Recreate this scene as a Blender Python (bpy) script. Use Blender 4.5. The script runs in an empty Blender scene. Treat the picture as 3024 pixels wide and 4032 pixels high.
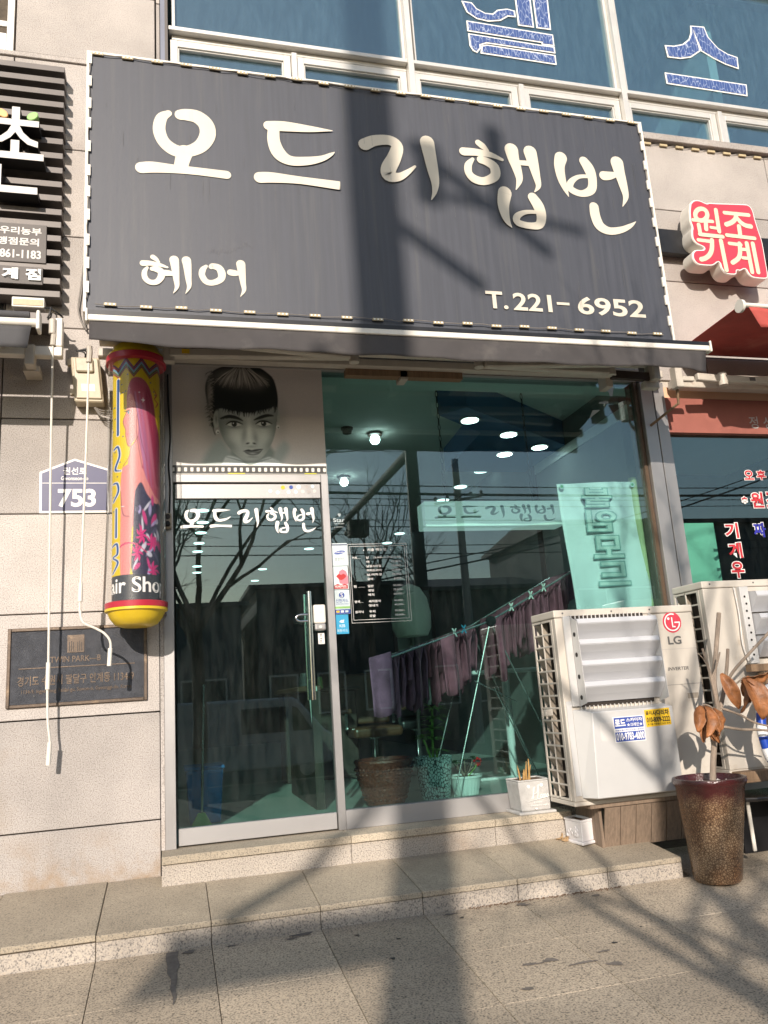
import bpy, bmesh, math, random
import numpy as np
from mathutils import Vector, Matrix, Quaternion
random.seed(7)
R = math.radians
S = bpy.context.scene
COL = S.collection

# ------------------------------------------------------------------ camera, sky, sun, exposure
cam_d = bpy.data.cameras.new('camera')
cam = bpy.data.objects.new('camera', cam_d); COL.objects.link(cam)
yaw, pitch, roll = R(15.319), R(12.682), R(-3.961)
fw = Vector((math.sin(yaw) * math.cos(pitch), math.cos(yaw) * math.cos(pitch), math.sin(pitch)))
rt = Vector((math.cos(yaw), -math.sin(yaw), 0)); up = rt.cross(fw)
r2 = rt * math.cos(roll) + up * math.sin(roll); u2 = up * math.cos(roll) - rt * math.sin(roll)
cam.matrix_world = Matrix(((r2.x, u2.x, -fw.x, 0), (r2.y, u2.y, -fw.y, -5.5), (r2.z, u2.z, -fw.z, 1.12), (0, 0, 0, 1)))
cam_d.sensor_fit = 'VERTICAL'; cam_d.sensor_height = 24; cam_d.lens = 3196.06 / 4032 * 24
cam_d.clip_start = 0.05; cam_d.clip_end = 500
S.camera = cam
SUN_AZ, SUN_EL = R(18), R(23.5)
W = bpy.data.worlds.new('World'); S.world = W; W.use_nodes = True
wn = W.node_tree.nodes; wn.clear()
sky = wn.new('ShaderNodeTexSky'); sky.sky_type = 'NISHITA'; sky.sun_disc = False
sky.sun_elevation = SUN_EL; sky.sun_rotation = R(198); sky.air_density = 1.2; sky.dust_density = 0.9; sky.ozone_density = 1.0
bg = wn.new('ShaderNodeBackground'); bg.inputs[1].default_value = 0.15
wo = wn.new('ShaderNodeOutputWorld')
W.node_tree.links.new(sky.outputs[0], bg.inputs[0]); W.node_tree.links.new(bg.outputs[0], wo.inputs[0])
sd = bpy.data.lights.new('sun', 'SUN'); sd.energy = 5.0; sd.angle = R(0.55); sd.color = (1.0, 0.90, 0.80)
sun = bpy.data.objects.new('sun', sd); COL.objects.link(sun)
sdir = Vector((math.sin(SUN_AZ) * math.cos(SUN_EL), math.cos(SUN_AZ) * math.cos(SUN_EL), -math.sin(SUN_EL)))
sun.rotation_euler = sdir.to_track_quat('-Z', 'Y').to_euler(); sun.location = (-8, -25, 14)
S.view_settings.view_transform = 'Standard'; S.view_settings.look = 'None'
S.view_settings.exposure = 0.12; S.view_settings.gamma = 1.0
S.cycles.use_denoising = True
S.cycles.max_bounces = 8; S.cycles.transparent_max_bounces = 16; S.cycles.sample_clamp_indirect = 6; S.cycles.adaptive_threshold = .02

# ------------------------------------------------------------------ materials
MT = {}
def nodes(name):
    m = bpy.data.materials.new(name); m.use_nodes = True
    nt = m.node_tree; b = nt.nodes['Principled BSDF']
    return m, nt, b, nt.nodes, nt.links
def ramp(N, stops):
    r = N.new('ShaderNodeValToRGB'); e = r.color_ramp.elements
    while len(e) < len(stops): e.new(0.5)
    for k, (p, c) in enumerate(stops):
        e[k].position = p; e[k].color = (*c, 1) if len(c) == 3 else c
    return r
def noise(N, L, scale, detail=4, rough=.55, vec=None):
    n = N.new('ShaderNodeTexNoise'); n.inputs['Scale'].default_value = scale
    n.inputs['Detail'].default_value = detail; n.inputs['Roughness'].default_value = rough
    if vec is not None: L.new(vec, n.inputs['Vector'])
    return n
def mixc(N, L, fac, a, b, mode='MIX'):
    m = N.new('ShaderNodeMix'); m.data_type = 'RGBA'; m.blend_type = mode
    for sock, v in ((m.inputs[0], fac), (m.inputs[6], a), (m.inputs[7], b)):
        if hasattr(v, 'links'): L.new(v, sock)
        elif isinstance(v, (int, float)): sock.default_value = v
        else: sock.default_value = (*v, 1)
    return m.outputs[2]
def M(name, col, rough=.6, metal=0., var=.12, scale=6., bump=0., bscale=80., spec=.5, dirt=None, stretch=None, emit=None, coat=0):
    """plain procedural surface: base colour with soft mottling, optional dirt colour, optional bump"""
    m, nt, b, N, L = nodes(name)
    tc = N.new('ShaderNodeTexCoord'); v = tc.outputs['Object']
    if stretch:
        mp = N.new('ShaderNodeMapping'); mp.inputs['Scale'].default_value = stretch; L.new(v, mp.inputs[0]); v = mp.outputs[0]
    n = noise(N, L, scale, 5, .6, v)
    lo = tuple(c * (1 - var) for c in col); hi = tuple(min(1, c * (1 + var)) for c in col)
    r = ramp(N, [(.3, lo), (.7, hi)]); L.new(n.outputs[0], r.inputs[0]); c = r.outputs[0]
    if dirt:
        n2 = noise(N, L, dirt[1], 6, .65, v); r2_ = ramp(N, [(dirt[2], (0, 0, 0)), (min(1, dirt[2] + .22), (1, 1, 1))])
        L.new(n2.outputs[0], r2_.inputs[0]); c = mixc(N, L, r2_.outputs[0], c, dirt[0])
    L.new(c, b.inputs['Base Color'])
    rr = N.new('ShaderNodeMapRange'); rr.inputs[3].default_value = max(.02, rough - .08); rr.inputs[4].default_value = min(1, rough + .1)
    L.new(n.outputs[0], rr.inputs[0]); L.new(rr.outputs[0], b.inputs['Roughness'])
    b.inputs['Metallic'].default_value = metal; b.inputs['Specular IOR Level'].default_value = spec
    b.inputs['Coat Weight'].default_value = coat; b.inputs['Coat Roughness'].default_value = .08
    if bump:
        n3 = noise(N, L, bscale, 3, .6, v); bp = N.new('ShaderNodeBump'); bp.inputs['Strength'].default_value = bump; bp.inputs['Distance'].default_value = .01
        L.new(n3.outputs[0], bp.inputs['Height']); L.new(bp.outputs[0], b.inputs['Normal'])
    if emit:
        b.inputs['Emission Color'].default_value = (*emit[0], 1); b.inputs['Emission Strength'].default_value = emit[1]
    MT[name] = m
    return m
def granite(name, dark, mid, light, warm, sc=150., stain=(.33, .27, .2), stain_at=.62, spk=.5, base_stain=False):
    m, nt, b, N, L = nodes(name)
    tc = N.new('ShaderNodeTexCoord'); v = tc.outputs['Object']
    n = noise(N, L, sc, 2, .5, v)
    r = ramp(N, [(.30, dark), (.42, mid), (.56, light), (.72, warm)]); L.new(n.outputs[0], r.inputs[0])
    vo = N.new('ShaderNodeTexVoronoi'); vo.inputs['Scale'].default_value = sc * .55; L.new(v, vo.inputs['Vector'])
    rv = ramp(N, [(.0, (1, 1, 1)), (.22, (0, 0, 0))]); L.new(vo.outputs['Distance'], rv.inputs[0])
    sp = N.new('ShaderNodeMath'); sp.operation = 'MULTIPLY'; sp.inputs[1].default_value = spk; L.new(rv.outputs[0], sp.inputs[0])
    c = mixc(N, L, sp.outputs[0], r.outputs[0], tuple(x * .6 for x in dark))
    big = noise(N, L, 1.3, 6, .62, v); rb = ramp(N, [(.35, (.80, .80, .80)), (.65, (1.06, 1.06, 1.06))]); L.new(big.outputs[0], rb.inputs[0])
    c = mixc(N, L, 1.0, c, rb.outputs[0], 'MULTIPLY')
    st = noise(N, L, .9, 7, .7, v); rs = ramp(N, [(stain_at, (0, 0, 0)), (stain_at + .16, (.55, .55, .55))]); L.new(st.outputs[0], rs.inputs[0])
    c = mixc(N, L, rs.outputs[0], c, stain)
    if base_stain:      # rusty splash stain along the foot of the wall
        sx = N.new('ShaderNodeSeparateXYZ'); L.new(v, sx.inputs[0]); zr = N.new('ShaderNodeMapRange'); zr.inputs[1].default_value = .48; zr.inputs[2].default_value = .20; L.new(sx.outputs[2], zr.inputs[0])
        sn = noise(N, L, 4.5, 6, .68, v); sr = ramp(N, [(.44, (0, 0, 0)), (.66, (.8, .8, .8))]); L.new(sn.outputs[0], sr.inputs[0]); mm = N.new('ShaderNodeMath'); mm.operation = 'MULTIPLY'; L.new(zr.outputs[0], mm.inputs[0]); L.new(sr.outputs[0], mm.inputs[1]); c = mixc(N, L, mm.outputs[0], c, (.36, .25, .15))
    oi = N.new('ShaderNodeObjectInfo'); rr = N.new('ShaderNodeMapRange'); rr.inputs[3].default_value = .82; rr.inputs[4].default_value = 1.08
    L.new(oi.outputs['Random'], rr.inputs[0]); c = mixc(N, L, 1.0, c, rr.outputs[0], 'MULTIPLY')
    L.new(c, b.inputs['Base Color']); b.inputs['Roughness'].default_value = .68; b.inputs['Specular IOR Level'].default_value = .35
    bp = N.new('ShaderNodeBump'); bp.inputs['Strength'].default_value = .25; bp.inputs['Distance'].default_value = .004
    L.new(n.outputs[0], bp.inputs['Height']); L.new(bp.outputs[0], b.inputs['Normal'])
    MT[name] = m
    return m
def glass(name, tint, ior=1.5, dirt=.03, rough=0.0, haze=0.0, film=(.55, .55, .52)):
    """one face of a tinted pane: see-through tinted layer, mirror layer by Fresnel, a trace of dust"""
    m, nt, b, N, L = nodes(name); N.remove(b); out = N['Material Output']
    tr = N.new('ShaderNodeBsdfTransparent'); tr.inputs[0].default_value = (*tint, 1)
    gl = N.new('ShaderNodeBsdfGlossy'); gl.inputs['Roughness'].default_value = rough; gl.inputs[0].default_value = (.92, .97, 1, 1)
    fr = N.new('ShaderNodeFresnel'); ge = N.new('ShaderNodeNewGeometry'); mr = N.new('ShaderNodeMapRange')   # same reflectance from both sides of a thin pane
    mr.inputs[3].default_value = ior; mr.inputs[4].default_value = 1 / ior; L.new(ge.outputs['Backfacing'], mr.inputs[0]); L.new(mr.outputs[0], fr.inputs[0])
    mx = N.new('ShaderNodeMixShader'); L.new(fr.outputs[0], mx.inputs[0]); L.new(tr.outputs[0], mx.inputs[1]); L.new(gl.outputs[0], mx.inputs[2])
    last = mx
    if dirt:
        df = N.new('ShaderNodeBsdfDiffuse'); df.inputs[0].default_value = (*film, 1)
        tc = N.new('ShaderNodeTexCoord'); mp = N.new('ShaderNodeMapping'); mp.inputs['Scale'].default_value = (14, 14, 3)
        L.new(tc.outputs['Object'], mp.inputs[0]); n = noise(N, L, 1.6, 8, .72, mp.outputs[0])
        r = ramp(N, [(.42, (haze,) * 3), (.95, (haze + dirt,) * 3)]); L.new(n.outputs[0], r.inputs[0])
        m2 = N.new('ShaderNodeMixShader'); L.new(r.outputs[0], m2.inputs[0]); L.new(mx.outputs[0], m2.inputs[1]); L.new(df.outputs[0], m2.inputs[2]); last = m2
    L.new(last.outputs[0], out.inputs[0]); MT[name] = m
    return m
def printed(name, rough=.5, coat=0.):
    m, nt, b, N, L = nodes(name)
    a = N.new('ShaderNodeAttribute'); a.attribute_name = 'Col'; L.new(a.outputs['Color'], b.inputs['Base Color'])
    b.inputs['Roughness'].default_value = rough; b.inputs['Coat Weight'].default_value = coat; MT[name] = m
    return m

granite('wall_granite', (.25, .218, .195), (.405, .362, .33), (.51, .467, .43), (.55, .492, .44), 150, (.36, .28, .20), .60, .22, True)
granite('step_granite', (.19, .165, .13), (.37, .315, .24), (.47, .40, .30), (.51, .42, .30), 120, (.22, .185, .14), .56, .35)
granite('riser_granite', (.15, .135, .12), (.34, .30, .26), (.47, .415, .35), (.50, .42, .33), 130, (.30, .2, .12), .62, .35)
granite('paving_granite', (.12, .10, .075), (.34, .285, .215), (.50, .415, .31), (.54, .435, .305), 110, (.19, .16, .13), .55, .4)
M('grout', (.095, .075, .055), .9, var=.3, scale=30)
M('dark_gap', (.02, .018, .016), .9)
M('steel', (.40, .385, .375), .42, .7, .07, 4, .06, 240, dirt=((.36, .34, .33), 5, .55), stretch=(1, 1, .25))
M('steel_rail', (.41, .395, .385), .46, .55, .06, 3, .05, 260, dirt=((.40, .37, .34), 6, .58), stretch=(.3, 1, 1))
M('chrome', (.75, .75, .76), .12, 1.0, .03, 6)
M('brown_frame', (.10, .065, .04), .45, .3, .15, 8, stretch=(1, 1, .2))
M('alu', (.62, .60, .56), .42, .35, .05, 5, dirt=((.42, .37, .31), 7, .62))
M('alu_dark', (.16, .17, .21), .5, .3, .1, 5)
M('black_metal', (.014, .014, .016), .42, .2, .3, 8)
M('sign_cloth', (.052, .055, .068), .50, 0, .16, 4, .12, 420, .5, dirt=((.078, .078, .082), 2.2, .54), stretch=(7, 1, .3))
M('cream_vinyl', (.66, .60, .49), .45, 0, .05, 3, dirt=((.54, .48, .38), 4, .60), stretch=(2, 1, .6))
M('awning_cloth', (.058, .052, .051), .8, 0, .15, 7, .2, 500, dirt=((.10, .09, .082), 4, .56))
M('left_awning_cloth', (.075, .073, .075), .8, 0, .12, 7, .2, 500)
M('red_awning_cloth', (.42, .07, .055), .75, 0, .15, 5, .2, 400, dirt=((.56, .15, .11), 3, .55))
M('red_valance', (.30, .10, .075), .7, 0, .12, 5)
M('peach_panel', (.72, .44, .28), .6, 0, .08, 3, stretch=(.3, 1, 1))
M('white_paint', (.74, .70, .62), .42, 0, .06, 7, dirt=((.50, .42, .33), 9, .60))
M('off_white_arm', (.52, .47, .40), .5, 0, .1, 9, dirt=((.24, .13, .07), 12, .63))
M('ac_paint', (.55, .50, .43), .38, 0, .04, 3, dirt=((.40, .33, .25), 5, .58))
M('ac_plate', (.58, .57, .55), .32, .15, .04, 3, .02, 200, dirt=((.58, .56, .52), 6, .6))
M('ac_louver', (.52, .52, .53), .50, .15, .07, 4, .04, 200, stretch=(.3, 1, 1))
M('ac_coil', (.035, .027, .022), .6, .3, .3, 40)
M('ac_inner', (.30, .255, .20), .6, 0, .1, 20)
M('grey_plate', (.115, .10, .092), .6, .0, .08, 5, stretch=(3, 1, .5))
M('slat_metal', (.115, .10, .092), .48, .25, .15, 6, dirt=((.19, .165, .14), 6, .58), stretch=(1, 1, 1))
M('letter_white', (.60, .575, .54), .5, 0, .04, 5)
M('letter_side', (.017, .016, .016), .5, 0, .2, 9)
M('leaf_orange', (.80, .42, .16), .5, 0, .1, 8)
M('leaf_lime', (.30, .55, .16), .5, 0, .1, 8)
M('sign_red', (.58, .045, .075), .5, 0, .05, 4)
M('sign_cream', (.70, .61, .44), .5, 0, .04, 4)
M('box_cream', (.66, .60, .50), .5, 0, .06, 8, dirt=((.46, .38, .28), 10, .6))
M('white_vinyl', (.82, .80, .76), .45, 0, .03, 5)
M('red_vinyl', (.52, .03, .04), .45, 0, .05, 5)
M('blue_vinyl', (.03, .03, .33), .45, 0, .05, 5)
M('grey_vinyl', (.42, .38, .36), .5, 0, .05, 5)
M('black_ink', (.015, .015, .015), .5)
M('dark_grey_ink', (.11, .105, .10), .5)
M('yellow_sticker', (.74, .47, .02), .45, 0, .05, 9)
M('blue_sticker', (.035, .075, .33), .45, 0, .06, 9)
M('cyan_sticker', (.03, .30, .50), .45, 0, .08, 9)
M('pale_sticker', (.62, .70, .70), .45, 0, .05, 9)
M('green_ink', (.10, .34, .12), .5)
M('navy_plate', (.055, .055, .13), .42, 0, .08, 4)
M('bronze', (.11, .082, .062), .45, .55, .2, 20, .1, 120, dirt=((.25, .18, .12), 14, .55))
M('bronze_field', (.065, .068, .078), .55, .35, .25, 14, .6, 260, dirt=((.22, .20, .16), 22, .66))
M('meter_beige', (.50, .43, .31), .45, 0, .06, 6, dirt=((.36, .29, .20), 8, .6))
M('yellow_plastic', (.70, .48, .02), .38, 0, .06, 6, coat=.3)
M('red_plastic', (.42, .02, .04), .4, 0, .08, 6, coat=.2)
M('socket_cream', (.42, .34, .24), .5, 0, .1, 20)
M('wire_black', (.012, .012, .012), .55)
M('wire_grey', (.20, .18, .16), .6)
M('wood_plank', (.235, .17, .12), .8, 0, .25, 5, .5, 60, dirt=((.12, .09, .07), 9, .58), stretch=(14, 14, 1))
M('wood_post', (.24, .155, .09), .8, 0, .25, 6, .4, 60, stretch=(14, 14, 1))
M('concrete_box', (.50, .485, .46), .8, 0, .14, 16, .3, 90, dirt=((.38, .36, .33), 7, .52))
M('planter_white', (.76, .74, .74), .5, 0, .05, 12)
M('soil', (.14, .085, .05), .95, 0, .4, 60, .9, 90)
M('dry_stick', (.46, .27, .09), .7, 0, .2, 30)
M('dead_leaf', (.29, .115, .04), .5, 0, .45, 18, .3, 90, dirt=((.14, .06, .03), 9, .55))
M('litter_leaf', (.34, .22, .11), .8, 0, .25, 30)
M('bark', (.30, .235, .18), .85, 0, .22, 25, .5, 120, stretch=(2, 2, .5))
M('black_table', (.018, .016, .015), .16, 0, .3, 14, dirt=((.3, .28, .26), 18, .70))
M('toy_blue', (.012, .06, .40), .35, 0, .05, 10)
M('tube_white', (.80, .80, .80), .35, 0, .04, 10)
M('int_wall', (.22, .23, .22), .8, 0, .1, 3)
M('int_ceiling', (.72, .75, .71), .8, 0, .04, 3)
M('int_floor', (.42, .46, .42), .3, 0, .12, 3)
M('int_beam', (.05, .15, .32), .6, 0, .08, 3)
M('dark_wood', (.05, .032, .024), .5, 0, .25, 7)
M('towel_mauve', (.33, .10, .15), .95, 0, .25, 14, .5, 300)
M('towel_violet', (.27, .11, .20), .95, 0, .25, 14, .5, 300)
M('towel_white', (.66, .70, .66), .95, 0, .08, 14)
M('rack_metal', (.42, .44, .44), .25, .8, .05, 10)
M('pot_brown', (.13, .035, .02), .28, 0, .5, 40, .9, 55)
M('pot_white', (.74, .78, .76), .4, 0, .05, 10)
M('plant_green', (.20, .42, .08), .55, 0, .3, 20)
M('geranium_leaf', (.045, .10, .035), .6, 0, .3, 25)
M('petal_red', (.62, .012, .012), .55, 0, .15, 30)
M('chair_leather', (.10, .045, .022), .4, 0, .15, 9)
M('chair_black', (.02, .02, .022), .4, 0, .2, 9)
M('blue_bin', (.02, .16, .42), .4, 0, .08, 6)
M('mirror', (.6, .64, .64), .04, 1.0, .02, 3)
M('banner_cloth', (.84, .82, .84), .7, 0, .06, 4)
M('banner_ink', (.34, .46, .45), .7, 0, .06, 4)
M('banner_fill', (.72, .76, .73), .7, 0, .05, 4)
M('bamboo', (.50, .50, .28), .6, 0, .1, 14, stretch=(1, 1, .2))
M('box_sign_face', (.74, .78, .74), .5, 0, .03, 4, emit=((.80, 1.0, .92), .32))
M('box_sign_ink', (.40, .48, .46), .6, 0, .05, 4)
M('mint_board', (.40, .66, .52), .6, 0, .05, 4)
M('lamp_on', (.9, .9, .9), .5, emit=((.95, 1.0, .98), 15.0))
M('lamp_far', (.9, .9, .9), .5, emit=((.9, 1.0, 1.0), 3.0))
m, nt, b, N, L = nodes('vinyl_blue_letter')      # sun-cracked vinyl: pale hairlines through the blue film
tc = N.new('ShaderNodeTexCoord'); mp = N.new('ShaderNodeMapping'); mp.inputs['Scale'].default_value = (3.2, 1, 1); L.new(tc.outputs['Object'], mp.inputs[0])
vo = N.new('ShaderNodeTexVoronoi'); vo.feature = 'DISTANCE_TO_EDGE'; vo.inputs['Scale'].default_value = 11; L.new(mp.outputs[0], vo.inputs['Vector'])
rv = ramp(N, [(.012, (.36, .42, .58)), (.05, (.04, .08, .24))]); L.new(vo.outputs['Distance'], rv.inputs[0]); L.new(rv.outputs[0], b.inputs['Base Color']); b.inputs['Roughness'].default_value = .5; MT['vinyl_blue_letter'] = m
M('asphalt', (.05, .05, .052), .9, 0, .15, 20, .4, 120)
M('pole_concrete', (.36, .34, .31), .85, 0, .12, 8, .3, 60)
M('tree_bark', (.11, .085, .065), .9, 0, .25, 12, .6, 40)
M('far_brick', (.08, .075, .075), .85, 0, .15, 6)
M('far_plaster', (.12, .13, .14), .85, 0, .1, 4)
M('far_roof', (.06, .06, .065), .7, 0, .15, 4)
M('far_glass', (.03, .04, .05), .08, 0, .1, 4)
M('van_paint', (.55, .56, .57), .25, 0, .03, 3, coat=.6)
M('tyre', (.02, .02, .02), .9)
M('signal_dark', (.02, .02, .022), .5)
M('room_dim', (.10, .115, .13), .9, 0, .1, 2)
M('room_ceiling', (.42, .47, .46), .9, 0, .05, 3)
glass('shop_glass', (.735, .89, .865), 1.8, .02, 0, .0)
glass('door_glass', (.71, .89, .855), 1.8, .03, 0, .002)
glass('upper_glass', (.74, .90, .92), 2.3, .10, 0, .055, (.28, .45, .58))
glass('clear_acrylic', (.97, .97, .965), 1.32, .02)
printed('poster_print', .42)
printed('pole_print', .45)

# ------------------------------------------------------------------ mesh helpers (vertices are given in world metres)
ORG = {}
def org(o): return ORG.get(o.name, Vector((0, 0, 0))) if o else Vector((0, 0, 0))
class MB:
    def __init__(s): s.v = []; s.f = []
    def add(s, vs, fs):
        b = len(s.v); s.v += [Vector(p) for p in vs]; s.f += [tuple(b + i for i in f) for f in fs]; return s
    def hexa(s, p):   # 8 corners: bottom ring 0-3, top ring 4-7
        return s.add(p, [(3, 2, 1, 0), (4, 5, 6, 7), (0, 1, 5, 4), (1, 2, 6, 5), (2, 3, 7, 6), (3, 0, 4, 7)])
    def box(s, x0, x1, y0, y1, z0, z1):
        return s.hexa([(x0, y0, z0), (x1, y0, z0), (x1, y1, z0), (x0, y1, z0), (x0, y0, z1), (x1, y0, z1), (x1, y1, z1), (x0, y1, z1)])
    def frame(s, x0, x1, z0, z1, w, y0, y1, wb=None, wt=None):
        wb = w if wb is None else wb; wt = w if wt is None else wt
        s.box(x0, x0 + w, y0, y1, z0, z1); s.box(x1 - w, x1, y0, y1, z0, z1)
        s.box(x0 + w, x1 - w, y0, y1, z0, z0 + wb); s.box(x0 + w, x1 - w, y0, y1, z1 - wt, z1); return s
    def tube(s, pts, rad, n=8, cap=True):
        pts = [Vector(p) for p in pts]; rs = rad if isinstance(rad, (list, tuple)) else [rad] * len(pts)
        b = len(s.v); prev = None
        for i, p in enumerate(pts):
            d = (pts[min(i + 1, len(pts) - 1)] - pts[max(i - 1, 0)])
            d = d.normalized() if d.length > 1e-9 else Vector((0, 0, 1))
            if prev is None:
                a = d.cross(Vector((0, 0, 1)));
                if a.length < .05: a = d.cross(Vector((1, 0, 0)))
                a.normalize()
            else:
                a = (prev - d * prev.dot(d)); a = a.normalized() if a.length > 1e-6 else d.orthogonal().normalized()
            prev = a; c = d.cross(a)
            for j in range(n):
                t = 2 * math.pi * j / n; s.v.append(p + (a * math.cos(t) + c * math.sin(t)) * rs[i])
        for i in range(len(pts) - 1):
            for j in range(n):
                k = (j + 1) % n; s.f.append((b + i * n + j, b + i * n + k, b + (i + 1) * n + k, b + (i + 1) * n + j))
        if cap:
            s.f.append(tuple(b + j for j in reversed(range(n)))); e = b + (len(pts) - 1) * n; s.f.append(tuple(e + j for j in range(n)))
        return s
    def lathe(s, prof, cx, cy, n=32, tilt=(0, 0), z0=0):
        b = len(s.v)
        for r, z in prof:
            for j in range(n):
                t = 2 * math.pi * j / n
                s.v.append(Vector((cx + r * math.cos(t) + tilt[0] * (z - z0), cy + r * math.sin(t) + tilt[1] * (z - z0), z)))
        for i in range(len(prof) - 1):
            for j in range(n):
                k = (j + 1) % n; s.f.append((b + i * n + j, b + i * n + k, b + (i + 1) * n + k, b + (i + 1) * n + j))
        s.f.append(tuple(b + j for j in reversed(range(n)))); e = b + (len(prof) - 1) * n; s.f.append(tuple(e + j for j in range(n)))
        return s
    def disc(s, c, nrm, r, n=20, th=.004):
        c = Vector(c); d = Vector(nrm).normalized(); return s.tube([c, c + d * th], r, n)
    def prism(s, poly, y0, y1):      # polygon in x,z extruded along y (front y0)
        n = len(poly); b = len(s.v)
        s.v += [Vector((x, y0, z)) for x, z in poly] + [Vector((x, y1, z)) for x, z in poly]
        s.f.append(tuple(b + i for i in range(n))); s.f.append(tuple(b + n + i for i in reversed(range(n))))
        for i in range(n):
            k = (i + 1) % n; s.f.append((b + i, b + n + i, b + n + k, b + k))
        return s
    def prismx(s, poly, x0, x1):     # polygon in y,z extruded along x
        n = len(poly); b = len(s.v)
        s.v += [Vector((x0, y, z)) for y, z in poly] + [Vector((x1, y, z)) for y, z in poly]
        s.f.append(tuple(b + i for i in range(n))); s.f.append(tuple(b + n + i for i in reversed(range(n))))
        for i in range(n):
            k = (i + 1) % n; s.f.append((b + i, b + n + i, b + n + k, b + k))
        return s
    def grid(s, P):                  # 2-D list of points
        b = len(s.v); h = len(P); w = len(P[0])
        for row in P: s.v += [Vector(p) for p in row]
        for i in range(h - 1):
            for j in range(w - 1): s.f.append((b + i * w + j, b + i * w + j + 1, b + (i + 1) * w + j + 1, b + (i + 1) * w + j))
        return s
    def build(s, name, mat, parent=None, smooth=False, bevel=0, seg=1, label=None, thick=0, recalc=True):
        o = org(parent); me = bpy.data.meshes.new(name)
        me.from_pydata([tuple(p - o) for p in s.v], [], s.f)
        if recalc:
            bm = bmesh.new(); bm.from_mesh(me); bmesh.ops.recalc_face_normals(bm, faces=bm.faces); bm.to_mesh(me); bm.free()
        me.materials.append(MT[mat] if isinstance(mat, str) else mat)
        ob = bpy.data.objects.new(name, me); COL.objects.link(ob)
        if parent: ob.parent = parent; ORG[ob.name] = o
        if smooth:
            me.polygons.foreach_set('use_smooth', [True] * len(me.polygons))
            try: me.set_sharp_from_angle(angle=R(38))
            except Exception: pass
        if thick:
            md = ob.modifiers.new('solid', 'SOLIDIFY'); md.thickness = thick; md.offset = 0
        if bevel:
            md = ob.modifiers.new('bevel', 'BEVEL'); md.width = bevel; md.segments = seg; md.limit_method = 'ANGLE'; md.angle_limit = R(40)
        if label: ob['label'] = label
        return ob
def tag(o, label, cat, group=None):
    o['label'] = label; o['category'] = cat
    if group: o['group'] = group
    return o
def thing(name, label, cat, loc, group=None):
    o = bpy.data.objects.new(name, None); COL.objects.link(o); o.location = loc; o.empty_display_size = .1
    ORG[o.name] = Vector(loc); return tag(o, label, cat, group)
def struct(o): o['kind'] = 'structure'; return o
def copy_tree(root, delta, label=None):
    r = root.copy(); COL.objects.link(r); r.location = root.location + Vector(delta)
    if label: r['label'] = label
    def rec(a, b):
        for ch in a.children:
            c = ch.copy(); COL.objects.link(c); c.parent = b; rec(ch, c)
    rec(root, r); return r

# ------------------------------------------------------------------ lettering
_TX = {}
TS = bpy.data.scenes.new('lettering')      # scratch scene for turning text into outlines, removed at the end
def text_geo(body, bold=0.):
    key = (body, bold)
    if key not in _TX:
        c = bpy.data.curves.new('t', 'FONT'); c.body = body; c.resolution_u = 4; c.offset = bold; c.fill_mode = 'FRONT'
        o = bpy.data.objects.new('t', c); TS.collection.objects.link(o)
        with bpy.context.temp_override(scene=TS, view_layer=TS.view_layers[0]):
            dg = bpy.context.evaluated_depsgraph_get(); me = bpy.data.meshes.new_from_object(o.evaluated_get(dg))
        V = [(v.co.x, v.co.y) for v in me.vertices]; Fc = [tuple(p.vertices) for p in me.polygons]
        bpy.data.objects.remove(o); bpy.data.meshes.remove(me); bpy.data.curves.remove(c)
        xs = [p[0] for p in V] or [0]; ys = [p[1] for p in V] or [0]
        _TX[key] = (V, Fc, (min(xs), max(xs), min(ys), max(ys)))
    return _TX[key]
def text_prep(keys):
    """convert many strings at once: one text body per weight, one string per line"""
    groups = {}
    for body, bold in keys: groups.setdefault(bold, []).append(body)
    for bold, L in groups.items():
        c = bpy.data.curves.new('t', 'FONT'); c.body = chr(10).join(L); c.resolution_u = 4; c.offset = bold; c.fill_mode = 'FRONT'; c.space_line = 4
        o = bpy.data.objects.new('t', c); TS.collection.objects.link(o)
        with bpy.context.temp_override(scene=TS, view_layer=TS.view_layers[0]):
            dg = bpy.context.evaluated_depsgraph_get(); me = bpy.data.meshes.new_from_object(o.evaluated_get(dg))
        idx = [int(round(-(v.co.y - .35) / 4.0)) for v in me.vertices]; loc = {}; V = [[] for _ in L]; F = [[] for _ in L]
        for v in me.vertices:
            k = idx[v.index]
            if 0 <= k < len(L): loc[v.index] = len(V[k]); V[k].append((v.co.x, v.co.y + 4.0 * k))
        for p in me.polygons:
            k = idx[p.vertices[0]]
            if 0 <= k < len(L): F[k].append(tuple(loc[i] for i in p.vertices))
        for k, body in enumerate(L):
            if V[k]:
                xs = [p[0] for p in V[k]]; ys = [p[1] for p in V[k]]; _TX[(body, bold)] = (V[k], F[k], (min(xs), max(xs), min(ys), max(ys)))
        bpy.data.objects.remove(o); bpy.data.meshes.remove(me); bpy.data.curves.remove(c)
def put_text(mb, body, x0, x1, z0, z1, y, bold=0., mirror=False, base=None, grow=0., shear=0.):
    """fit the lettering into the box x0..x1, z0..z1 on the plane y (facing -y); base: bold value whose box is used for fitting"""
    V, Fc, _ = text_geo(body, bold); b = text_geo(body, bold if base is None else base)[2]
    sx = (x1 - x0) / max(1e-6, b[1] - b[0]); sz = (z1 - z0) / max(1e-6, b[3] - b[2])
    P = []
    for px, py in V:
        u = (px - b[0]) * sx; w = (py - b[2]) * sz
        if mirror: u = (x1 - x0) - u
        P.append((x0 + u + shear * w, y, z0 + w))
    mb.add(P, Fc); return mb
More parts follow.
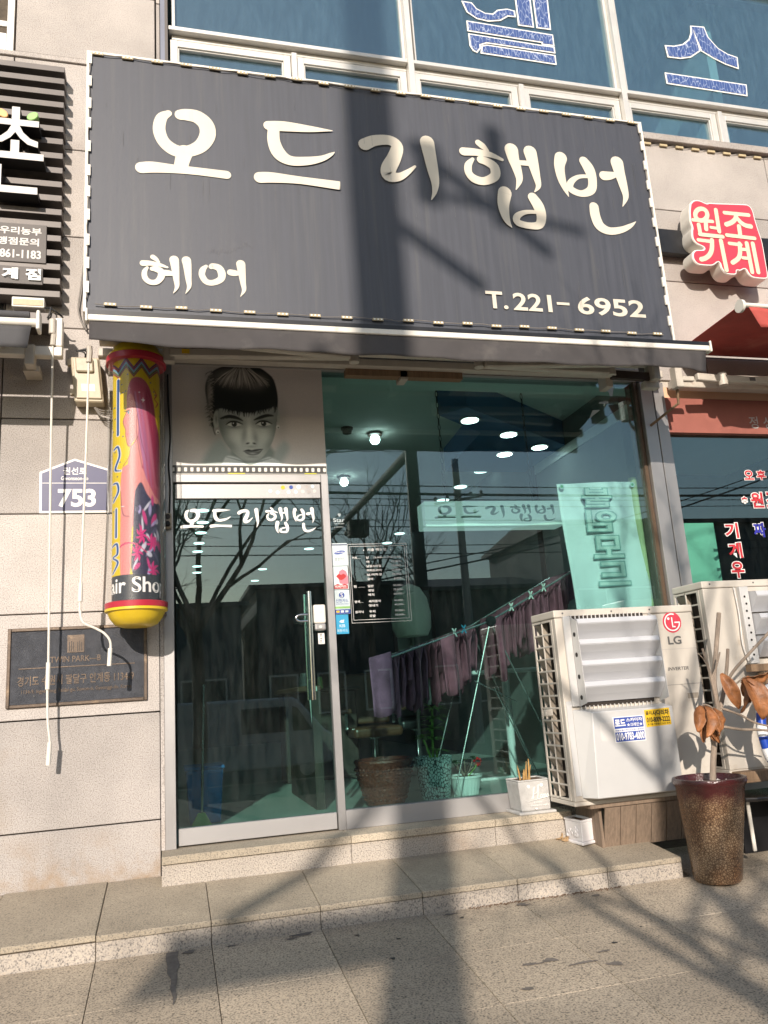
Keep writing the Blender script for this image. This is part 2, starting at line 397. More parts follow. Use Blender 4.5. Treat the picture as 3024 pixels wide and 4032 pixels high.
def catmull(P, n=6):
    P = [np.array(p, float) for p in P]; out = []
    for i in range(len(P) - 1):
        a = P[max(i - 1, 0)]; b = P[i]; c = P[i + 1]; d = P[min(i + 2, len(P) - 1)]
        for k in range(n):
            t = k / n; out.append(.5 * ((2 * b) + (-a + c) * t + (2 * a - 5 * b + 4 * c - d) * t * t + (-a + 3 * b - 3 * c + d) * t ** 3))
    out.append(P[-1]); return out
def brush(mb, st, fx, y, n=5):
    """one brush stroke [(x,z,width)] as a flat strip with rounded ends; fx maps (x,z)->(x,z); scale of width from fx.s"""
    Q = catmull(st, n); L = []; Rr = []; m = len(Q)
    for i, q in enumerate(Q):
        t = Q[min(i + 1, m - 1)][:2] - Q[max(i - 1, 0)][:2]; t = t / max(1e-9, np.linalg.norm(t)); nn = np.array([-t[1], t[0]]); w = max(.001, q[2]) / 2
        L.append(q[:2] + nn * w); Rr.append(q[:2] - nn * w)
    def cap(i, sgn):
        q = Q[i]; t = (Q[1][:2] - Q[0][:2]) if i == 0 else (Q[-1][:2] - Q[-2][:2]); t = t / max(1e-9, np.linalg.norm(t)); nn = np.array([-t[1], t[0]]); w = max(.001, q[2]) / 2
        return [q[:2] + (nn * math.cos(a) + t * sgn * math.sin(a)) * w * np.array([1, 1]) for a in [math.pi * k / 8 for k in range(1, 8)]]
    poly_mid = []
    b = []
    for i in range(m - 1): b.append([L[i], Rr[i], Rr[i + 1], L[i + 1]])
    b.append([L[0]] + cap(0, -1) + [Rr[0]]); b.append([L[-1]] + cap(m - 1, 1) + [Rr[-1]])
    k = 0
    for i, poly in enumerate(b):
        pts = [fx(p[0], p[1]) for p in poly]; yy = y - .0004 * (i / len(b)); mb.add([(p[0], yy, p[1]) for p in pts], [tuple(range(len(pts)))])
def brush_letter(name, key, fx, y, mat, parent, flip=1):
    mb = MB()
    for i, st in enumerate(BRUSH[key]): brush(mb, st, fx, y - flip * i * .0005)
    return mb.build(name, mat, parent, recalc=False)

# ------------------------------------------------------------------ soft painting for printed pictures (vertex colours)
def sdf_poly(X, Y, pts, smooth=0):
    if smooth: pts = [p for p in catmull(list(pts) + [pts[0]], smooth)][:-1]
    P = np.array([(p[0], p[1]) for p in pts], float); d = np.full(X.shape, 1e9); ins = np.zeros(X.shape, bool)
    n = len(P)
    for i in range(n):
        a = P[i]; b = P[(i + 1) % n]; e = b - a; wx = X - a[0]; wy = Y - a[1]
        t = np.clip((wx * e[0] + wy * e[1]) / max(1e-9, e @ e), 0, 1)
        d = np.minimum(d, (wx - t * e[0]) ** 2 + (wy - t * e[1]) ** 2)
        c = ((a[1] > Y) != (b[1] > Y)); den = (b[1] - a[1]) if abs(b[1] - a[1]) > 1e-9 else 1e-9
        ins ^= c & (X < (b[0] - a[0]) * (Y - a[1]) / den + a[0])
    d = np.sqrt(d); return np.where(ins, -d, d)
def sdf_line(X, Y, pts, smooth=5):
    P = catmull(pts, smooth); best = np.full(X.shape, 1e9)
    for i in range(len(P) - 1):
        a = P[i]; b = P[i + 1]; e = b[:2] - a[:2]; t = np.clip(((X - a[0]) * e[0] + (Y - a[1]) * e[1]) / max(1e-9, e @ e), 0, 1)
        d = np.sqrt((X - a[0] - t * e[0]) ** 2 + (Y - a[1] - t * e[1]) ** 2)
        w = a[2] + (b[2] - a[2]) * t if len(a) > 2 else 0
        best = np.minimum(best, d - w / 2)
    return best
def stroke(C, X, Y, pts, col, soft=2., a=1., smooth=4):
    """soft brush line painted only inside its own window"""
    xs = [p[0] for p in pts]; ys = [p[1] for p in pts]; m = max(p[2] for p in pts) + soft * 2 + 12
    jj = np.where((X[0] > min(xs) - m) & (X[0] < max(xs) + m))[0]; ii = np.where((Y[:, 0] > min(ys) - m) & (Y[:, 0] < max(ys) + m))[0]
    if len(ii) and len(jj):
        w = (slice(ii[0], ii[-1] + 1), slice(jj[0], jj[-1] + 1)); C[w] = over(C[w], sdf_line(X[w], Y[w], pts, smooth), col, soft, a)
    return C
def over(C, sd, col, soft=2., a=1.):
    al = np.clip(.5 - sd / (2 * soft), 0, 1); al = (al * al * (3 - 2 * al) * a)[..., None]
    return C * (1 - al) + np.array(col, float) * al
def ell(X, Y, cx, cy, rx, ry, rot=0):
    c, s = math.cos(rot), math.sin(rot); x = (X - cx) * c + (Y - cy) * s; y = -(X - cx) * s + (Y - cy) * c
    return (np.sqrt((x / rx) ** 2 + (y / ry) ** 2) - 1) * min(rx, ry)
def glow(C, X, Y, cx, cy, rx, ry, col, a=1., rot=0):
    c, s = math.cos(rot), math.sin(rot); x = (X - cx) * c + (Y - cy) * s; y = -(X - cx) * s + (Y - cy) * c
    al = (a * np.exp(-((x / rx) ** 2 + (y / ry) ** 2)))[..., None]
    return C * (1 - al) + np.array(col, float) * al
def paint_grid(name, P, C, mat, parent):
    """P: h x w x 3 positions, C: h x w x 3 linear colours"""
    h, w, _ = P.shape; o = org(parent); me = bpy.data.meshes.new(name)
    idx = np.arange(h * w).reshape(h, w); F = np.stack([idx[:-1, :-1], idx[:-1, 1:], idx[1:, 1:], idx[1:, :-1]], -1).reshape(-1, 4)
    me.from_pydata((P.reshape(-1, 3) - np.array(o)).tolist(), [], F.tolist())
    at = me.color_attributes.new('Col', 'FLOAT_COLOR', 'POINT')
    at.data.foreach_set('color', np.concatenate([np.clip(C, 0, 1).reshape(-1, 3), np.ones((h * w, 1))], 1).astype(np.float32).ravel())
    me.materials.append(MT[mat]); me.polygons.foreach_set('use_smooth', [True] * len(me.polygons))
    ob = bpy.data.objects.new(name, me); COL.objects.link(ob); ob.parent = parent; ORG[ob.name] = o
    return ob
BRUSH={'o':[[(0.029,4.986,0.047),(-0.015,4.945,0.073),(-0.031,4.855,0.081),(-0.002,4.766,0.082),(0.066,4.711,0.088),(0.144,4.709,0.083),(0.234,4.761,0.094),(0.281,4.849,0.105),(0.273,4.93,0.105),(0.218,4.982,0.1),(0.148,4.991,0.089),(0.108,4.985,0.078)],[(0.13,4.701,0.109),(0.116,4.642,0.095),(0.104,4.583,0.09)],[(-0.143,4.555,0.081),(-0.071,4.567,0.081),(0.074,4.569,0.062),(0.221,4.568,0.057),(0.4,4.562,0.06)]],'deu':[[(0.694,4.979,0.072),(0.806,4.988,0.078),(0.973,4.99,0.052),(1.116,4.995,0.013),(1.142,4.996,0.004)],[(0.73,4.98,0.077),(0.725,4.864,0.087),(0.759,4.768,0.096),(0.833,4.722,0.074),(0.948,4.732,0.065),(1.052,4.763,0.045),(1.119,4.803,0.026),(1.146,4.825,0.005)],[(0.621,4.567,0.082),(0.702,4.576,0.079),(0.89,4.576,0.058),(1.145,4.565,0.065),(1.164,4.565,0.062)]],'ri':[[(1.369,4.915,0.093),(1.446,4.957,0.085),(1.555,4.971,0.08),(1.607,4.929,0.088),(1.58,4.836,0.101),(1.532,4.741,0.111),(1.532,4.685,0.101),(1.602,4.681,0.064),(1.673,4.728,0.04),(1.729,4.779,0.019)],[(1.837,4.99,0.109),(1.849,4.883,0.097),(1.862,4.764,0.084),(1.871,4.66,0.059),(1.859,4.585,0.035),(1.832,4.523,0.007)]],'haep':[[(2.237,5.037,0.048),(2.27,5.011,0.051),(2.303,4.978,0.027)],[(2.113,4.948,0.067),(2.21,4.953,0.06),(2.319,4.946,0.048),(2.414,4.914,0.024)],[(2.179,4.891,0.027),(2.14,4.837,0.056),(2.138,4.771,0.059),(2.18,4.726,0.068),(2.257,4.718,0.065),(2.34,4.769,0.075),(2.343,4.844,0.078),(2.289,4.882,0.069),(2.243,4.894,0.063)],[(2.497,5.008,0.109),(2.505,4.938,0.094),(2.526,4.84,0.072),(2.533,4.757,0.051),(2.498,4.673,0.007)],[(2.521,4.903,0.039),(2.65,4.908,0.046)],[(2.648,5.006,0.107),(2.66,4.922,0.091),(2.675,4.806,0.064),(2.682,4.723,0.042),(2.646,4.669,0.008)],[(2.404,4.635,0.107),(2.383,4.543,0.092),(2.386,4.462,0.071),(2.402,4.399,0.044),(2.429,4.356,0.006)],[(2.624,4.62,0.078),(2.66,4.554,0.09),(2.676,4.474,0.078),(2.651,4.398,0.066),(2.573,4.382,0.053),(2.483,4.399,0.056),(2.479,4.447,0.053),(2.546,4.489,0.036),(2.65,4.501,0.03)]],'beon':[[(2.9,4.988,0.102),(2.879,4.914,0.086),(2.883,4.812,0.07),(2.902,4.729,0.046),(2.923,4.661,0.006)],[(3.092,4.981,0.078),(3.127,4.916,0.093),(3.143,4.823,0.074),(3.119,4.735,0.071),(3.033,4.696,0.055),(2.95,4.726,0.058),(2.957,4.783,0.052),(3.027,4.838,0.034),(3.13,4.853,0.031)],[(3.246,4.872,0.078),(3.294,4.878,0.07),(3.375,4.901,0.034)],[(3.377,5.0,0.11),(3.386,4.919,0.094),(3.403,4.8,0.072),(3.409,4.706,0.047),(3.371,4.621,0.006)],[(3.124,4.592,0.077),(3.125,4.516,0.082),(3.151,4.435,0.082),(3.226,4.399,0.064),(3.329,4.418,0.052),(3.412,4.459,0.034),(3.464,4.498,0.005)]],'he':[[(-0.075,3.92,0.033),(-0.056,3.906,0.028),(-0.039,3.887,0.015)],[(-0.135,3.872,0.041),(-0.095,3.875,0.034),(-0.038,3.869,0.026),(0.013,3.854,0.013)],[(-0.11,3.843,0.019),(-0.126,3.813,0.032),(-0.123,3.772,0.035),(-0.095,3.745,0.035),(-0.054,3.748,0.037),(-0.026,3.785,0.043),(-0.028,3.823,0.044),(-0.059,3.838,0.041),(-0.079,3.837,0.03)],[(-0.008,3.813,0.042),(0.013,3.814,0.041),(0.049,3.811,0.03)],[(0.055,3.909,0.059),(0.06,3.868,0.052),(0.067,3.78,0.038),(0.07,3.722,0.026),(0.048,3.676,0.003)],[(0.131,3.91,0.059),(0.136,3.874,0.052),(0.142,3.785,0.038),(0.145,3.727,0.026),(0.123,3.678,0.003)]],'eo':[[(0.254,3.88,0.022),(0.233,3.854,0.039),(0.227,3.815,0.04),(0.252,3.773,0.04),(0.294,3.767,0.039),(0.343,3.794,0.044),(0.352,3.836,0.05),(0.334,3.874,0.047),(0.297,3.885,0.039),(0.286,3.879,0.033)],[(0.407,3.848,0.043),(0.435,3.845,0.042),(0.462,3.846,0.028)],[(0.475,3.912,0.059),(0.48,3.852,0.049),(0.486,3.78,0.036),(0.49,3.727,0.026),(0.466,3.68,0.003)]]}
REDSIGN={'원':[[(4.484,4.934,0.042),(4.476,4.912,0.042),(4.459,4.892,0.042),(4.437,4.877,0.042),(4.413,4.871,0.042),(4.391,4.873,0.042),(4.374,4.884,0.042),(4.364,4.901,0.042),(4.363,4.922,0.042),(4.372,4.945,0.042),(4.388,4.965,0.042),(4.41,4.979,0.042),(4.434,4.986,0.042),(4.456,4.984,0.042),(4.474,4.973,0.042),(4.483,4.956,0.042),(4.484,4.934,0.042)],[(4.332,4.87,0.032),(4.524,4.872,0.032)],[(4.455,4.865,0.04),(4.447,4.791,0.04)],[(4.577,4.987,0.039),(4.573,4.78,0.039)],[(4.496,4.812,0.028),(4.555,4.809,0.028)],[(4.378,4.827,0.038),(4.379,4.739,0.038)],[(4.373,4.735,0.036),(4.598,4.731,0.036)]],'조':[[(4.661,4.97,0.035),(4.907,4.97,0.036)],[(4.781,4.968,0.041),(4.759,4.916,0.042),(4.712,4.878,0.043),(4.659,4.856,0.044)],[(4.784,4.924,0.036),(4.812,4.888,0.042),(4.854,4.864,0.044),(4.906,4.859,0.044)],[(4.784,4.849,0.041),(4.78,4.763,0.04)],[(4.643,4.752,0.035),(4.922,4.745,0.035)]],'기':[[(4.351,4.683,0.032),(4.475,4.678,0.032)],[(4.486,4.691,0.041),(4.471,4.612,0.042),(4.441,4.555,0.043),(4.395,4.517,0.043),(4.348,4.5,0.043)],[(4.574,4.693,0.041),(4.58,4.419,0.041)]],'계':[[(4.656,4.676,0.032),(4.771,4.672,0.032)],[(4.758,4.682,0.04),(4.749,4.602,0.041),(4.72,4.54,0.042),(4.654,4.494,0.042)],[(4.832,4.691,0.04),(4.834,4.419,0.04)],[(4.893,4.692,0.041),(4.896,4.421,0.04)],[(4.762,4.628,0.031),(4.835,4.628,0.031)],[(4.764,4.546,0.031),(4.833,4.546,0.031)]]}
text_prep([(b, w) for w, L in {0.02: ['당', '기', '세', '요', '권선로', 'INVERTER', '★크레인★', '대형소형크레인이삿짐고층작업', '콜리', '비씨카드'], 0.0: ['PULL', 'is where', 'your story begins', '♥', '삼성카드', '3개월', '무이자', 'SHINHAN CARD', '외환카드', '★', 'SHOP', 'by KB국민카드'], 0.022: ['T.', '221', '6952'], 0.03: ['-', '우리농부', '가맹점문의', '-861-1183', '753', '오', '후', '*', '원', '조', '기', '계', '우', '짜', 'LG', '스카이차', '010-9783-4000', '010-8009-2222'], 0.045: ['계', '점'], 0.055: ['계', '점'], 0.01: ['Gwonseon-ro', '정', '성', '껏', '용기물 자동물건 보관 용역', 'SAMSUNG', 'S', '신한카드', 'KEB', 'Star', '♥'], 0.012: ['TWIN PARK—B', 'ome', '시술 메뉴얼', '커트…', '남', '여', '남성스타일', '여자드라이', '남,여학생', '유아', '펌 ……', '일반', '셋팅', '매직', '염색…', '세치염색', '멋내기', '클리닉', '두피', '모발'], 0.014: ['경기도 수원시 팔달구 인계동 1134-9'], 0.008: ['1134-9, Ingye-dong, Paldal-gu, Suwon-si, Gyeonggi-do, Korea', '12,000~스타일15,000', '15,000~', '10,000~', '8,000~', '50,000~', '70,000~', '60,000~', '30,000~', '40,000~'], 0.018: ['Hair Shop'], 0.075: ['오', '후', '*', '원', '조', '기', '계', '우', '짜'], 0.04: ['로드', '사다리차'], 0.05: ['불', '임', '모', '드', '전'], 0.015: ['불', '임', '모', '드', '전']}.items() for b in L])

# ------------------------------------------------------------------ ground, road, pavement, steps
def zg(y): return -.07 + .10 * (y + .846) if y > -5.2 else -.505      # pavement falls towards the street
def zt(y): return .116 + .11 * (y + .22)                               # tread of the lower step
g = MB(); g.add([(-160, -160, -.72), (160, -160, -.72), (160, 160, -.72), (-160, 160, -.72)], [(0, 1, 2, 3)])
struct(g.build('ground', 'asphalt'))
g = MB(); g.add([(-60, -21.5, -.66), (60, -21.5, -.66), (60, -12.6, -.66), (-60, -12.6, -.66)], [(0, 1, 2, 3)])
struct(g.build('road', 'asphalt'))
g = MB(); g.box(-60, 60, -12.6, -12.42, -.75, -.50); struct(g.build('kerb', 'paving_granite', bevel=.02))
g = MB()
ys = [-12.42, -5.2, -2.6, -1.4, -.80, .0]
g.grid([[(x, y, zg(y) - .012) for x in (-12, -3, 0, 3, 12)] for y in ys])
pav = struct(g.build('pavement', 'grout'))
XJ = [-1.51, -.937, -.364, .200, .772, 1.343, 1.912, 2.485, 3.055, 3.63, 4.2, 4.77]
YJ = [-.846, -1.40, -1.94, -2.48, -3.02, -3.56]
def slab(x0, x1, y0, y1, zf, th, gap=.0018, dz=0.):
    m = MB(); a = gap; z = lambda y: zf(y) + dz
    m.hexa([(x0 + a, y0 + a, z(y0) - th), (x1 - a, y0 + a, z(y0) - th), (x1 - a, y1 - a, z(y1) - th), (x0 + a, y1 - a, z(y1) - th),
            (x0 + a, y0 + a, z(y0)), (x1 - a, y0 + a, z(y0)), (x1 - a, y1 - a, z(y1)), (x0 + a, y1 - a, z(y1))])
    return m
rnd = random.Random(3)
for j in range(len(YJ) - 1):
    for i in range(len(XJ) - 1):
        slab(XJ[i], XJ[i + 1], YJ[j + 1], YJ[j], zg, .03, dz=rnd.uniform(-.0005, .0005)).build('paving_slab', 'paving_granite', pav, bevel=.0015)
for j in range(1):   # strip beyond the right end of the step, up to the wall
    for i in range(8, len(XJ) - 1):
        slab(XJ[i], XJ[i + 1], -.846, -.30, zg, .03).build('paving_slab', 'paving_granite', pav, bevel=.0015)
# stains, tar and gum marks on the slabs
M('tar', (.15, .13, .11), .85, 0, .3, 30); M('gum', (.03, .028, .027), .7)
def blot(name, mat, c, rx, ry, lab=None, n=26, seed=1, zf=zg, lift=.0035):
    rr = random.Random(seed); ph = [rr.uniform(0, 6.28) for _ in range(4)]
    P = []
    for k in range(n):
        t = 6.283 * k / n; f = 1 + .22 * math.sin(2 * t + ph[0]) + .17 * math.sin(3 * t + ph[1]) + .12 * math.sin(5 * t + ph[2]) + .07 * math.sin(9 * t + ph[3])
        x = c[0] + rx * f * math.cos(t); y = c[1] + ry * f * math.sin(t); P.append((x, y, zf(y) + lift))
    return MB().add(P, [tuple(range(n))]).build(name, mat, pav)
P = []; Pw = [(.005, -.872, .03), (.0, -.95, .028), (.01, -1.05, .03), (.0, -1.12, .022), (.012, -1.2, .014), (.005, -1.3, .012), (.012, -1.40, .007), (.004, -1.46, .002)]
for x, y, w in Pw: P.append([(x - w, y, zg(y) + .0035), (x + w, y, zg(y) + .0035)])
MB().grid(P).build('tar_streak', 'tar', pav)
for k, (c, r, r2_) in enumerate([((.085, -.90), .035, .018), ((.66, -.885), .05, .022), ((.60, -.92), .03, .012), ((.30, -.90), .022, .01), ((1.48, -.90), .03, .012), ((1.90, -.91), .035, .02), ((2.35, -.93), .03, .012)]): blot('damp_stain', 'tar', c, r, r2_, seed=k)
for k, (c, r) in enumerate([((.93, -1.0), .011), ((1.12, -1.12), .010), ((1.03, -1.34), .013), ((1.52, -.97), .012), ((1.55, -1.17), .007), ((2.1, -1.55), .014), ((2.33, -1.42), .008)]): blot('gum_mark', 'gum', c, r, r * .8, seed=40 + k)
for k, (c, r, r2_) in enumerate([((1.72, -1.62), .03, .025), ((1.62, -1.63), .05, .012), ((1.85, -1.70), .06, .012), ((1.98, -1.76), .035, .02), ((1.5, -1.85), .035, .012), ((2.0, -1.62), .03, .01)]): blot('rust_stain', 'tar', c, r, r2_, seed=80 + k)
# soil and leaf crumbs caught along the foot of the step
m = MB(); rr = random.Random(12)
for k in range(260):
    x = rr.uniform(1.6, 2.55); y = -.852 - abs(rr.gauss(0, .012)); s_ = rr.uniform(.002, .007); z = zg(y)
    m.add([(x - s_, y, z + .002), (x + s_ * .6, y - s_, z + .003), (x + s_, y + s_ * .5, z + .002 + s_)], [(0, 1, 2)])
crumbs = m.build('soil_crumbs', 'soil', pav); crumbs['kind'] = 'stuff'

step = struct(MB().prismx([(-.835, -.4), (.02, -.4), (.02, .10), (-.22, .095), (-.835, .025)], -1.7, 2.98).build('entrance_step', 'grout'))
for i in range(len(XJ) - 1):
    x0, x1 = XJ[i], min(XJ[i + 1], 2.985)
    if x0 > 2.9: break
    lift = .005 if i == 1 else 0
    slab(x0, x1, -.850, -.003, zt, .030, dz=lift).build('tread_slab', 'step_granite', step, bevel=.003)
    MB().box(x0 + .002, x1 - .002, -.842, -.80, -.14, zt(-.846) - .033).build('riser_slab', 'riser_granite', step, bevel=.002)
MB().box(2.962, 2.985, -.84, -.2, -.1, .02).build('riser_slab', 'riser_granite', step)
# upper step: door sill
SX = [-.052, 1.088, 2.05, 2.60]
for i in range(3):
    MB().box(SX[i] + .0015, SX[i + 1] - .0015, -.232, .20, .236, .281).build('sill_slab', 'step_granite', step, bevel=.003)
    MB().box(SX[i] + .0015, SX[i + 1] - .0015, -.215, -.17, .06, .234).build('riser_slab', 'riser_granite', step, bevel=.002)
MB().box(2.57, 2.597, -.168, .0, .05, .234).build('riser_slab', 'riser_granite', step)
MB().box(-.05, 2.57, -.165, .05, .0, .233).build('sill_core', 'grout', step)

# ------------------------------------------------------------------ the building
bld = thing('shop_building', 'granite-clad building with a glazed hair salon front under blue-tinted upper windows', 'building', (1.9, 0, 0))
def panel(x0, x1, z0, z1, y0=0., y1=.06, gap=.004, nm='stone_panel'):
    return MB().box(x0 + gap, x1 - gap, y0, y1, z0 + gap, z1 - gap).build(nm, 'wall_granite', bld, bevel=.003)
MB().box(-6, -.058, .05, .35, -.5, 12).build('backing_wall', 'grout', bld)
MB().box(-.058, 7.5, .09, .35, 3.58, 5.79).build('backing_wall', 'grout', bld)
ZJ = [-.25, .465, 1.115, 1.765, 2.412, 3.060, 3.72, 4.42, 5.122, 5.852]
for i in range(len(ZJ) - 1):
    panel(-1.052, -.054, ZJ[i], ZJ[i + 1]); panel(-2.1, -1.052, ZJ[i], ZJ[i + 1])
panel(-1.052, -.060, 5.900, 6.53); panel(-1.052, -.060, 6.53, 7.2); panel(-2.1, -.054, 5.852, 5.900, -.012)
panel(-.056, -.022, 5.9, 6.50); panel(-.056, -.022, 6.50, 7.2)
MB().box(-.022, .012, .0, .09, 5.80, 7.6).build('edge_strip', 'alu_dark', bld)
MB().box(.012, .034, -.004, .08, 5.80, 7.6).build('edge_strip', 'grey_plate', bld)
ZR = [3.50, 3.72, 4.418, 5.112, 5.775]
XR = [-.054, .95, 1.95, 2.95, 3.72, 4.42, 5.415, 6.4]
for i in range(len(ZR) - 1):
    for j in range(len(XR) - 1):
        if i == 0: panel(XR[j], XR[j + 1], ZR[i], ZR[i + 1])
        elif j not in (4, 5): panel(XR[j], XR[j + 1] if j != 3 else 5.415, ZR[i], ZR[i + 1])
MB().box(-.05, 7, -.045, .09, 5.79, 5.858).build('window_sill', 'wall_granite', bld, bevel=.004)
# small rust mark on the stone beside the sign
# upper windows: fixed panes above, tilting sashes below
def frame_bar(x0, x1, z0, z1, y0=.0, y1=.10, nm='window_frame', mt='alu'): return MB().box(x0, x1, y0, y1, z0, z1).build(nm, mt, bld, bevel=.003)
BX = [.036, 2.012, 4.03, 6.05]
for i in range(3):
    x0, x1 = BX[i], BX[i + 1]
    w = MB(); hw = .026
    w.box(x0 + (.004 if i == 0 else hw), x1 - hw, .005, .10, 6.285, 6.322)      # transom nosing
    w.box(x0 + (.03 if i == 0 else hw), x1 - hw, .06, .13, 6.243, 6.285)
    w.box(x0 + (.03 if i == 0 else .052), x0 + (.055 if i == 0 else .066), .03, .12, 6.322, 7.72); w.box(x1 - .052, x1 - .026, .05, .13, 6.322, 7.72)
    w.box(x0, x1, .02, .16, 7.72, 7.9)
    win = w.build('upper_window', 'alu', bld, bevel=.003)
    p = MB(); p.box(x0 + .05, x1 - .05, .075, .083, 6.322, 7.72); p.build('pane', 'upper_glass', win)
    xm = (x0 + x1) / 2
    frame_bar(xm - .022, xm + .022, 5.858, 6.243, .02, .12, 'mullion')
    for a, b in ((x0 + (.012 if i == 0 else .026), xm - .022), (xm + .022, x1 - .026)):
        s = MB(); s.frame(a + .004, b - .004, 5.862, 6.238, .058, .055, .11); s.frame(a + .062, b - .062, 5.92, 6.18, .012, .068, .12)
        sa = s.build('tilting_sash', 'alu', bld, bevel=.003)
        MB().box(a + .074, b - .074, .098, .104, 5.932, 6.168).build('pane', 'upper_glass', sa)
for x in BX[1:]: frame_bar(x - .026, x + .026, 5.858, 7.9, -.005, .12, 'mullion')
# the window at the top left corner of the view
w = MB(); w.frame(-2.05, -1.066, 5.905, 7.6, .05, .02, .12, wb=.16); w.box(-2.0, -1.12, .04, .12, 6.14, 6.19)
wl = w.build('upper_window', 'alu', bld, bevel=.004); MB().box(-2.0, -1.115, .08, .086, 6.06, 7.55).build('pane', 'upper_glass', wl)
# rooms behind the upper windows
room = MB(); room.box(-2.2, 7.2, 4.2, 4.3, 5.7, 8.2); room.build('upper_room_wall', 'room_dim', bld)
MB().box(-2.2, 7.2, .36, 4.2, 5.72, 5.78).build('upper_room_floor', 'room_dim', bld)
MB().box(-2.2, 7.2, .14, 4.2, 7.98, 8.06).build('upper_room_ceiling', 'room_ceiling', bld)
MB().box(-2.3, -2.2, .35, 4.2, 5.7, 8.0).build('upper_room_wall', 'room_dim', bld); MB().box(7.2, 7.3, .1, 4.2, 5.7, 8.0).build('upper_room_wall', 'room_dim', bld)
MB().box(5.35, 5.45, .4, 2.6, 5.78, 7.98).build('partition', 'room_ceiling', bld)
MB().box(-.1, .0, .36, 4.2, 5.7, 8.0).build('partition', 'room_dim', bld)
MB().box(-2.3, 7.3, .0, .4, 7.9, 12).build('stone_band', 'wall_granite', bld)

# blue lettering on the upper panes (white-edged, cracked vinyl)
def vinyl(parent, poly, lab=None):
    c = np.mean(np.array(poly), 0)
    q = MB().prism(poly, .0690, .0715); q.build('letter_edge', 'white_vinyl', parent)
    P = np.array(poly); n = len(P); ins = []
    for i in range(n):
        a = P[i - 1]; b = P[i]; d = P[(i + 1) % n]
        e1 = (b - a) / (np.linalg.norm(b - a) + 1e-9); e2 = (d - b) / (np.linalg.norm(d - b) + 1e-9)
        n1 = np.array([-e1[1], e1[0]]); n2 = np.array([-e2[1], e2[0]]); nn = n1 + n2; nn = nn / max(.35, (nn @ nn) / 2 + .0) if (nn @ nn) > .2 else n1
        ins.append(b + nn * .014 * SGN)
    MB().prism([tuple(p) for p in ins], .0655, .0680).build('letter', 'vinyl_blue_letter', parent)
def area(poly): return sum(poly[i][0] * poly[(i + 1) % len(poly)][1] - poly[(i + 1) % len(poly)][0] * poly[i][1] for i in range(len(poly)))
def vin(parent, poly):
    global SGN
    SGN = 1 if area(poly) > 0 else -1
    vinyl(parent, poly)
w2 = [o for o in bld.children if o.name.startswith('upper_window')]
vin(w2[2], [(4.925, 7.222), (5.083, 7.236), (5.11, 7.12), (5.20, 7.01), (5.30, 6.96), (5.407, 6.939), (5.396, 6.80), (5.25, 6.83), (5.12, 6.88), (4.997, 6.942)])
vin(w2[2], [(4.925, 7.222), (4.992, 6.942), (4.87, 6.85), (4.75, 6.815), (4.609, 6.811), (4.598, 6.945), (4.70, 6.955), (4.80, 6.99), (4.88, 7.06), (4.915, 7.14)])
vin(w2[2], [(4.547, 6.635), (5.452, 6.635), (5.437, 6.501), (4.549, 6.510)])
vin(w2[1], [(2.589, 6.872), (3.427, 6.864), (3.427, 6.74), (3.30, 6.735), (3.30, 6.755), (2.587, 6.759)])
vin(w2[1], [(2.593, 6.738), (3.30, 6.732), (3.427, 6.735), (3.427, 6.662), (2.76, 6.660), (2.70, 6.63), (2.70, 6.60), (2.66, 6.545), (2.62, 6.56), (2.594, 6.61)])
vin(w2[1], [(2.705, 6.628), (2.76, 6.648), (3.424, 6.645), (3.423, 6.540), (2.69, 6.545)])
vin(w2[1], [(3.088, 6.905), (3.245, 6.908), (3.245, 7.4), (3.088, 7.4)])
vin(w2[1], [(3.268, 6.908), (3.414, 6.912), (3.425, 7.4), (3.268, 7.4)])
vin(w2[1], [(2.56, 7.075), (2.60, 6.96), (2.69, 6.905), (2.80, 6.895), (2.92, 6.925), (3.0, 6.985), (3.075, 6.99), (3.075, 7.06), (3.0, 7.07), (2.9, 7.04), (2.85, 6.99), (2.78, 6.985), (2.70, 7.02), (2.66, 7.075)])

# ------------------------------------------------------------------ salon front
Z0, ZH = .281, 3.50
FY0, FY1 = .02, .10
jamb = MB().box(-.030, .036, .0, FY1, Z0, 3.56).build('door_jamb', 'steel', bld, bevel=.002)
MB().box(-.054, -.031, .004, .09, Z0 + .001, 3.5).build('jamb_strip', 'wall_granite', bld)
mull = MB().box(1.062, 1.113, FY0, FY1, Z0, 2.69).build('mullion', 'steel', bld, bevel=.002)
MB().box(1.0628, 1.1122, .045, FY1, 2.691, 3.5).build('mullion', 'steel', bld)
tran = MB().box(.037, 1.0615, .024, FY1, 2.632, 2.688).build('transom', 'steel_rail', bld, bevel=.002)
head = MB().box(-.03, 3.96, .022, .16, 3.492, 3.575).build('front_header', 'steel_rail', bld, bevel=.002)
rail = MB().box(1.114, 3.74, FY0, FY1, Z0 + .0005, .400).build('window_rail', 'steel_rail', bld, bevel=.002)
sw = MB().box(1.1135, 3.705, .060, .068, .401, 3.491).build('shop_pane', 'shop_glass', bld)
MB().box(3.706, 3.738, .03, .16, .401, 3.491).build('side_frame', 'brown_frame', bld, bevel=.002)
MB().box(3.74, 3.848, -.012, .12, .1, 3.475).build('corner_post', 'steel', bld, bevel=.002)
MB().box(3.856, 3.957, -.012, .12, .1, 3.475).build('corner_post', 'steel', bld, bevel=.002)
MB().box(3.847, 3.857, .01, .11, .1, 3.47).build('post_gap', 'dark_gap', bld)
MB().box(2.60, 3.74, -.02, .10, .05, .279).build('plinth', 'riser_granite', bld)
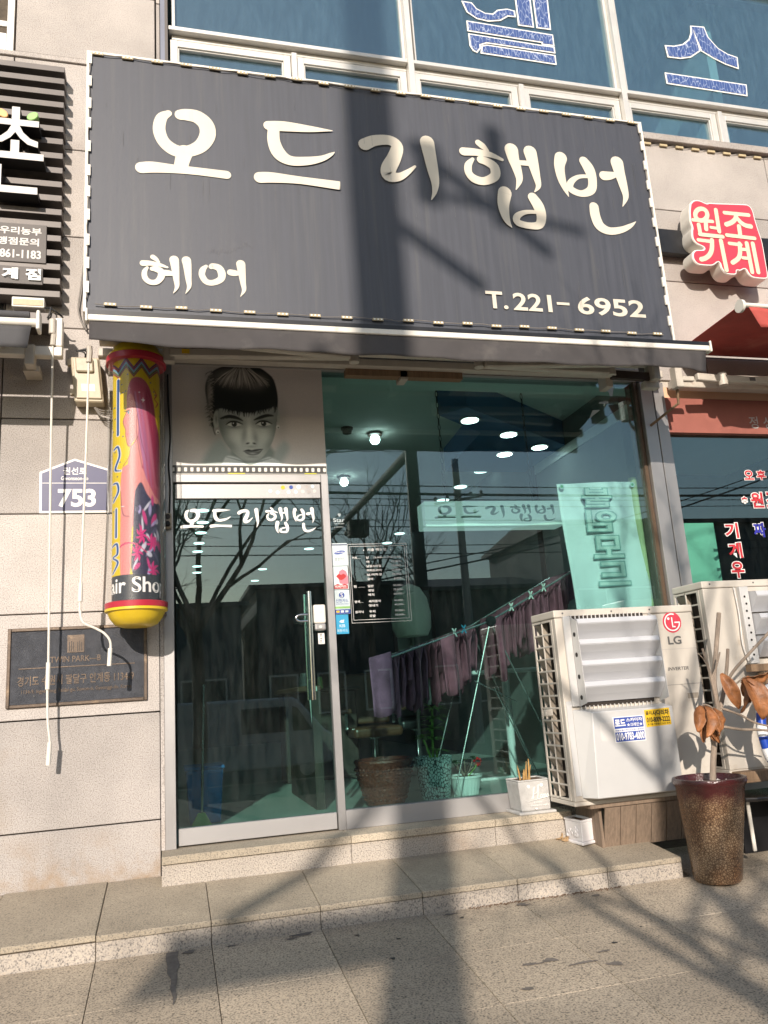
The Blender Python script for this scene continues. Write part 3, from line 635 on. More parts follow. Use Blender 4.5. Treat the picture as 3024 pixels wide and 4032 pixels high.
# door leaf with its fittings
door = MB().box(.050, 1.056, .036, .084, .290, .392).build('door', 'steel_rail', bld, bevel=.003); MB().box(.050, 1.056, .036, .084, 2.518, 2.622).build('top_rail', 'steel_rail', door, bevel=.003); door['label'] = 'tinted glass door with steel rails and white lettering'
MB().box(.050, 1.056, .056, .066, .3925, 2.5175).build('pane', 'door_glass', door)
pulls = MB(); pulls.tube([(.930, -.022, 1.12), (.930, -.022, 1.845)], .0155, 14)
pulls.tube([(.93, -.022, 1.25), (.93, .056, 1.25)], .010, 10); pulls.tube([(.93, -.022, 1.72), (.93, .056, 1.72)], .010, 10)
pulls.build('pull_handle', 'chrome', door, smooth=True)
pulls = MB(); pulls.tube([(.925, .14, 1.12), (.925, .14, 1.845)], .0155, 14); pulls.build('pull_handle', 'chrome', door, smooth=True)
hk = MB(); hk.tube(catmull([(.925, -.006, 1.690), (.87, -.006, 1.690), (.846, -.006, 1.683), (.836, -.006, 1.668), (.846, -.006, 1.653), (.87, -.006, 1.646), (.925, -.006, 1.646)], 4), .0075, 10)
hk.build('lock_bow', 'chrome', door, smooth=True)
lk = MB(); lk.box(.962, 1.046, .012, .055, 1.628, 1.757); lo = lk.build('door_lock', 'white_paint', door, bevel=.012, seg=3)
MB().box(.966, 1.044, .006, .055, 1.580, 1.627).build('lock_base', 'steel', lo, bevel=.01, seg=2)
MB().disc((1.004, .006, 1.603), (0, -1, 0), .011).build('lock_button', 'letter_white', lo)
st = MB(); st.box(.992, 1.036, .0535, .0555, 1.490, 1.566); so = st.build('pull_sticker', 'white_vinyl', door)
t = MB()
for k, ch in enumerate('당기세요'): put_text(t, ch, 1.003, 1.021, 1.548 - k * .0135, 1.560 - k * .0135, .0525, .02)
put_text(t, 'PULL', 1.000, 1.028, 1.496, 1.503, .0525)
t.build('letter', 'black_ink', so, recalc=False)
# brush lettering on the door glass
def door_fx(x, z): return (.083 + (x + .1835) * .2553, 2.270 + (z - 4.353) * .265)
for k in ('o', 'deu', 'ri', 'haep', 'beon'): brush_letter('letter', k, door_fx, .0545, 'white_vinyl', door)
# round stickers on the top rail of the door
for k, (x, z, r, mt) in enumerate([(.160, 2.565, .017, 'white_vinyl'), (.700, 2.570, .014, 'pale_sticker'), (.752, 2.560, .014, 'white_vinyl'), (.790, 2.596, .015, 'yellow_sticker'), (.828, 2.562, .014, 'pale_sticker'), (.848, 2.598, .014, 'blue_sticker'),
                                   (.880, 2.564, .014, 'white_vinyl'), (.902, 2.600, .016, 'white_vinyl'), (.930, 2.566, .013, 'letter_white'), (.962, 2.602, .011, 'grey_vinyl'), (.972, 2.566, .014, 'grey_vinyl'), (1.002, 2.604, .013, 'pale_sticker'), (1.014, 2.568, .013, 'letter_white')]):
    MB().disc((x, .036, z), (0, -1, 0), r, 18, .0012).build('round_sticker', mt, door)

# ------------------------------------------------------------------ portrait panel over the door
pos = thing('portrait_panel', 'grey panel over the door with a black-and-white portrait of a woman with a dark fringe', 'poster', (.55, .03, 2.69))
MB().box(.006, 1.110, .034, .048, 2.692, 3.515).build('panel_board', 'white_paint', pos)
nx, nz = 340, 250
U = np.linspace(105, 1262, nx); V = np.linspace(1052, 235, nz); X, Y = np.meshgrid(U, V)
C = np.zeros(X.shape + (3,)); C[:] = (.50, .455, .42)
C = glow(C, X, Y, 455, 560, 110, 330, (.10, .12, .105), .80); C = glow(C, X, Y, 930, 640, 60, 170, (.22, .23, .21), .45)
C = glow(C, X, Y, 700, 1010, 520, 120, (.66, .66, .64), .75)
blk = (.008, .011, .010); fr = random.Random(5)
# shoulders and soft collar
C = over(C, sdf_poly(X, Y, [(330, 1000), (390, 880), (480, 800), (560, 900), (620, 985)], 5), (.26, .32, .30), 34, .85)
C = over(C, sdf_poly(X, Y, [(840, 990), (880, 880), (950, 810), (985, 870), (900, 1000)], 5), (.30, .36, .34), 34, .8)
# back of the hair, with loose tufts on the left
C = over(C, sdf_poly(X, Y, [(392, 560), (376, 420), (405, 325), (470, 268), (580, 240), (740, 240), (826, 275), (892, 350), (915, 470), (912, 560), (902, 650), (880, 660), (470, 680), (445, 770), (420, 700), (408, 620)], 5), blk, 6)
for k in range(40):
    y0 = fr.uniform(300, 700); x0 = 385 + 25 * abs(math.sin(y0 / 90.)) ; C = stroke(C, X, Y, [(x0 + 35, y0 - 12, 9), (x0 + fr.uniform(0, 14), y0, 7), (x0 + fr.uniform(-22, 4), y0 + fr.uniform(5, 26), 1)], blk if k % 3 else (.20, .19, .165), 3, .9)
# neck and collar
C = over(C, sdf_poly(X, Y, [(560, 850), (850, 850), (830, 985), (560, 985)], 3), (.22, .26, .235), 20)
C = over(C, sdf_poly(X, Y, [(480, 1000), (520, 925), (600, 935), (690, 990), (780, 945), (850, 930), (915, 1000)], 5), (.60, .65, .63), 10)
C = stroke(C, X, Y, [(520, 930, 3), (600, 950, 8), (690, 985, 4)], (.16, .20, .18), 6, .8); C = stroke(C, X, Y, [(690, 985, 4), (780, 955, 8), (850, 935, 3)], (.16, .20, .18), 6, .8)
# ears
C = over(C, ell(X, Y, 455, 650, 24, 66, .1), (.34, .36, .32), 5); C = glow(C, X, Y, 452, 650, 10, 36, (.10, .11, .10), .8); C = over(C, ell(X, Y, 914, 620, 13, 52), (.34, .36, .32), 5)
# face, modelled with soft light and shade
face = [(462, 560), (468, 680), (496, 790), (556, 880), (640, 952), (700, 968), (764, 946), (834, 868), (882, 760), (903, 640), (895, 540), (700, 480), (520, 500)]
fs = sdf_poly(X, Y, face, 6); F = np.zeros(C.shape); F[:] = (.44, .47, .43)
F = glow(F, X, Y, 480, 720, 70, 220, (.10, .125, .11), .9, -.28); F = glow(F, X, Y, 905, 700, 62, 200, (.10, .125, .11), .85, .24)
F = glow(F, X, Y, 700, 560, 260, 70, (.16, .18, .165), .8); F = glow(F, X, Y, 700, 985, 150, 46, (.16, .19, .17), .7)
F = glow(F, X, Y, 600, 785, 66, 62, (.60, .64, .59), .75); F = glow(F, X, Y, 800, 775, 50, 58, (.56, .60, .55), .7); F = glow(F, X, Y, 692, 735, 20, 95, (.66, .69, .64), .75); F = glow(F, X, Y, 700, 935, 46, 22, (.55, .59, .55), .6)
F = glow(F, X, Y, 556, 850, 40, 60, (.17, .20, .18), .55, -.6); F = glow(F, X, Y, 838, 840, 36, 60, (.17, .20, .18), .55, .6)
F = glow(F, X, Y, 652, 770, 20, 62, (.17, .20, .18), .6, .12); F = glow(F, X, Y, 738, 790, 18, 46, (.17, .20, .18), .6, -.1); F = glow(F, X, Y, 702, 852, 34, 10, (.20, .23, .21), .6)
al = np.clip(.5 - fs / 8, 0, 1)[..., None]; C = C * (1 - al) + F * al
# fringe: a heavy mass and many separate wisps
C = over(C, sdf_poly(X, Y, [(430, 420), (445, 560), (500, 572), (560, 584), (620, 592), (680, 600), (730, 596), (770, 580), (820, 572), (880, 548), (912, 510), (905, 400), (850, 300), (640, 300), (480, 330)], 4), blk, 8)
for k in range(90):
    x = 440 + fr.random() * 465; e = 575 + 44 * math.sin((x - 430) / 480 * 3.1) + fr.uniform(-22, 16)
    C = stroke(C, X, Y, [(x + (690 - x) * .06, 500, 9), (x + fr.uniform(-5, 5), e - 32, 7), (x + fr.uniform(-14, 14), e, 1)], blk, 2.5, .92)
C = glow(C, X, Y, 600, 345, 120, 55, (.34, .31, .27), .75, .12); C = glow(C, X, Y, 770, 360, 60, 50, (.26, .24, .21), .6, -.3); C = glow(C, X, Y, 405, 470, 18, 120, (.30, .28, .24), .6)
for k in range(170):
    x = 440 + fr.random() * 420; a_ = (x - 645) / 200; y1 = 395 - 22 * a_ * a_ + fr.uniform(-34, 34)
    C = stroke(C, X, Y, [(645 + (x - 645) * .30, 262 + fr.uniform(-8, 14), 1), (645 + (x - 645) * .66, 318, 3 + fr.uniform(0, 4)), (x, y1, 1)], (.52, .475, .41) if k % 2 else (.012, .014, .013), 2.5, fr.uniform(.25, .7))
for k in range(40):
    y0 = fr.uniform(330, 640); C = stroke(C, X, Y, [(402 + fr.uniform(-12, 12), y0, 1), (418, y0 + 16, 4), (440 + fr.uniform(-10, 10), y0 + 34, 1)], (.24, .225, .195), 3, .5)
# brows, eyes, nose, lips
for q in ([(484, 646, 10), (540, 630, 25), (600, 638, 24), (646, 660, 8)], [(732, 652, 9), (780, 632, 24), (830, 617, 23), (876, 618, 9)]): C = stroke(C, X, Y, q, blk, 5)
for k in range(34):
    for (xa, ya, xb, yb) in ((488, 645, 640, 648), (736, 645, 874, 614)):
        t = fr.random(); x = xa + (xb - xa) * t; y0 = ya + (yb - ya) * t - 10 * math.sin(3.14 * t); C = stroke(C, X, Y, [(x, y0 + 9, 3), (x + 8, y0 - 9, 1)], blk, 2, .6)
for ex, ey, sg_ in ((583, 688, -1), (802, 680, 1)):
    C = glow(C, X, Y, ex, ey - 14, 74, 30, (.035, .045, .04), .85, -.08 * sg_); C = glow(C, X, Y, ex, ey + 24, 56, 12, (.13, .15, .135), .6)
    C = over(C, sdf_poly(X, Y, [(ex - 52, ey + 5), (ex - 22, ey - 16), (ex + 16, ey - 17), (ex + 52, ey + 5), (ex + 18, ey + 17), (ex - 20, ey + 18)], 4), (.46, .48, .45), 3)
    C = over(C, ell(X, Y, ex, ey - 2, 20, 20), (.02, .023, .021), 3); C = over(C, ell(X, Y, ex, ey - 2, 9, 9), (.004, .004, .004), 2)
    C = stroke(C, X, Y, [(ex - 62, ey + 3, 4), (ex - 26, ey - 18, 12), (ex + 18, ey - 19, 12), (ex + 64, ey - 2, 4)], blk, 3); C = stroke(C, X, Y, [(ex - 44, ey + 13, 2), (ex, ey + 20, 4), (ex + 44, ey + 11, 2)], (.05, .055, .05), 3, .8)
    C = over(C, ell(X, Y, ex - 6, ey - 8, 4, 4), (.85, .85, .83), 1.8)
C = glow(C, X, Y, 702, 812, 26, 14, (.60, .63, .58), .6)
C = over(C, ell(X, Y, 678, 828, 13, 6, -.25), (.03, .035, .03), 5); C = over(C, ell(X, Y, 727, 828, 12, 6, .25), (.03, .035, .03), 5)
C = over(C, sdf_poly(X, Y, [(640, 886), (680, 872), (706, 877), (738, 870), (792, 868), (745, 885), (700, 891)], 4), (.035, .04, .036), 4)
C = over(C, sdf_poly(X, Y, [(646, 887), (700, 891), (760, 884), (788, 870), (760, 904), (716, 916), (676, 910)], 4), (.12, .13, .12), 4); C = glow(C, X, Y, 712, 902, 24, 6, (.46, .48, .45), .7); C = glow(C, X, Y, 708, 928, 40, 9, (.15, .17, .155), .6)
for x, y in ((460, 745), (908, 702)): C = over(C, ell(X, Y, x, y, 13, 15), (.52, .53, .49), 3); C = over(C, ell(X, Y, x + 3, y + 4, 6, 6), (.06, .06, .06), 3)
C = C * 1.4 * (1 + np.random.RandomState(3).normal(0, .035, C.shape[:2])[..., None])
# film strip along the lower edge
C = over(C, np.abs(Y - 1021) - 34, (.80, .78, .72), 2); C = over(C, np.abs(Y - 1021) - 29, (.045, .042, .04), 1.5)
for k in range(26):
    hx = 138 + k * 44.4; C = over(C, np.maximum(np.abs(X - hx) - 5, 0) ** 2 + np.maximum(np.abs(Y - 1021) - 9, 0) ** 2 - 30, (.78, .74, .66), 12)
C = over(C, np.maximum(np.abs(X - 590) - 62, np.abs(Y - 1050) - 4), (.70, .66, .02), 2); C = over(C, np.maximum(np.abs(X - 1140) - 45, np.abs(Y - 1050) - 4), (.70, .66, .02), 2)
Pm = np.zeros(X.shape + (3,)); Pm[..., 0] = .008 + (X - 105) / 1157 * 1.100; Pm[..., 1] = .0325; Pm[..., 2] = 3.512 - (Y - 235) / 817 * .818
paint_grid('portrait_print', Pm, C, 'poster_print', pos)

# ------------------------------------------------------------------ main signboard
SY = -.66
sg = thing('shop_signboard', 'large dark grey cloth signboard with cream brush lettering above the salon front', 'signboard', (1.58, SY, 3.53))
fn = MB()
PX = [[(x, SY + .004 * math.sin(x * 2.1 + z), z) for x in np.linspace(-.470, 3.630, 24)] for z in np.linspace(3.530, 5.380, 10)]
fn.grid(PX); fn.box(-.471, 3.631, SY + .012, SY + .30, 3.531, 5.379); fn.build('sign_face', 'sign_cloth', sg, smooth=True)
fr_ = MB(); fr_.box(-.487, -.470, SY - .012, SY + .05, 3.52, 5.395); fr_.box(3.630, 3.646, SY - .012, SY + .05, 3.52, 5.395); fr_.box(-.470, 3.630, SY - .010, SY + .05, 5.380, 5.395)
fr_.build('sign_frame', 'white_paint', sg)
br = MB()
for x in (.2, 1.6, 3.0):
    for z in (3.75, 5.1): br.box(x - .02, x + .02, SY + .30, .0, z - .02, z + .02)
br.build('sign_bracket', 'black_metal', sg)
ident = lambda x, z: (x, z)
for k in ('o', 'deu', 'ri', 'haep', 'beon', 'he', 'eo'): brush_letter('letter', k, ident, SY - .0075, 'cream_vinyl', sg)
t = MB(); put_text(t, 'T.', 2.170, 2.335, 3.705, 3.838, SY - .0075, .022); put_text(t, '221', 2.375, 2.675, 3.703, 3.838, SY - .0075, .022)
put_text(t, '-', 2.715, 2.815, 3.765, 3.785, SY - .0075, .03); put_text(t, '6952', 2.880, 3.430, 3.700, 3.842, SY - .0075, .022)
t.build('phone_number', 'cream_vinyl', sg, recalc=False)
M('led_body', (.46, .37, .22), .5, 0, .15, 30); M('led_dot', (.85, .85, .80), .3)
def led(x, z, vert=False, y=SY - .02, par=sg):
    a, b = (.010, .038) if vert else (.036, .009)
    m = MB(); m.box(x - a, x + a, y, y + .012, z - b, z + b); o = m.build('led_module', 'led_body' if not vert else 'white_paint', par)
    dd = MB()
    for k in (-1, 0, 1): dd.box(x + (0 if vert else k * .024) - .005, x + (0 if vert else k * .024) + .005, y - .003, y, z + (k * .024 if vert else 0) - .005, z + (k * .024 if vert else 0) + .005)
    dd.build('led_dot', 'led_dot', o)
def wire(pts, par, r=.003, mt='wire_grey', sag=0):
    Q = catmull(pts, 5); return MB().tube([tuple(q) for q in Q], r, 5).build('cable', mt, par, smooth=True)
lr = random.Random(9)
zs = [5.33 - k * .165 for k in range(11)]
for z in zs: led(-.464, z + lr.uniform(-.01, .01), True); led(3.618, z + lr.uniform(-.01, .01), True)
wire([(-.466 + lr.uniform(-.006, .008), SY - .016, z) for z in np.linspace(5.36, 3.60, 22)], sg); wire([(3.62 + lr.uniform(-.006, .006), SY - .016, z) for z in np.linspace(5.36, 3.56, 22)], sg)
xt = np.linspace(-.42, 3.56, 22)
for x in xt: led(x, 5.372 + lr.uniform(-.004, .004))
for x in np.linspace(-.33, 3.50, 19): led(x, 3.572 + lr.uniform(-.005, .005))
wire([(x, SY - .016, 5.372 + lr.uniform(-.008, .006)) for x in np.linspace(-.45, 3.6, 40)], sg); wire([(x, SY - .016, 3.572 + lr.uniform(-.008, .006)) for x in np.linspace(-.42, 3.55, 40)], sg)
M('scuff', (.125, .12, .12), .8)
sc = MB()
for k in range(16):
    x = .28 + k * .018; z = 3.955 + (x - .28) * .28 + lr.uniform(-.01, .03); h = lr.uniform(.012, .035); sc.box(x, x + .0022, SY - .0078, SY - .0072, z, z + h)
for k in range(60):
    x = lr.uniform(-.4, 3.55); z = lr.uniform(4.3, 5.3); sc.box(x, x + .0012, SY - .0078, SY - .0072, z, z + lr.uniform(.03, .12))
for k in range(14):
    x = lr.choice([1.98, 2.0, 2.9, 3.1, 3.3, 3.36, 3.5, 3.42, 2.6]) + lr.uniform(-.02, .02); z = lr.uniform(3.7, 5.1); sc.box(x, x + .0016, SY - .0078, SY - .0072, z, z + lr.uniform(.04, .22))
sc.build('scratches', 'scuff', sg)['kind'] = 'stuff'

# ------------------------------------------------------------------ dark awning folded under the signboard
aw = thing('shop_awning', 'dark grey retracted awning with white front bar under the signboard', 'awning', (1.65, -.9, 3.2))
ab = MB(); ab.box(-.436, 3.735, -.915, -.87, 3.385, 3.412); ab.build('bar_top', 'black_metal', aw)
ab = MB(); ab.box(-.436, 3.735, -.918, -.868, 3.345, 3.3845); ab.build('front_bar', 'white_paint', aw, bevel=.005)
for x in (-.45, 3.737): MB().box(x, x + .014, -.924, -.862, 3.338, 3.420).build('end_cap', 'white_paint', aw, bevel=.004)
P = []
for i, z in enumerate(np.linspace(3.346, 3.200, 9)):
    row = []
    for x in np.linspace(-.428, 3.705, 90):
        f = i / 8; e = .030 * math.exp(-((x + .43) / .25) ** 2) + .02 * math.exp(-((x - 3.7) / .12) ** 2) * -1
        row.append((x - (.02 * f if x > 3.6 else 0), -.905 + f * (.012 * math.sin(x * 7.3) + .008 * math.sin(x * 17 + 1)) - .01 * f, z + f * (e + .006 * math.sin(x * 2.1))))
    P.append(row)
MB().grid(P).build('valance', 'awning_cloth', aw, smooth=True, thick=.003)
MB().grid([[(x, -.892 + t * .60, 3.385 + t * .12) for x in np.linspace(-.42, 3.70, 12)] for t in (0, .5, 1)]).build('awning_fabric', 'awning_cloth', aw, thick=.003)
MB().tube([(-.42, -.28, 3.53), (3.70, -.28, 3.53)], .055, 16).build('roller', 'off_white_arm', aw, smooth=True)
MB().box(-.44, 3.86, -.17, -.10, 3.452, 3.512).build('torsion_bar', 'off_white_arm', aw, bevel=.006)
# folding arms
def arm(x0, x1, z, y0, y1, w=.028): return MB().hexa([(x0, y0 - w, z - .030), (x1, y1 - w, z - .030), (x1, y1 + w, z - .030), (x0, y0 + w, z - .030), (x0, y0 - w, z + .030), (x1, y1 - w, z + .030), (x1, y1 + w, z + .030), (x0, y0 + w, z + .030)])
arm(.02, 1.24, 3.415, -.34, -.42).build('folding_arm', 'off_white_arm', aw, bevel=.008); arm(.14, 1.22, 3.40, -.60, -.46).build('folding_arm', 'off_white_arm', aw, bevel=.008)
arm(2.18, 3.25, 3.395, -.42, -.38).build('folding_arm', 'off_white_arm', aw, bevel=.008); arm(2.20, 3.30, 3.375, -.46, -.60).build('folding_arm', 'off_white_arm', aw, bevel=.008)
arm(3.27, 3.62, 3.375, -.36, -.34, .022).build('folding_arm', 'dark_wood', aw)
for x, y in ((1.25, -.43), (2.17, -.43), (3.26, -.38)): MB().tube([(x, y, 3.36), (x, y, 3.455)], .036, 14).build('arm_joint', 'off_white_arm', aw, smooth=True)
MB().box(-.02, .055, -.36, -.30, 3.35, 3.50).build('arm_bracket', 'off_white_arm', aw, bevel=.006)
for p in ((3.60, 3.66, -.42, -.30, 3.33, 3.47), (3.55, 3.68, -.36, -.30, 3.28, 3.34)): MB().box(*p).build('arm_bracket', 'off_white_arm', aw, bevel=.006)
for x, z in ((.10, 3.415), (3.02, 3.405), (3.45, 3.385)):
    q = MB(); q.box(x, x + .05, -.452 if x > 1 else -.385, -.450 if x > 1 else -.383, z - .016, z + .016); q.build('arm_label', 'yellow_sticker' if x < 1 else 'dark_grey_ink', aw)
ru = MB(); ru.box(1.26, 2.16, -.12, -.05, 3.40, 3.45); ru.build('back_rail', 'wood_post', aw)
for x in (-.10, 1.7, 3.4): MB().box(x - .03, x + .03, -.12, .0, 3.38, 3.53).build('wall_bracket', 'off_white_arm', aw, bevel=.004)

# crank rods that hang from the two left-hand awnings
def rod(label, P, sl, y0, y1, zt_, zb):
    yy = lambda z: y1 + (y0 - y1) * (z - zb) / (zt_ - zb)
    o = thing('crank_rod', label, 'crank rod', (P[0][0], y0, P[0][1]), 'awning crank rods')
    Q = catmull([(x, yy(z), z) for x, z in P], 4)
    MB().tube([tuple(q) for q in Q], .0072, 8).build('rod', 'white_paint', o, smooth=True)
    for a, b in sl:
        xa = np.interp(a, [p[1] for p in P][::-1], [p[0] for p in P][::-1]); xb = np.interp(b, [p[1] for p in P][::-1], [p[0] for p in P][::-1])
        MB().tube([(xa, yy(a), a), (xb, yy(b), b)], .0135, 10).build('grip', 'white_paint', o, smooth=True)
    x, z = P[0]; hk = MB(); hk.tube([(x, y0, z - .02), (x + .005, y0, z + .05), (x + .002, y0, z + .09)], .018, 8); hk.build('hook', 'off_white_arm', o, smooth=True)
    return o
rod('straight white crank rod hanging left of the house number plate', [(-.712, 3.50), (-.712, 2.70), (-.705, 1.45), (-.709, 1.34), (-.703, 1.10), (-.690, .985), (-.697, .86)], [(1.45, 1.29), (.98, .85)], -.24, -.13, 3.5, .86)
rod('white crank rod with a bent lower end, hanging beside the barber pole', [(-.478, 3.34), (-.490, 2.66), (-.512, 1.81), (-.511, 1.735), (-.494, 1.665), (-.42, 1.625), (-.369, 1.590), (-.337, 1.532), (-.344, 1.41)], [(1.90, 1.79), (1.505, 1.40)], -.36, -.32, 3.34, 1.41)

# ------------------------------------------------------------------ left neighbour: slatted sign, little awning, wall fittings
sl = thing('slatted_sign', 'dark metal slat sign with white block letters and coloured leaves at the left edge', 'sign', (-1.1, 0, 3.9))
zz = [5.70, 5.601, 5.502, 5.404, 5.303, 5.205, 5.104, 4.988, 4.872, 4.762, 4.653, 4.545, 4.448, 4.343, 4.233, 4.128, 4.021, 3.926]
for k, z in enumerate(zz): MB().box(-2.2, -.690 + .001 * (k % 3), -.14, -.005, z - .050, z - .004).build('slat', 'slat_metal', sl, bevel=.002)
for x in (-1.7, -1.1): MB().box(x, x + .04, -.006, -.001, 3.8, 5.7).build('slat_batten', 'black_metal', sl)
def block(polys, y0=-.255, y1=-.135, face='letter_white'):
    for p in polys:
        MB().prism(p, y0, y1).build('letter_body', 'letter_side', sl); f = [(x, z) for x, z in p]; MB().prism(f, y0 - .004, y0 - .0005).build('letter', face, sl)
block([[(-1.006, 5.13), (-.955, 5.13), (-.955, 5.228), (-1.006, 5.227)], [(-1.14, 5.082), (-.832, 5.082), (-.832, 5.1295), (-1.14, 5.1295)],
       [(-.985, 5.0815), (-.955, 5.0815), (-.93, 5.03), (-.885, 4.985), (-.835, 4.967), (-.835, 4.922), (-.90, 4.940), (-.95, 4.985), (-.98, 5.03), (-1.01, 4.985), (-1.06, 4.945), (-1.13, 4.93), (-1.13, 4.975), (-1.07, 4.99), (-1.03, 5.03), (-1.006, 5.0815)],
       [(-1.007, 4.874), (-.953, 4.874), (-.953, 4.966), (-1.007, 4.966)], [(-1.17, 4.822), (-.796, 4.822), (-.797, 4.8735), (-1.17, 4.8735)],
       [(-1.11, 4.562), (-.829, 4.562), (-.831, 4.614), (-1.058, 4.614), (-1.058, 4.77), (-1.11, 4.77)]])
for cx, cz, mt, rot in ((-.875, 5.167, 'leaf_lime', .75), (-1.066, 5.168, 'leaf_orange', -.75)):
    q = [(cx + math.cos(rot) * .042 * math.cos(t) - math.sin(rot) * .028 * math.sin(t), cz + math.sin(rot) * .042 * math.cos(t) + math.cos(rot) * .028 * math.sin(t)) for t in [6.283 * k / 20 for k in range(20)]]
    MB().prism(q, -.262, -.20).build('leaf', mt, sl, bevel=.004)
MB().box(-1.6, -.780, -.150, -.135, 4.116, 4.402).build('name_plate', 'grey_plate', sl, bevel=.002); MB().box(-1.6, -.797, -.150, -.135, 3.956, 4.084).build('name_plate', 'grey_plate', sl, bevel=.002)
t = MB(); ty = -.1525
put_text(t, '우리농부', -1.075, -.812, 4.318, 4.376, ty, .03); put_text(t, '가맹점문의', -1.155, -.826, 4.238, 4.296, ty, .03); put_text(t, '-861-1183', -1.09, -.812, 4.142, 4.206, ty, .03)
t.build('small_lettering', 'letter_white', sl, recalc=False)
t = MB(); put_text(t, '계', -1.05, -.950, 3.982, 4.066, -.1605, .045); put_text(t, '점', -.905, -.808, 3.982, 4.066, -.1605, .045); t.build('small_lettering', 'white_vinyl', sl, recalc=False)
t = MB(); put_text(t, '계', -1.045, -.945, 3.978, 4.062, -.1545, .055); put_text(t, '점', -.90, -.803, 3.978, 4.062, -.1545, .055); t.build('letter_shade', 'letter_side', sl, recalc=False)
fl = thing('flood_light', 'small white strip lamp with glass front under the slatted sign', 'lamp', (-.87, -.16, 3.77))
MB().box(-.975, -.776, -.20, -.12, 3.765, 3.835).build('lamp_housing', 'white_paint', fl, bevel=.004); MB().box(-.967, -.784, -.204, -.1995, 3.776, 3.818).build('lamp_glass', 'led_body', fl)
wire([(-.80, -.17, 3.78), (-.74, -.20, 3.76), (-.70, -.22, 3.73), (-.66, -.18, 3.71)], fl, .006, 'wire_black'); wire([(-.735, -.20, 3.77), (-.74, -.21, 3.72), (-.755, -.2, 3.69)], fl, .006, 'wire_black')
la = thing('neighbour_awning', 'short grey awning with white bar at the left edge', 'awning', (-1.0, -.6, 3.3))
MB().tube([(-2.2, -.60, 3.455), (-.752, -.60, 3.462)], .026, 12).build('front_bar', 'white_paint', la, smooth=True); MB().tube([(-2.2, -.585, 3.515), (-.80, -.585, 3.518)], .022, 12).build('front_bar', 'left_awning_cloth', la, smooth=True)
MB().box(-.756, -.735, -.64, -.55, 3.405, 3.530).build('end_cap', 'white_paint', la, bevel=.006)
MB().grid([[(x, -.61 - .004 * math.sin(x * 9 + i), z) for x in np.linspace(-2.2, -.785 - .004 * i, 20)] for i, z in enumerate(np.linspace(3.438, 3.294, 6))]).build('valance', 'left_awning_cloth', la, smooth=True, thick=.003)
MB().grid([[(x, -.59 + t * .45, 3.50 + t * .16) for x in np.linspace(-2.2, -.80, 6)] for t in (0, .5, 1)]).build('awning_fabric', 'left_awning_cloth', la, thick=.003)
MB().box(-2.2, -.70, -.19, -.006, 3.655, 3.735).build('cassette', 'slat_metal', la, bevel=.004)
MB().box(-2.2, -.655, -.235, -.165, 3.412, 3.478).build('torsion_bar', 'white_paint', la, bevel=.005)
MB().box(-.88, -.82, -.25, -.15, 3.34, 3.482).build('wall_bracket', 'off_white_arm', la, bevel=.006); MB().box(-.90, -.80, -.16, -.004, 3.33, 3.37).build('wall_bracket', 'off_white_arm', la)
MB().box(-.70, -.655, -.24, -.16, 3.478, 3.68).build('gear_box', 'white_paint', la, bevel=.006); MB().tube([(-.715, -.24, 3.56), (-.715, -.24, 3.66)], .024, 10).build('gear_box', 'off_white_arm', la, smooth=True)

mb_ = thing('meter_box', 'beige electric box with a hooded lid on the granite wall, under the awning end', 'box', (-.51, 0, 3.15))
q = MB(); sh = lambda x, z: (x + (3.46 - z) * .10, z)
q.prism([sh(-.618, 3.462), sh(-.618, 3.145), sh(-.435, 3.145), sh(-.435, 3.462)], -.115, -.004); q.build('box_body', 'meter_beige', mb_, bevel=.008)
q = MB(); q.prism([sh(-.605, 3.452), sh(-.605, 3.165), sh(-.445, 3.165), sh(-.445, 3.452)], -.128, -.114); q.build('lid', 'meter_beige', mb_, bevel=.005)
q = MB(); q.prism([sh(-.588, 3.445), sh(-.590, 3.345), sh(-.478, 3.345), sh(-.475, 3.445)], -.150, -.127); q.build('hood', 'meter_beige', mb_, bevel=.008)
q = MB(); q.prism([sh(-.565, 3.265), sh(-.565, 3.215), sh(-.482, 3.215), sh(-.482, 3.265)], -.1297, -.1285); q.build('paper_label', 'white_vinyl', mb_)
for z in (3.43, 3.22): MB().box(-.64 + (3.46 - z) * .1, -.618 + (3.46 - z) * .1, -.10, -.06, z - .02, z + .02).build('hinge', 'meter_beige', mb_)
for k in range(4): wire([(-.47, -.06, 3.13), (-.42, -.08, 3.10 - k * .015), (-.34, -.10, 3.09 - k * .02)], mb_, .004)
for k in range(4): wire([(-.53, -.07, 3.465), (-.53 + k * .012, -.10, 3.50 + k * .008), (-.585 + k * .014, -.09, 3.515 + .005 * k)], mb_, .005, 'wire_black')
cb = thing('wall_cable', 'loose cable looping down the wall beside the signboard edge', 'cable', (-.53, -.02, 3.7))
wire([(-.545, -.03, 4.25), (-.57, -.03, 4.0), (-.582, -.03, 3.86), (-.56, -.03, 3.76), (-.525, -.03, 3.70)], cb, .006); wire([(-.535, -.03, 4.2), (-.545, -.03, 3.95), (-.545, -.03, 3.8), (-.53, -.03, 3.7)], cb, .006)

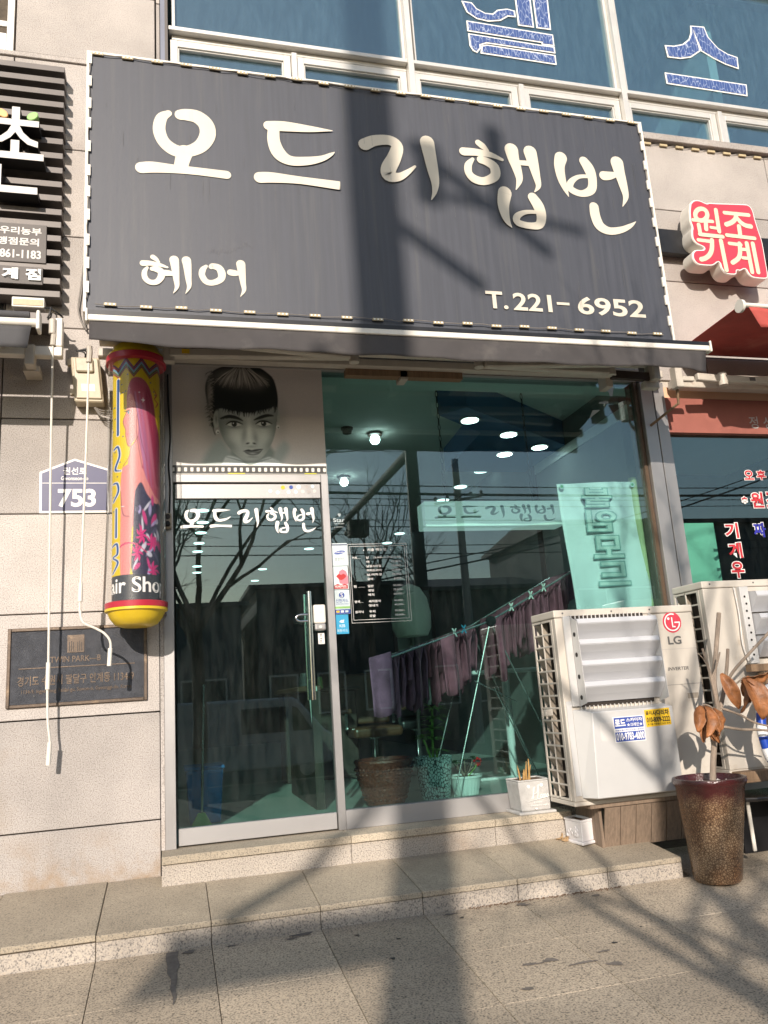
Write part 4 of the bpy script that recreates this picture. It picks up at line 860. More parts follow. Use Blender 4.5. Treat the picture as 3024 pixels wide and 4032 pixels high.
# house number plate
hp = thing('house_number_plate', 'navy house number plate with pointed top and white border', 'sign', (-.585, 0, 2.41))
shp = lambda a: [(-.802 + a, 2.412 + a), (-.370 - a, 2.412 + a), (-.370 - a, 2.712 - a * .6), (-.590, 2.784 - a), (-.806 + a, 2.690 - a * .6)]
MB().prism(shp(0), -.012, -.002).build('plate_border', 'white_vinyl', hp, bevel=.004); MB().prism(shp(.016), -.0135, -.0122).build('plate_field', 'navy_plate', hp)
MB().box(-.786, -.388, -.0148, -.0138, 2.612, 2.616).build('plate_line', 'white_vinyl', hp)
t = MB(); put_text(t, '권선로', -.660, -.515, 2.672, 2.722, -.0146, .02); put_text(t, 'Gwonseon-ro', -.672, -.504, 2.634, 2.660, -.0146, .01); put_text(t, '753', -.690, -.455, 2.452, 2.575, -.0146, .03)
t.build('plate_lettering', 'white_vinyl', hp, recalc=False)

# bronze name plaque
pq = thing('bronze_plaque', 'bronze building name plaque with raised letters low on the granite wall', 'plaque', (-.55, 0, 1.19))
MB().frame(-.962, -.134, 1.192, 1.676, .020, -.018, -.001).build('plaque_frame', 'bronze', pq, bevel=.003); MB().box(-.943, -.153, -.009, -.002, 1.211, 1.657).build('plaque_field', 'bronze_field', pq)
q = MB()
for x in (-.590, -.542): q.prism([(x - .021, 1.513)] + [(x + .021 * math.cos(t), 1.585 + .028 * math.sin(t)) for t in [math.pi - math.pi * k / 10 for k in range(11)]] + [(x + .021, 1.513)], -.013, -.0085)
q.build('plaque_emblem', 'bronze', pq); MB().box(-.616, -.515, -.0115, -.0085, 1.512, 1.622).build('plaque_emblem', 'bronze', pq)
q = MB()
for x in (-.590, -.542):
    for k in (-1, 0, 1): q.box(x + k * .012 - .0018, x + k * .012 + .0018, -.0145, -.013, 1.520, 1.585 - abs(k) * .008)
q.build('emblem_lines', 'black_ink', pq)
t = MB(); put_text(t, 'TWIN PARK—B', -.715, -.415, 1.455, 1.492, -.0125, .012); put_text(t, '경기도 수원시 팔달구 인계동 1134-9', -.90, -.215, 1.320, 1.380, -.0125, .014); put_text(t, '1134-9, Ingye-dong, Paldal-gu, Suwon-si, Gyeonggi-do, Korea', -.875, -.230, 1.268, 1.298, -.0125, .008)
t.build('plaque_lettering', 'bronze', pq, recalc=False); MB().box(-.895, -.210, -.012, -.0085, 1.424, 1.430).build('plaque_line', 'bronze', pq)

# barber pole
CX, CY = -.190, -.275
bp_ = thing('barber_pole', 'yellow illustrated barber pole in a clear tube beside the door', 'barber pole', (CX, CY, 1.64))
h, w = 420, 150
TH = np.linspace(-1.62, 1.62, w); ZZ = np.linspace(1.770, 3.345, h); T2, Z2 = np.meshgrid(TH, ZZ)
X = 252 + 168 * np.sin(T2); Y = 1955 - (Z2 - 1.770) / 1.575 * 1775
back = np.abs(T2) > 1.571
C = np.zeros(X.shape + (3,)); C[:] = (.80, .58, .015)
zig = lambda off: Y - (off + 38 * np.abs(((X - 20) / 55) % 2 - 1) * 2)
for o1, wd, cl in ((205, 16, (.10, .02, .16)), (222, 16, (.30, .03, .10)), (238, 17, (.16, .42, .62)), (256, 13, (.02, .12, .12)), (272, 14, (.25, .03, .09))): C = over(C, np.abs(zig(o1 - 18)) - wd / 2, cl, 3)
pr_ = random.Random(4)
for k in range(60): C = over(C, ell(X, Y, pr_.uniform(85, 420), pr_.uniform(300, 1750), 5, 5), (.05, .10, .25), 2)
hair = (.50, .09, .15); skin = (.74, .27, .25)
# hair mass, face in profile, shoulders
C = over(C, sdf_poly(X, Y, [(190, 520), (198, 420), (222, 355), (262, 335), (310, 350), (352, 410), (378, 520), (392, 640), (415, 760), (422, 1000), (420, 1250), (300, 1180), (270, 900), (262, 700), (240, 560)], 5), hair, 5)
C = over(C, sdf_poly(X, Y, [(330, 400), (372, 500), (392, 650), (412, 770), (420, 1100), (380, 1090), (350, 800), (318, 560)], 5), (.30, .02, .07), 9, .8)
for xx, cc in ((290, (.46, .22, .42)), (318, (.40, .14, .28)), (345, (.56, .16, .24)), (262, (.62, .20, .25))):
    C = over(C, sdf_line(X, Y, [(xx - 40, 450, 6), (xx - 18, 650, 20), (xx + 15, 900, 24), (xx + 45, 1150, 4)], 6), cc, 8, .75)
C = over(C, sdf_poly(X, Y, [(192, 520), (188, 590), (180, 630), (164, 668), (172, 690), (176, 712), (184, 735), (182, 765), (190, 800), (200, 850), (230, 850), (262, 800), (285, 880), (300, 1000), (240, 1010), (200, 990), (215, 900), (218, 856), (270, 760), (262, 600), (232, 480), (204, 470)], 4), skin, 3.5)
C = over(C, sdf_poly(X, Y, [(160, 1010), (215, 985), (290, 1000), (330, 1100), (380, 1200), (420, 1240), (420, 1300), (250, 1420), (225, 1500), (215, 1770), (150, 1770), (150, 1300), (148, 1120)], 4), skin, 4)
C = over(C, sdf_poly(X, Y, [(250, 1180), (290, 1120), (330, 1200), (380, 1260), (425, 1300), (425, 1775), (235, 1775), (235, 1500), (240, 1300)], 4), (.05, .045, .085), 4)
for k in range(26): C = over(C, ell(X, Y, pr_.uniform(250, 415), pr_.uniform(1240, 1760), pr_.uniform(6, 16), pr_.uniform(16, 52), pr_.uniform(-.7, .7)), pr_.choice([(.42, .36, .62), (.62, .60, .70), (.10, .09, .16), (.60, .05, .22)]), 4)
for cx, cy in ((292, 1500), (262, 1620), (362, 1545), (372, 1740)):
    for k in range(7): C = over(C, sdf_line(X, Y, [(cx, cy, 4), (cx + 22 * math.cos(k * .9), cy + 36 * math.sin(k * .9), 16), (cx + 40 * math.cos(k * .9 + .25), cy + 66 * math.sin(k * .9 + .25), 3)], 4), (.66, .03, .20), 3)
C = over(C, sdf_line(X, Y, [(140, 1580, 8), (180, 1555, 12), (250, 1560, 10), (330, 1620, 6)], 5), (.62, .05, .16), 3)
for ln in ([(190, 600, 3), (165, 668, 4), (183, 735, 4), (182, 770, 3), (200, 852, 5), (232, 848, 4), (270, 780, 3)], [(215, 860, 3), (210, 930, 4), (165, 1000, 4)], [(150, 1180, 3), (165, 1340, 5), (210, 1365, 5)], [(262, 620, 3), (262, 780, 4), (300, 1020, 3)], [(240, 460, 3), (262, 600, 4), (290, 800, 4), (330, 960, 2)]):
    C = over(C, sdf_line(X, Y, ln, 5), (.22, .05, .08), 2)
C = over(C, sdf_line(X, Y, [(172, 592, 3), (190, 596, 9), (214, 588, 6), (222, 600, 2)], 4), (.03, .03, .05), 2); C = over(C, ell(X, Y, 203, 606, 7, 12), (.10, .25, .30), 2); C = over(C, sdf_line(X, Y, [(182, 762, 2), (196, 768, 6), (206, 764, 2)], 3), (.50, .06, .12), 2)
for cx, cy, s_ in ((305, 508, 24), (278, 452, 12), (165, 1290, 10)):
    C = over(C, np.minimum(np.abs(X - cx) * 6 + np.abs(Y - cy), np.abs(X - cx) + np.abs(Y - cy) * 6) - s_, (.95, .9, .9), 4)
C = over(C, sdf_line(X, Y, [(376, 400, 4), (398, 440, 8), (384, 480, 6), (406, 500, 8), (392, 540, 4)], 5), (.48, .04, .05), 2.5)
# blue characters down the left side
for ln in ([(128, 345, 30), (128, 760, 30)], [(100, 860, 26), (128, 850, 28), (140, 920, 28), (110, 1010, 28), (150, 1030, 20)], [(96, 1110, 24), (126, 1120, 28), (132, 1180, 28), (98, 1240, 24)], [(118, 1300, 26), (118, 1500, 28)], [(92, 1560, 24), (124, 1550, 28), (128, 1620, 28), (96, 1640, 22), (132, 1680, 28), (96, 1750, 22)]):
    sd_ = sdf_line(X, Y, ln, 5); C = over(C, sd_ + 2, (.80, .80, .82), 2); C = over(C, sd_ + 7, (.02, .09, .30), 2)
C = over(C, 1770 - Y, (.055, .058, .068), 2)
C = C * .74 * (1 + .10 * np.sin(X * .31 + 3 * np.sin(X * .05)) * np.random.RandomState(2).rand(1, X.shape[1]))[..., None]; C[back] = (.7, .5, .02)
ra = .146
Pm = np.stack([CX + ra * np.sin(T2), CY - ra * np.cos(T2), Z2], -1)
paint_grid('printed_drum', Pm, C, 'pole_print', bp_)
MB().tube([(CX, CY, 1.77), (CX, CY, 3.345)], .138, 32).build('drum_core', 'yellow_plastic', bp_, smooth=True)
# lettering round the foot of the drum
V, Fc, b = text_geo('Hair Shop', .018); q = MB(); a0, a1 = -1.95, 1.62; P = []
for px, py in V:
    th = a0 + (px - b[0]) / (b[1] - b[0]) * (a1 - a0); z = 1.795 + (py - b[2]) / (b[3] - b[2]) * .125; P.append((CX + (ra + .0015) * math.sin(th), CY - (ra + .0015) * math.cos(th), z))
q.add(P, Fc); q.build('letter', 'white_vinyl', bp_, recalc=False)
tb = MB(); n = 48; rows = []
for z in (1.765, 3.35):
    rows.append([(CX + .176 * math.cos(6.2832 * k / n), CY + .176 * math.sin(6.2832 * k / n), z) for k in range(n + 1)])
tb.grid(rows); tb.build('clear_tube', 'clear_acrylic', bp_, smooth=True)
MB().lathe([(.172, 3.335), (.190, 3.337), (.192, 3.375), (.178, 3.378)], CX, CY, 48).build('rim', 'red_plastic', bp_, smooth=True)
MB().lathe([(.179, 3.3785), (.186, 3.382), (.180, 3.398), (.158, 3.415), (.145, 3.45), (.115, 3.478), (.06, 3.493), (.01, 3.497)], CX, CY, 48).build('cap', 'yellow_plastic', bp_, smooth=True)
MB().lathe([(.172, 1.738), (.186, 1.739), (.188, 1.772), (.176, 1.776)], CX, CY, 48).build('rim', 'red_plastic', bp_, smooth=True)
MB().lathe([(.05, 1.630), (.09, 1.629), (.125, 1.642), (.155, 1.680), (.172, 1.715), (.187, 1.722), (.187, 1.7375), (.17, 1.7378)], CX, CY, 48).build('bowl', 'yellow_plastic', bp_, smooth=True)
for z in (3.39, 1.73): MB().box(CX - .02, CX + .02, CY + .15, 0, z - .012, z + .012).build('mount', 'black_metal', bp_)
MB().box(-.045, -.012, CY + .13, .0, 1.72, 3.42).build('mount', 'grey_plate', bp_)
# socket and cable on the jamb
sk = thing('socket_block', 'cream double power socket with a black plug on the door jamb', 'socket', (.008, -.01, 2.30))
MB().box(-.024, .026, -.045, -.001, 2.298, 2.400).build('socket_body', 'socket_cream', sk, bevel=.006); 
for z in (2.375, 2.325): MB().disc((.001, -.0455, z), (0, -1, 0), .018, 16, .002).build('socket_face', 'dark_wood', sk)
MB().tube([(.001, -.048, 2.325), (.001, -.085, 2.325)], .013, 10).build('plug', 'wire_black', sk); wire([(.001, -.08, 2.325), (-.03, -.09, 2.335), (-.10, -.10, 2.345)], sk, .005, 'wire_black')
wire([(.010, -.012, 3.40), (.012, -.012, 3.2), (.022, -.014, 2.95), (.010, -.012, 2.75), (.018, -.012, 2.6), (.012, -.012, 2.40)], sk, .006, 'wire_black')

# ------------------------------------------------------------------ right neighbour
bar = thing('sign_rail', 'black metal rail fixed along the granite behind the red letter sign', 'rail', (4.9, -.1, 4.62))
MB().box(4.06, 6.6, -.10, -.035, 4.627, 4.855).build('rail_box', 'black_metal', bar, bevel=.004); MB().box(4.2, 4.3, -.036, .0, 4.70, 4.78).build('rail_foot', 'black_metal', bar)
rs = thing('red_letter_sign', 'red cut-out sign with cream letters and a deep white edge', 'sign', (4.65, -.25, 4.35))
out = [(4.335, 5.03), (4.375, 5.066), (4.435, 5.072), (4.50, 5.05), (4.53, 5.06), (4.60, 5.062), (4.86, 5.080), (4.93, 5.075), (4.965, 5.03), (4.975, 4.93), (4.988, 4.83), (5.005, 4.72), (5.003, 4.55), (5.0, 4.42), (4.985, 4.375), (4.93, 4.365), (4.84, 4.370), (4.80, 4.40), (4.775, 4.445), (4.725, 4.425), (4.69, 4.425), (4.675, 4.388), (4.60, 4.382), (4.56, 4.40), (4.535, 4.44), (4.522, 4.492), (4.46, 4.455), (4.38, 4.448), (4.31, 4.455), (4.275, 4.495), (4.275, 4.55), (4.31, 4.59), (4.385, 4.60), (4.395, 4.62), (4.33, 4.65), (4.30, 4.70), (4.305, 4.77), (4.315, 4.80), (4.305, 4.86), (4.31, 4.92), (4.315, 4.96)]
osm = [tuple(p) for p in catmull(out + [out[0]], 3)][:-1]
def shrink(poly, d):
    P = np.array(poly); n = len(P); s_ = 1 if area(poly) > 0 else -1; o = []
    for i in range(n):
        t = P[(i + 1) % n] - P[i - 1]; t = t / (np.linalg.norm(t) + 1e-9); o.append(tuple(P[i] + np.array([-t[1], t[0]]) * d * s_))
    return o
MB().prism(osm, -.225, -.10).build('sign_body', 'white_paint', rs, smooth=True); MB().prism(shrink(osm, .004), -.232, -.2255).build('sign_edge', 'white_vinyl', rs); MB().prism(shrink(osm, .014), -.236, -.2325).build('sign_front', 'sign_red', rs)
for k in ('원', '조', '기', '계'):
    t = MB()
    for i, st in enumerate(REDSIGN[k]): brush(t, st, lambda x, z: (x, z), -.2385 - i * .0006, 3)
    t.build('letter', 'sign_cream', rs, recalc=False)
lt = thing('light_strip', 'row of small amber lamps under the upper window sill', 'light strip', (4.8, -.03, 5.77))
for k, x in enumerate(np.linspace(4.17, 5.5, 9)): MB().box(x - .038, x + .038, -.02, -.004, 5.752 - k * .001, 5.772 - k * .001).build('lamp', 'led_body', lt)
wire([(x, -.012, 5.762 + .006 * math.sin(x * 37)) for x in np.linspace(4.0, 5.6, 40)], lt)
ra_ = thing('red_awning', 'half-open red awning of the shop on the right', 'awning', (4.7, -.8, 3.5))
MB().grid([[(4.11 - .06 * t + s_ * 2.5, -.02 - t * .91, 3.735 - .02 * t) for s_ in (0, .5, 1)] for t in np.linspace(0, 1, 6)]).build('awning_fabric', 'red_awning_cloth', ra_, thick=.004)
MB().tube([(4.05, -.93, 3.712), (6.6, -.93, 3.705)], .018, 10).build('front_bar', 'white_paint', ra_, smooth=True)
MB().tube([(4.03, -.93, 3.700), (4.052, -.93, 3.700)], .048, 18).build('end_cap', 'white_paint', ra_, smooth=True)
MB().grid([[(4.10 + .075 * t + s_ * 2.5, -.945 + .008 * math.sin(s_ * 40), 3.690 - t * .155 + .008 * math.sin(s_ * 55)) for s_ in np.linspace(0, 1, 30)] for t in np.linspace(0, 1, 6)]).build('valance', 'red_awning_cloth', ra_, smooth=True, thick=.003)
MB().box(3.99, 6.6, -.12, -.03, 3.40, 3.47).build('torsion_bar', 'off_white_arm', ra_, bevel=.005)
arm(4.05, 4.26, 3.40, -.32, -.30, .024).build('folding_arm', 'off_white_arm', ra_, bevel=.006); arm(4.30, 6.5, 3.39, -.32, -.34).build('folding_arm', 'off_white_arm', ra_, bevel=.008)
MB().tube([(4.29, -.32, 3.34), (4.29, -.32, 3.44)], .036, 14).build('arm_joint', 'off_white_arm', ra_, smooth=True)
MB().box(3.84, 3.90, -.36, -.28, 3.30, 3.48).build('arm_bracket', 'off_white_arm', ra_, bevel=.006); MB().box(3.90, 4.02, -.34, -.30, 3.36, 3.40).build('arm_bracket', 'off_white_arm', ra_, bevel=.006)
MB().tube([(3.875, -.30, 3.31), (3.895, -.26, 3.20), (3.79, -.01, 3.10)], .012, 6).build('arm_stay', 'wood_post', ra_)
for x in (4.52,): MB().box(x, x + .13, -.3505, -.3495, 3.375, 3.405).build('arm_label', 'dark_grey_ink', ra_)
nf = thing('neighbour_shop', 'glazed shop with peach header and red lettering right of the steel posts', 'shop', (5.0, 0, .3))
MB().box(3.962, 6.6, .01, .14, 3.350, 3.445).build('peach_header', 'peach_panel', nf, bevel=.003); MB().box(3.962, 6.6, .0, .12, 3.050, 3.348).build('red_panel', 'red_valance', nf); MB().box(3.962, 6.6, .02, .14, 3.446, 3.60).build('header_beam', 'off_white_arm', nf)
t = MB(); put_text(t, '정', 4.744, 4.832, 3.096, 3.203, -.003, .01); put_text(t, '성', 4.885, 4.973, 3.096, 3.203, -.003, .01); put_text(t, '껏', 5.03, 5.12, 3.096, 3.203, -.003, .01); t.build('letter', 'grey_vinyl', nf, recalc=False)
npn = MB().box(3.962, 6.6, .060, .068, .30, 3.049).build('pane', 'shop_glass', nf)
MB().box(3.958, 6.6, .02, .10, .1, .299).build('base_rail', 'steel_rail', nf)
def outlined(body, x0, x1, z0, z1, mt):
    a = MB(); put_text(a, body, x0, x1, z0, z1, .0590, .075, base=.03); a.build('letter_edge', 'white_vinyl', nf, recalc=False)
    a = MB(); put_text(a, body, x0, x1, z0, z1, .0575, .03); a.build('letter', mt, nf, recalc=False)
outlined('오', 4.655, 4.748, 2.665, 2.747, 'red_vinyl'); outlined('후', 4.778, 4.868, 2.665, 2.747, 'red_vinyl')
outlined('*', 4.592, 4.645, 2.462, 2.520, 'red_vinyl'); outlined('원', 4.680, 4.802, 2.425, 2.556, 'red_vinyl'); outlined('조', 4.83, 4.95, 2.425, 2.556, 'red_vinyl')
outlined('기', 4.382, 4.508, 2.172, 2.298, 'red_vinyl'); outlined('계', 4.385, 4.512, 2.008, 2.135, 'red_vinyl'); outlined('우', 4.383, 4.503, 1.846, 1.978, 'red_vinyl'); outlined('짜', 4.655, 4.775, 2.175, 2.298, 'blue_vinyl')
MB().box(6.45, 6.6, .075, 2.5, .2, 3.4).build('side_wall', 'dark_wood', nf); MB().box(4.02, 4.53, .38, .40, 1.2, 2.37).build('back_board', 'mint_board', nf); MB().box(3.96, 6.6, 2.5, 2.6, .2, 3.5).build('back_wall', 'dark_wood', nf); MB().box(3.96, 6.6, .07, 2.5, .2, .28).build('inner_floor', 'dark_wood', nf); MB().box(3.96, 6.6, .15, 2.5, 3.4, 3.5).build('inner_ceiling', 'int_ceiling', nf)

# ------------------------------------------------------------------ outdoor air-conditioner units
def grille_side(o, x, y0, y1, z0, z1, rows, mt='ac_paint', t=.008):
    """moulded side guard: outer plate as bars round 2 x rows openings, coil behind"""
    q = MB(); n = rows; ym = y0 + (y1 - y0) * .52; bw = .012
    ya, yb = y0 + .03, y1 - .022
    q.box(x, x + t, y0, ya, z0, z1); q.box(x, x + t, yb, y1, z0, z1); q.box(x, x + t, ym - bw / 2, ym + bw / 2, z0, z1)
    hz = (z1 - z0 - .03) / n
    q.box(x, x + t, ya, yb, z0, z0 + .015); q.box(x, x + t, ya, yb, z1 - .015, z1)
    for k in range(1, n): z = z0 + .015 + k * hz; q.box(x + .0005, x + t - .0005, ya, yb, z - bw / 2, z + bw / 2)
    g_ = q.build('side_guard', mt, o, bevel=.002)
    f = MB()
    for k in range(n):
        z = z0 + .015 + (k + .5) * hz
        f.box(x + t, x + .05, ym + bw / 2 + .002, ym + bw / 2 + .006, z - hz / 2, z + hz / 2)
        f.add([(x + t, ym + .01, z + hz / 2 - .005), (x + t, yb, z + hz / 2 - .005), (x + .045, yb, z - hz / 4), (x + .045, ym + .01, z - hz / 4)], [(0, 1, 2, 3)])
    f.build('guard_vane', 'ac_inner', g_)
    MB().box(x + .055, x + .075, y0 + .015, y1 - .01, z0, z1).build('coil', 'ac_coil', o)
def ac_unit(label, X0, X1, Y0, Y1, Zb, Zt, rows, full=True, group='outdoor air-conditioner units'):
    o = thing('air_conditioner', label, 'air conditioner', ((X0 + X1) / 2, Y0, Zb), group)
    b_ = MB(); b_.box(X0 + .002, X1, Y0, Y0 + .045, Zb, Zt - .052); b_.box(X1 - .02, X1 - .0005, Y0 + .0455, Y1, Zb, Zt - .052); b_.box(X0 + .03, X1 - .021, Y1 - .01, Y1 - .0005, Zb, Zt - .052)
    b_.build('front_casing', 'ac_paint', o, bevel=.010, seg=2)
    MB().box(X0 - .004, X1 + .004, Y0 - .006, Y1, Zt - .050, Zt).build('top_cover', 'ac_paint', o, bevel=.008, seg=2)
    MB().box(X0, X1, Y0 + .005, Y1, Zb - .028, Zb - .001).build('base_pan', 'ac_paint', o, bevel=.004)
    grille_side(o, X0, Y0 + .046, Y1, Zb + .002, Zt - .054, rows)
    for x in (X0 + .06, (X0 + X1) / 2 - .1, X1 - .33): MB().disc((x, Y0 - .006, Zt - .022), (0, -1, 0), .006, 10, .003).build('screw', 'dark_grey_ink', o)
    return o
a1 = ac_unit('large white outdoor unit with a red round logo and stickers, on a plank stand', 2.448, 3.487, -.60, -.25, .385, 1.587, 14)
def louvers(o, x0, x1, zs, y, h, mt='ac_louver'):
    for z in zs:
        P = [[(x, y + dy, z + dz * h) for x in (x0, x1)] for dy, dz in ((0, 0), (-.083, -.045), (-.0832, -.0452), (-.093, -.24), (-.093, -.241), (-.090, -.30), (-.055, -.62), (-.008, -.985))]
        MB().grid(P).build('louver', mt, o, thick=.003)
        e = MB()
        for x in (x0 + .002, x1 - .002): e.add([(x, y, z)] + [(x, p[0][1], p[0][2]) for p in P] + [(x, y, z - h)], [tuple(range(10))])
        e.build('louver_end', mt, o, thick=.002)
gb = MB(); gb.box(2.54, 3.10, -.609, -.601, .96, 1.545); gb.build('fan_guard', 'ac_coil', a1)
q = MB()
for k in range(18): q.box(2.56 + k * .03, 2.565 + k * .03, -.616, -.609, 1.515, 1.55); q.box(2.56 + k * .03, 2.565 + k * .03, -.616, -.609, .925, .965)
q.build('guard_wire', 'letter_white', a1)
louvers(a1, 2.557, 3.140, [1.522, 1.388, 1.254, 1.120], -.612, .134)
sp = MB(); sp.box(2.500, 2.550, -.622, -.601, .965, 1.543); sp.build('side_plate', 'ac_plate', a1, bevel=.003)
sp = MB(); sp.prismx([(-.605, 1.545), (-.70, 1.50), (-.715, .985), (-.605, .96)], 2.551, 2.5545); s1 = sp.build('side_plate', 'ac_plate', a1)
q = MB()
for z in (1.42, 1.29, 1.15, 1.02): q.tube([(2.549, -.655, z), (2.5515, -.655, z)], .015, 12)
q.build('plate_hole', 'dark_gap', s1)
sp = MB(); sp.prismx([(-.605, 1.545), (-.70, 1.50), (-.715, .985), (-.605, .96)], 3.142, 3.1455); sp.build('side_plate', 'ac_plate', a1)
lb = MB(); lb.hexa([(2.560, -.705, .405), (3.165, -.705, .405), (3.165, -.602, .405), (2.50, -.602, .405), (2.585, -.705, .925), (3.165, -.705, .925), (3.165, -.602, .945), (2.50, -.602, .945)]); lb.build('wind_deflector', 'ac_plate', a1, bevel=.004)
MB().box(2.462, 2.500, -.606, -.6005, .42, 1.0).build('deflector_flange', 'ac_plate', a1)
# logo, writing, handle recess, stickers
MB().disc((3.322, -.600, 1.472), (0, -1, 0), .071, 40, .002).build('logo_disc', 'sign_red', a1)
lg = MB(); ly = -.6032
lgp = [(3.322 + .056 * math.cos(t), 1.472 + .056 * math.sin(t), .009) for t in [R(a) for a in range(72, 362, 12)]]
brush(lg, lgp + [(3.378, 1.468, .009)], ident, ly, 2); brush(lg, [(3.376, 1.470, .009), (3.342, 1.470, .009)], ident, ly - .0003, 2); brush(lg, [(3.322, 1.502, .009), (3.322, 1.440, .009)], ident, ly - .0006, 2); brush(lg, [(3.322, 1.441, .009), (3.340, 1.441, .009)], ident, ly - .0009, 2)
lg.build('logo_line', 'white_vinyl', a1, recalc=False); MB().disc((3.296, -.602, 1.497), (0, -1, 0), .009, 14, .0012).build('logo_dot', 'white_vinyl', a1)
t = MB(); put_text(t, 'LG', 3.270, 3.374, 1.322, 1.378, -.6015, .03); put_text(t, 'INVERTER', 3.238, 3.400, 1.150, 1.172, -.6015, .02, shear=.25); t.build('lettering', 'dark_grey_ink', a1, recalc=False)
MB().frame(3.350, 3.452, .952, 1.004, .008, -.604, -.6003).build('handle_rim', 'ac_paint', a1); MB().box(3.358, 3.444, -.6022, -.6003, .960, .996).build('handle_recess', 'ac_inner', a1)
MB().box(3.20, 3.484, -.6012, -.6002, 1.0555, 1.0575).build('casing_joint', 'dark_grey_ink', a1); MB().box(3.20, 3.484, -.6012, -.6002, 1.2905, 1.2925).build('casing_joint', 'grey_vinyl', a1)
MB().box(2.392, 2.448, -.44, -.40, .91, .955).build('sensor_clip', 'ac_paint', a1, bevel=.006)
stk = MB(); sy = -.7062; stk.box(2.722, 2.942, sy, -.7052, .727, .884); s2 = stk.build('advert_sticker', 'white_vinyl', a1)
MB().box(2.728, 2.936, sy - .0007, sy - .0001, .812, .879).build('sticker_field', 'blue_sticker', s2); MB().box(2.728, 2.936, sy - .0007, sy - .0001, .732, .790).build('sticker_field', 'blue_sticker', s2)
t = MB(); put_text(t, '로드', 2.733, 2.808, .826, .868, sy - .0016, .04); put_text(t, '스카이차', 2.815, 2.930, .850, .873, sy - .0016, .03); put_text(t, '★크레인★', 2.816, 2.930, .820, .843, sy - .0016, .02); put_text(t, '010-9783-4000', 2.733, 2.932, .738, .785, sy - .0016, .03); t.build('letter', 'white_vinyl', s2, recalc=False)
t = MB(); put_text(t, '대형소형크레인이삿짐고층작업', 2.732, 2.932, .795, .806, sy - .0006, .02); t.build('letter', 'blue_sticker', s2, recalc=False)
stk = MB(); stk.hexa([(2.957, sy, .806), (3.140, sy, .812), (3.140, -.7052, .812), (2.957, -.7052, .806), (2.953, sy, .913), (3.136, sy, .917), (3.136, -.7052, .917), (2.953, -.7052, .913)]); s3 = stk.build('advert_sticker', 'yellow_sticker', a1)
t = MB(); put_text(t, '콜리', 2.960, 3.005, .880, .905, sy - .0012, .02); put_text(t, '사다리차', 3.008, 3.130, .873, .909, sy - .0012, .04); put_text(t, '010-8009-2222', 2.963, 3.132, .833, .866, sy - .0012, .03); put_text(t, '용기물 자동물건 보관 용역', 2.965, 3.130, .816, .828, sy - .0012, .01); t.build('letter', 'black_ink', s3, recalc=False)
MB().box(2.626, 2.706, sy, -.7052, .744, .858).build('faded_sticker', 'letter_white', a1)
# plank stand under it
ps = thing('plank_stand', 'weathered plank stand under the large outdoor unit', 'stand', (2.95, -.45, .1))
for k in range(8):
    x0 = 2.668 + k * .112; MB().hexa([(x0, -.505, .075), (x0 + .107, -.505, .075), (x0 + .107, -.485, .08), (x0, -.485, .08), (x0 - .004, -.60 + .02, .325), (x0 + .104, -.58, .325), (x0 + .104, -.565, .33), (x0 - .004, -.565, .33)]).build('plank', 'wood_plank', ps, bevel=.002)
MB().box(2.645, 2.664, -.52, -.2, .06, .33).build('plank', 'wood_plank', ps); MB().box(2.56, 3.55, -.585, -.26, .331, .3565).build('stand_top', 'wood_plank', ps, bevel=.003)
a2 = ac_unit('second outdoor unit half hidden behind the dry plant at the right edge', 3.585, 4.62, -.62, -.27, .48, 1.742, 14)
louvers(a2, 3.93, 4.5, [1.655, 1.50, 1.345], -.64, .145); MB().box(3.855, 3.925, -.66, -.621, 1.16, 1.69).build('side_plate', 'ac_plate', a2, bevel=.003)
q = MB()
for k in range(9): q.disc((3.885 + .006 * (k % 2), -.661, 1.62 - k * .05), (0, -1, 0), .008, 10, .002)
q.build('plate_hole', 'dark_gap', a2); wire([(3.83, -.635, 1.69), (3.835, -.64, 1.5), (3.825, -.64, 1.3), (3.85, -.64, 1.18)], a2, .006, 'letter_white')
pw = thing('timber_frame', 'rough timber frame around the second outdoor unit', 'timber frame', (3.9, -.7, .0))
for p in ((3.88, 3.96, -.74, -.67, -.02, 1.10), (3.80, 4.6, -.72, -.66, 1.105, 1.155), (4.45, 4.53, -.74, -.67, -.02, 1.10), (3.6, 3.86, -.70, -.3, .40, .47)): MB().box(*p).build('timber', 'wood_post', pw, bevel=.003)

# ------------------------------------------------------------------ pots and plants outside
m, nt, b, N, L = nodes('glazed_pot'); tc = N.new('ShaderNodeTexCoord'); v = tc.outputs['Object']
vo = N.new('ShaderNodeTexVoronoi'); vo.inputs['Scale'].default_value = 75; vo.feature = 'DISTANCE_TO_EDGE'; L.new(v, vo.inputs['Vector'])
rv = ramp(N, [(0., (.05, .026, .014)), (.12, (.20, .125, .07)), (.35, (.31, .215, .13))]); L.new(vo.outputs['Distance'], rv.inputs[0])
sx = N.new('ShaderNodeSeparateXYZ'); L.new(v, sx.inputs[0]); nz_ = noise(N, L, 14, 3, .5, v); ad = N.new('ShaderNodeMath'); ad.operation = 'MULTIPLY_ADD'; ad.inputs[1].default_value = .16; L.new(nz_.outputs[0], ad.inputs[0]); L.new(sx.outputs[2], ad.inputs[2])
rz = ramp(N, [(.50, (0, 0, 0)), (.60, (1, 1, 1))]); L.new(ad.outputs[0], rz.inputs[0])
c1 = mixc(N, L, rz.outputs[0], rv.outputs[0], (.055, .010, .010)); nb = noise(N, L, 5, 3, .5, v); rb = ramp(N, [(.42, (1, 1, 1)), (.62, (.55, .38, .28))]); L.new(nb.outputs[0], rb.inputs[0]); c1 = mixc(N, L, .8, c1, rb.outputs[0], 'MULTIPLY')
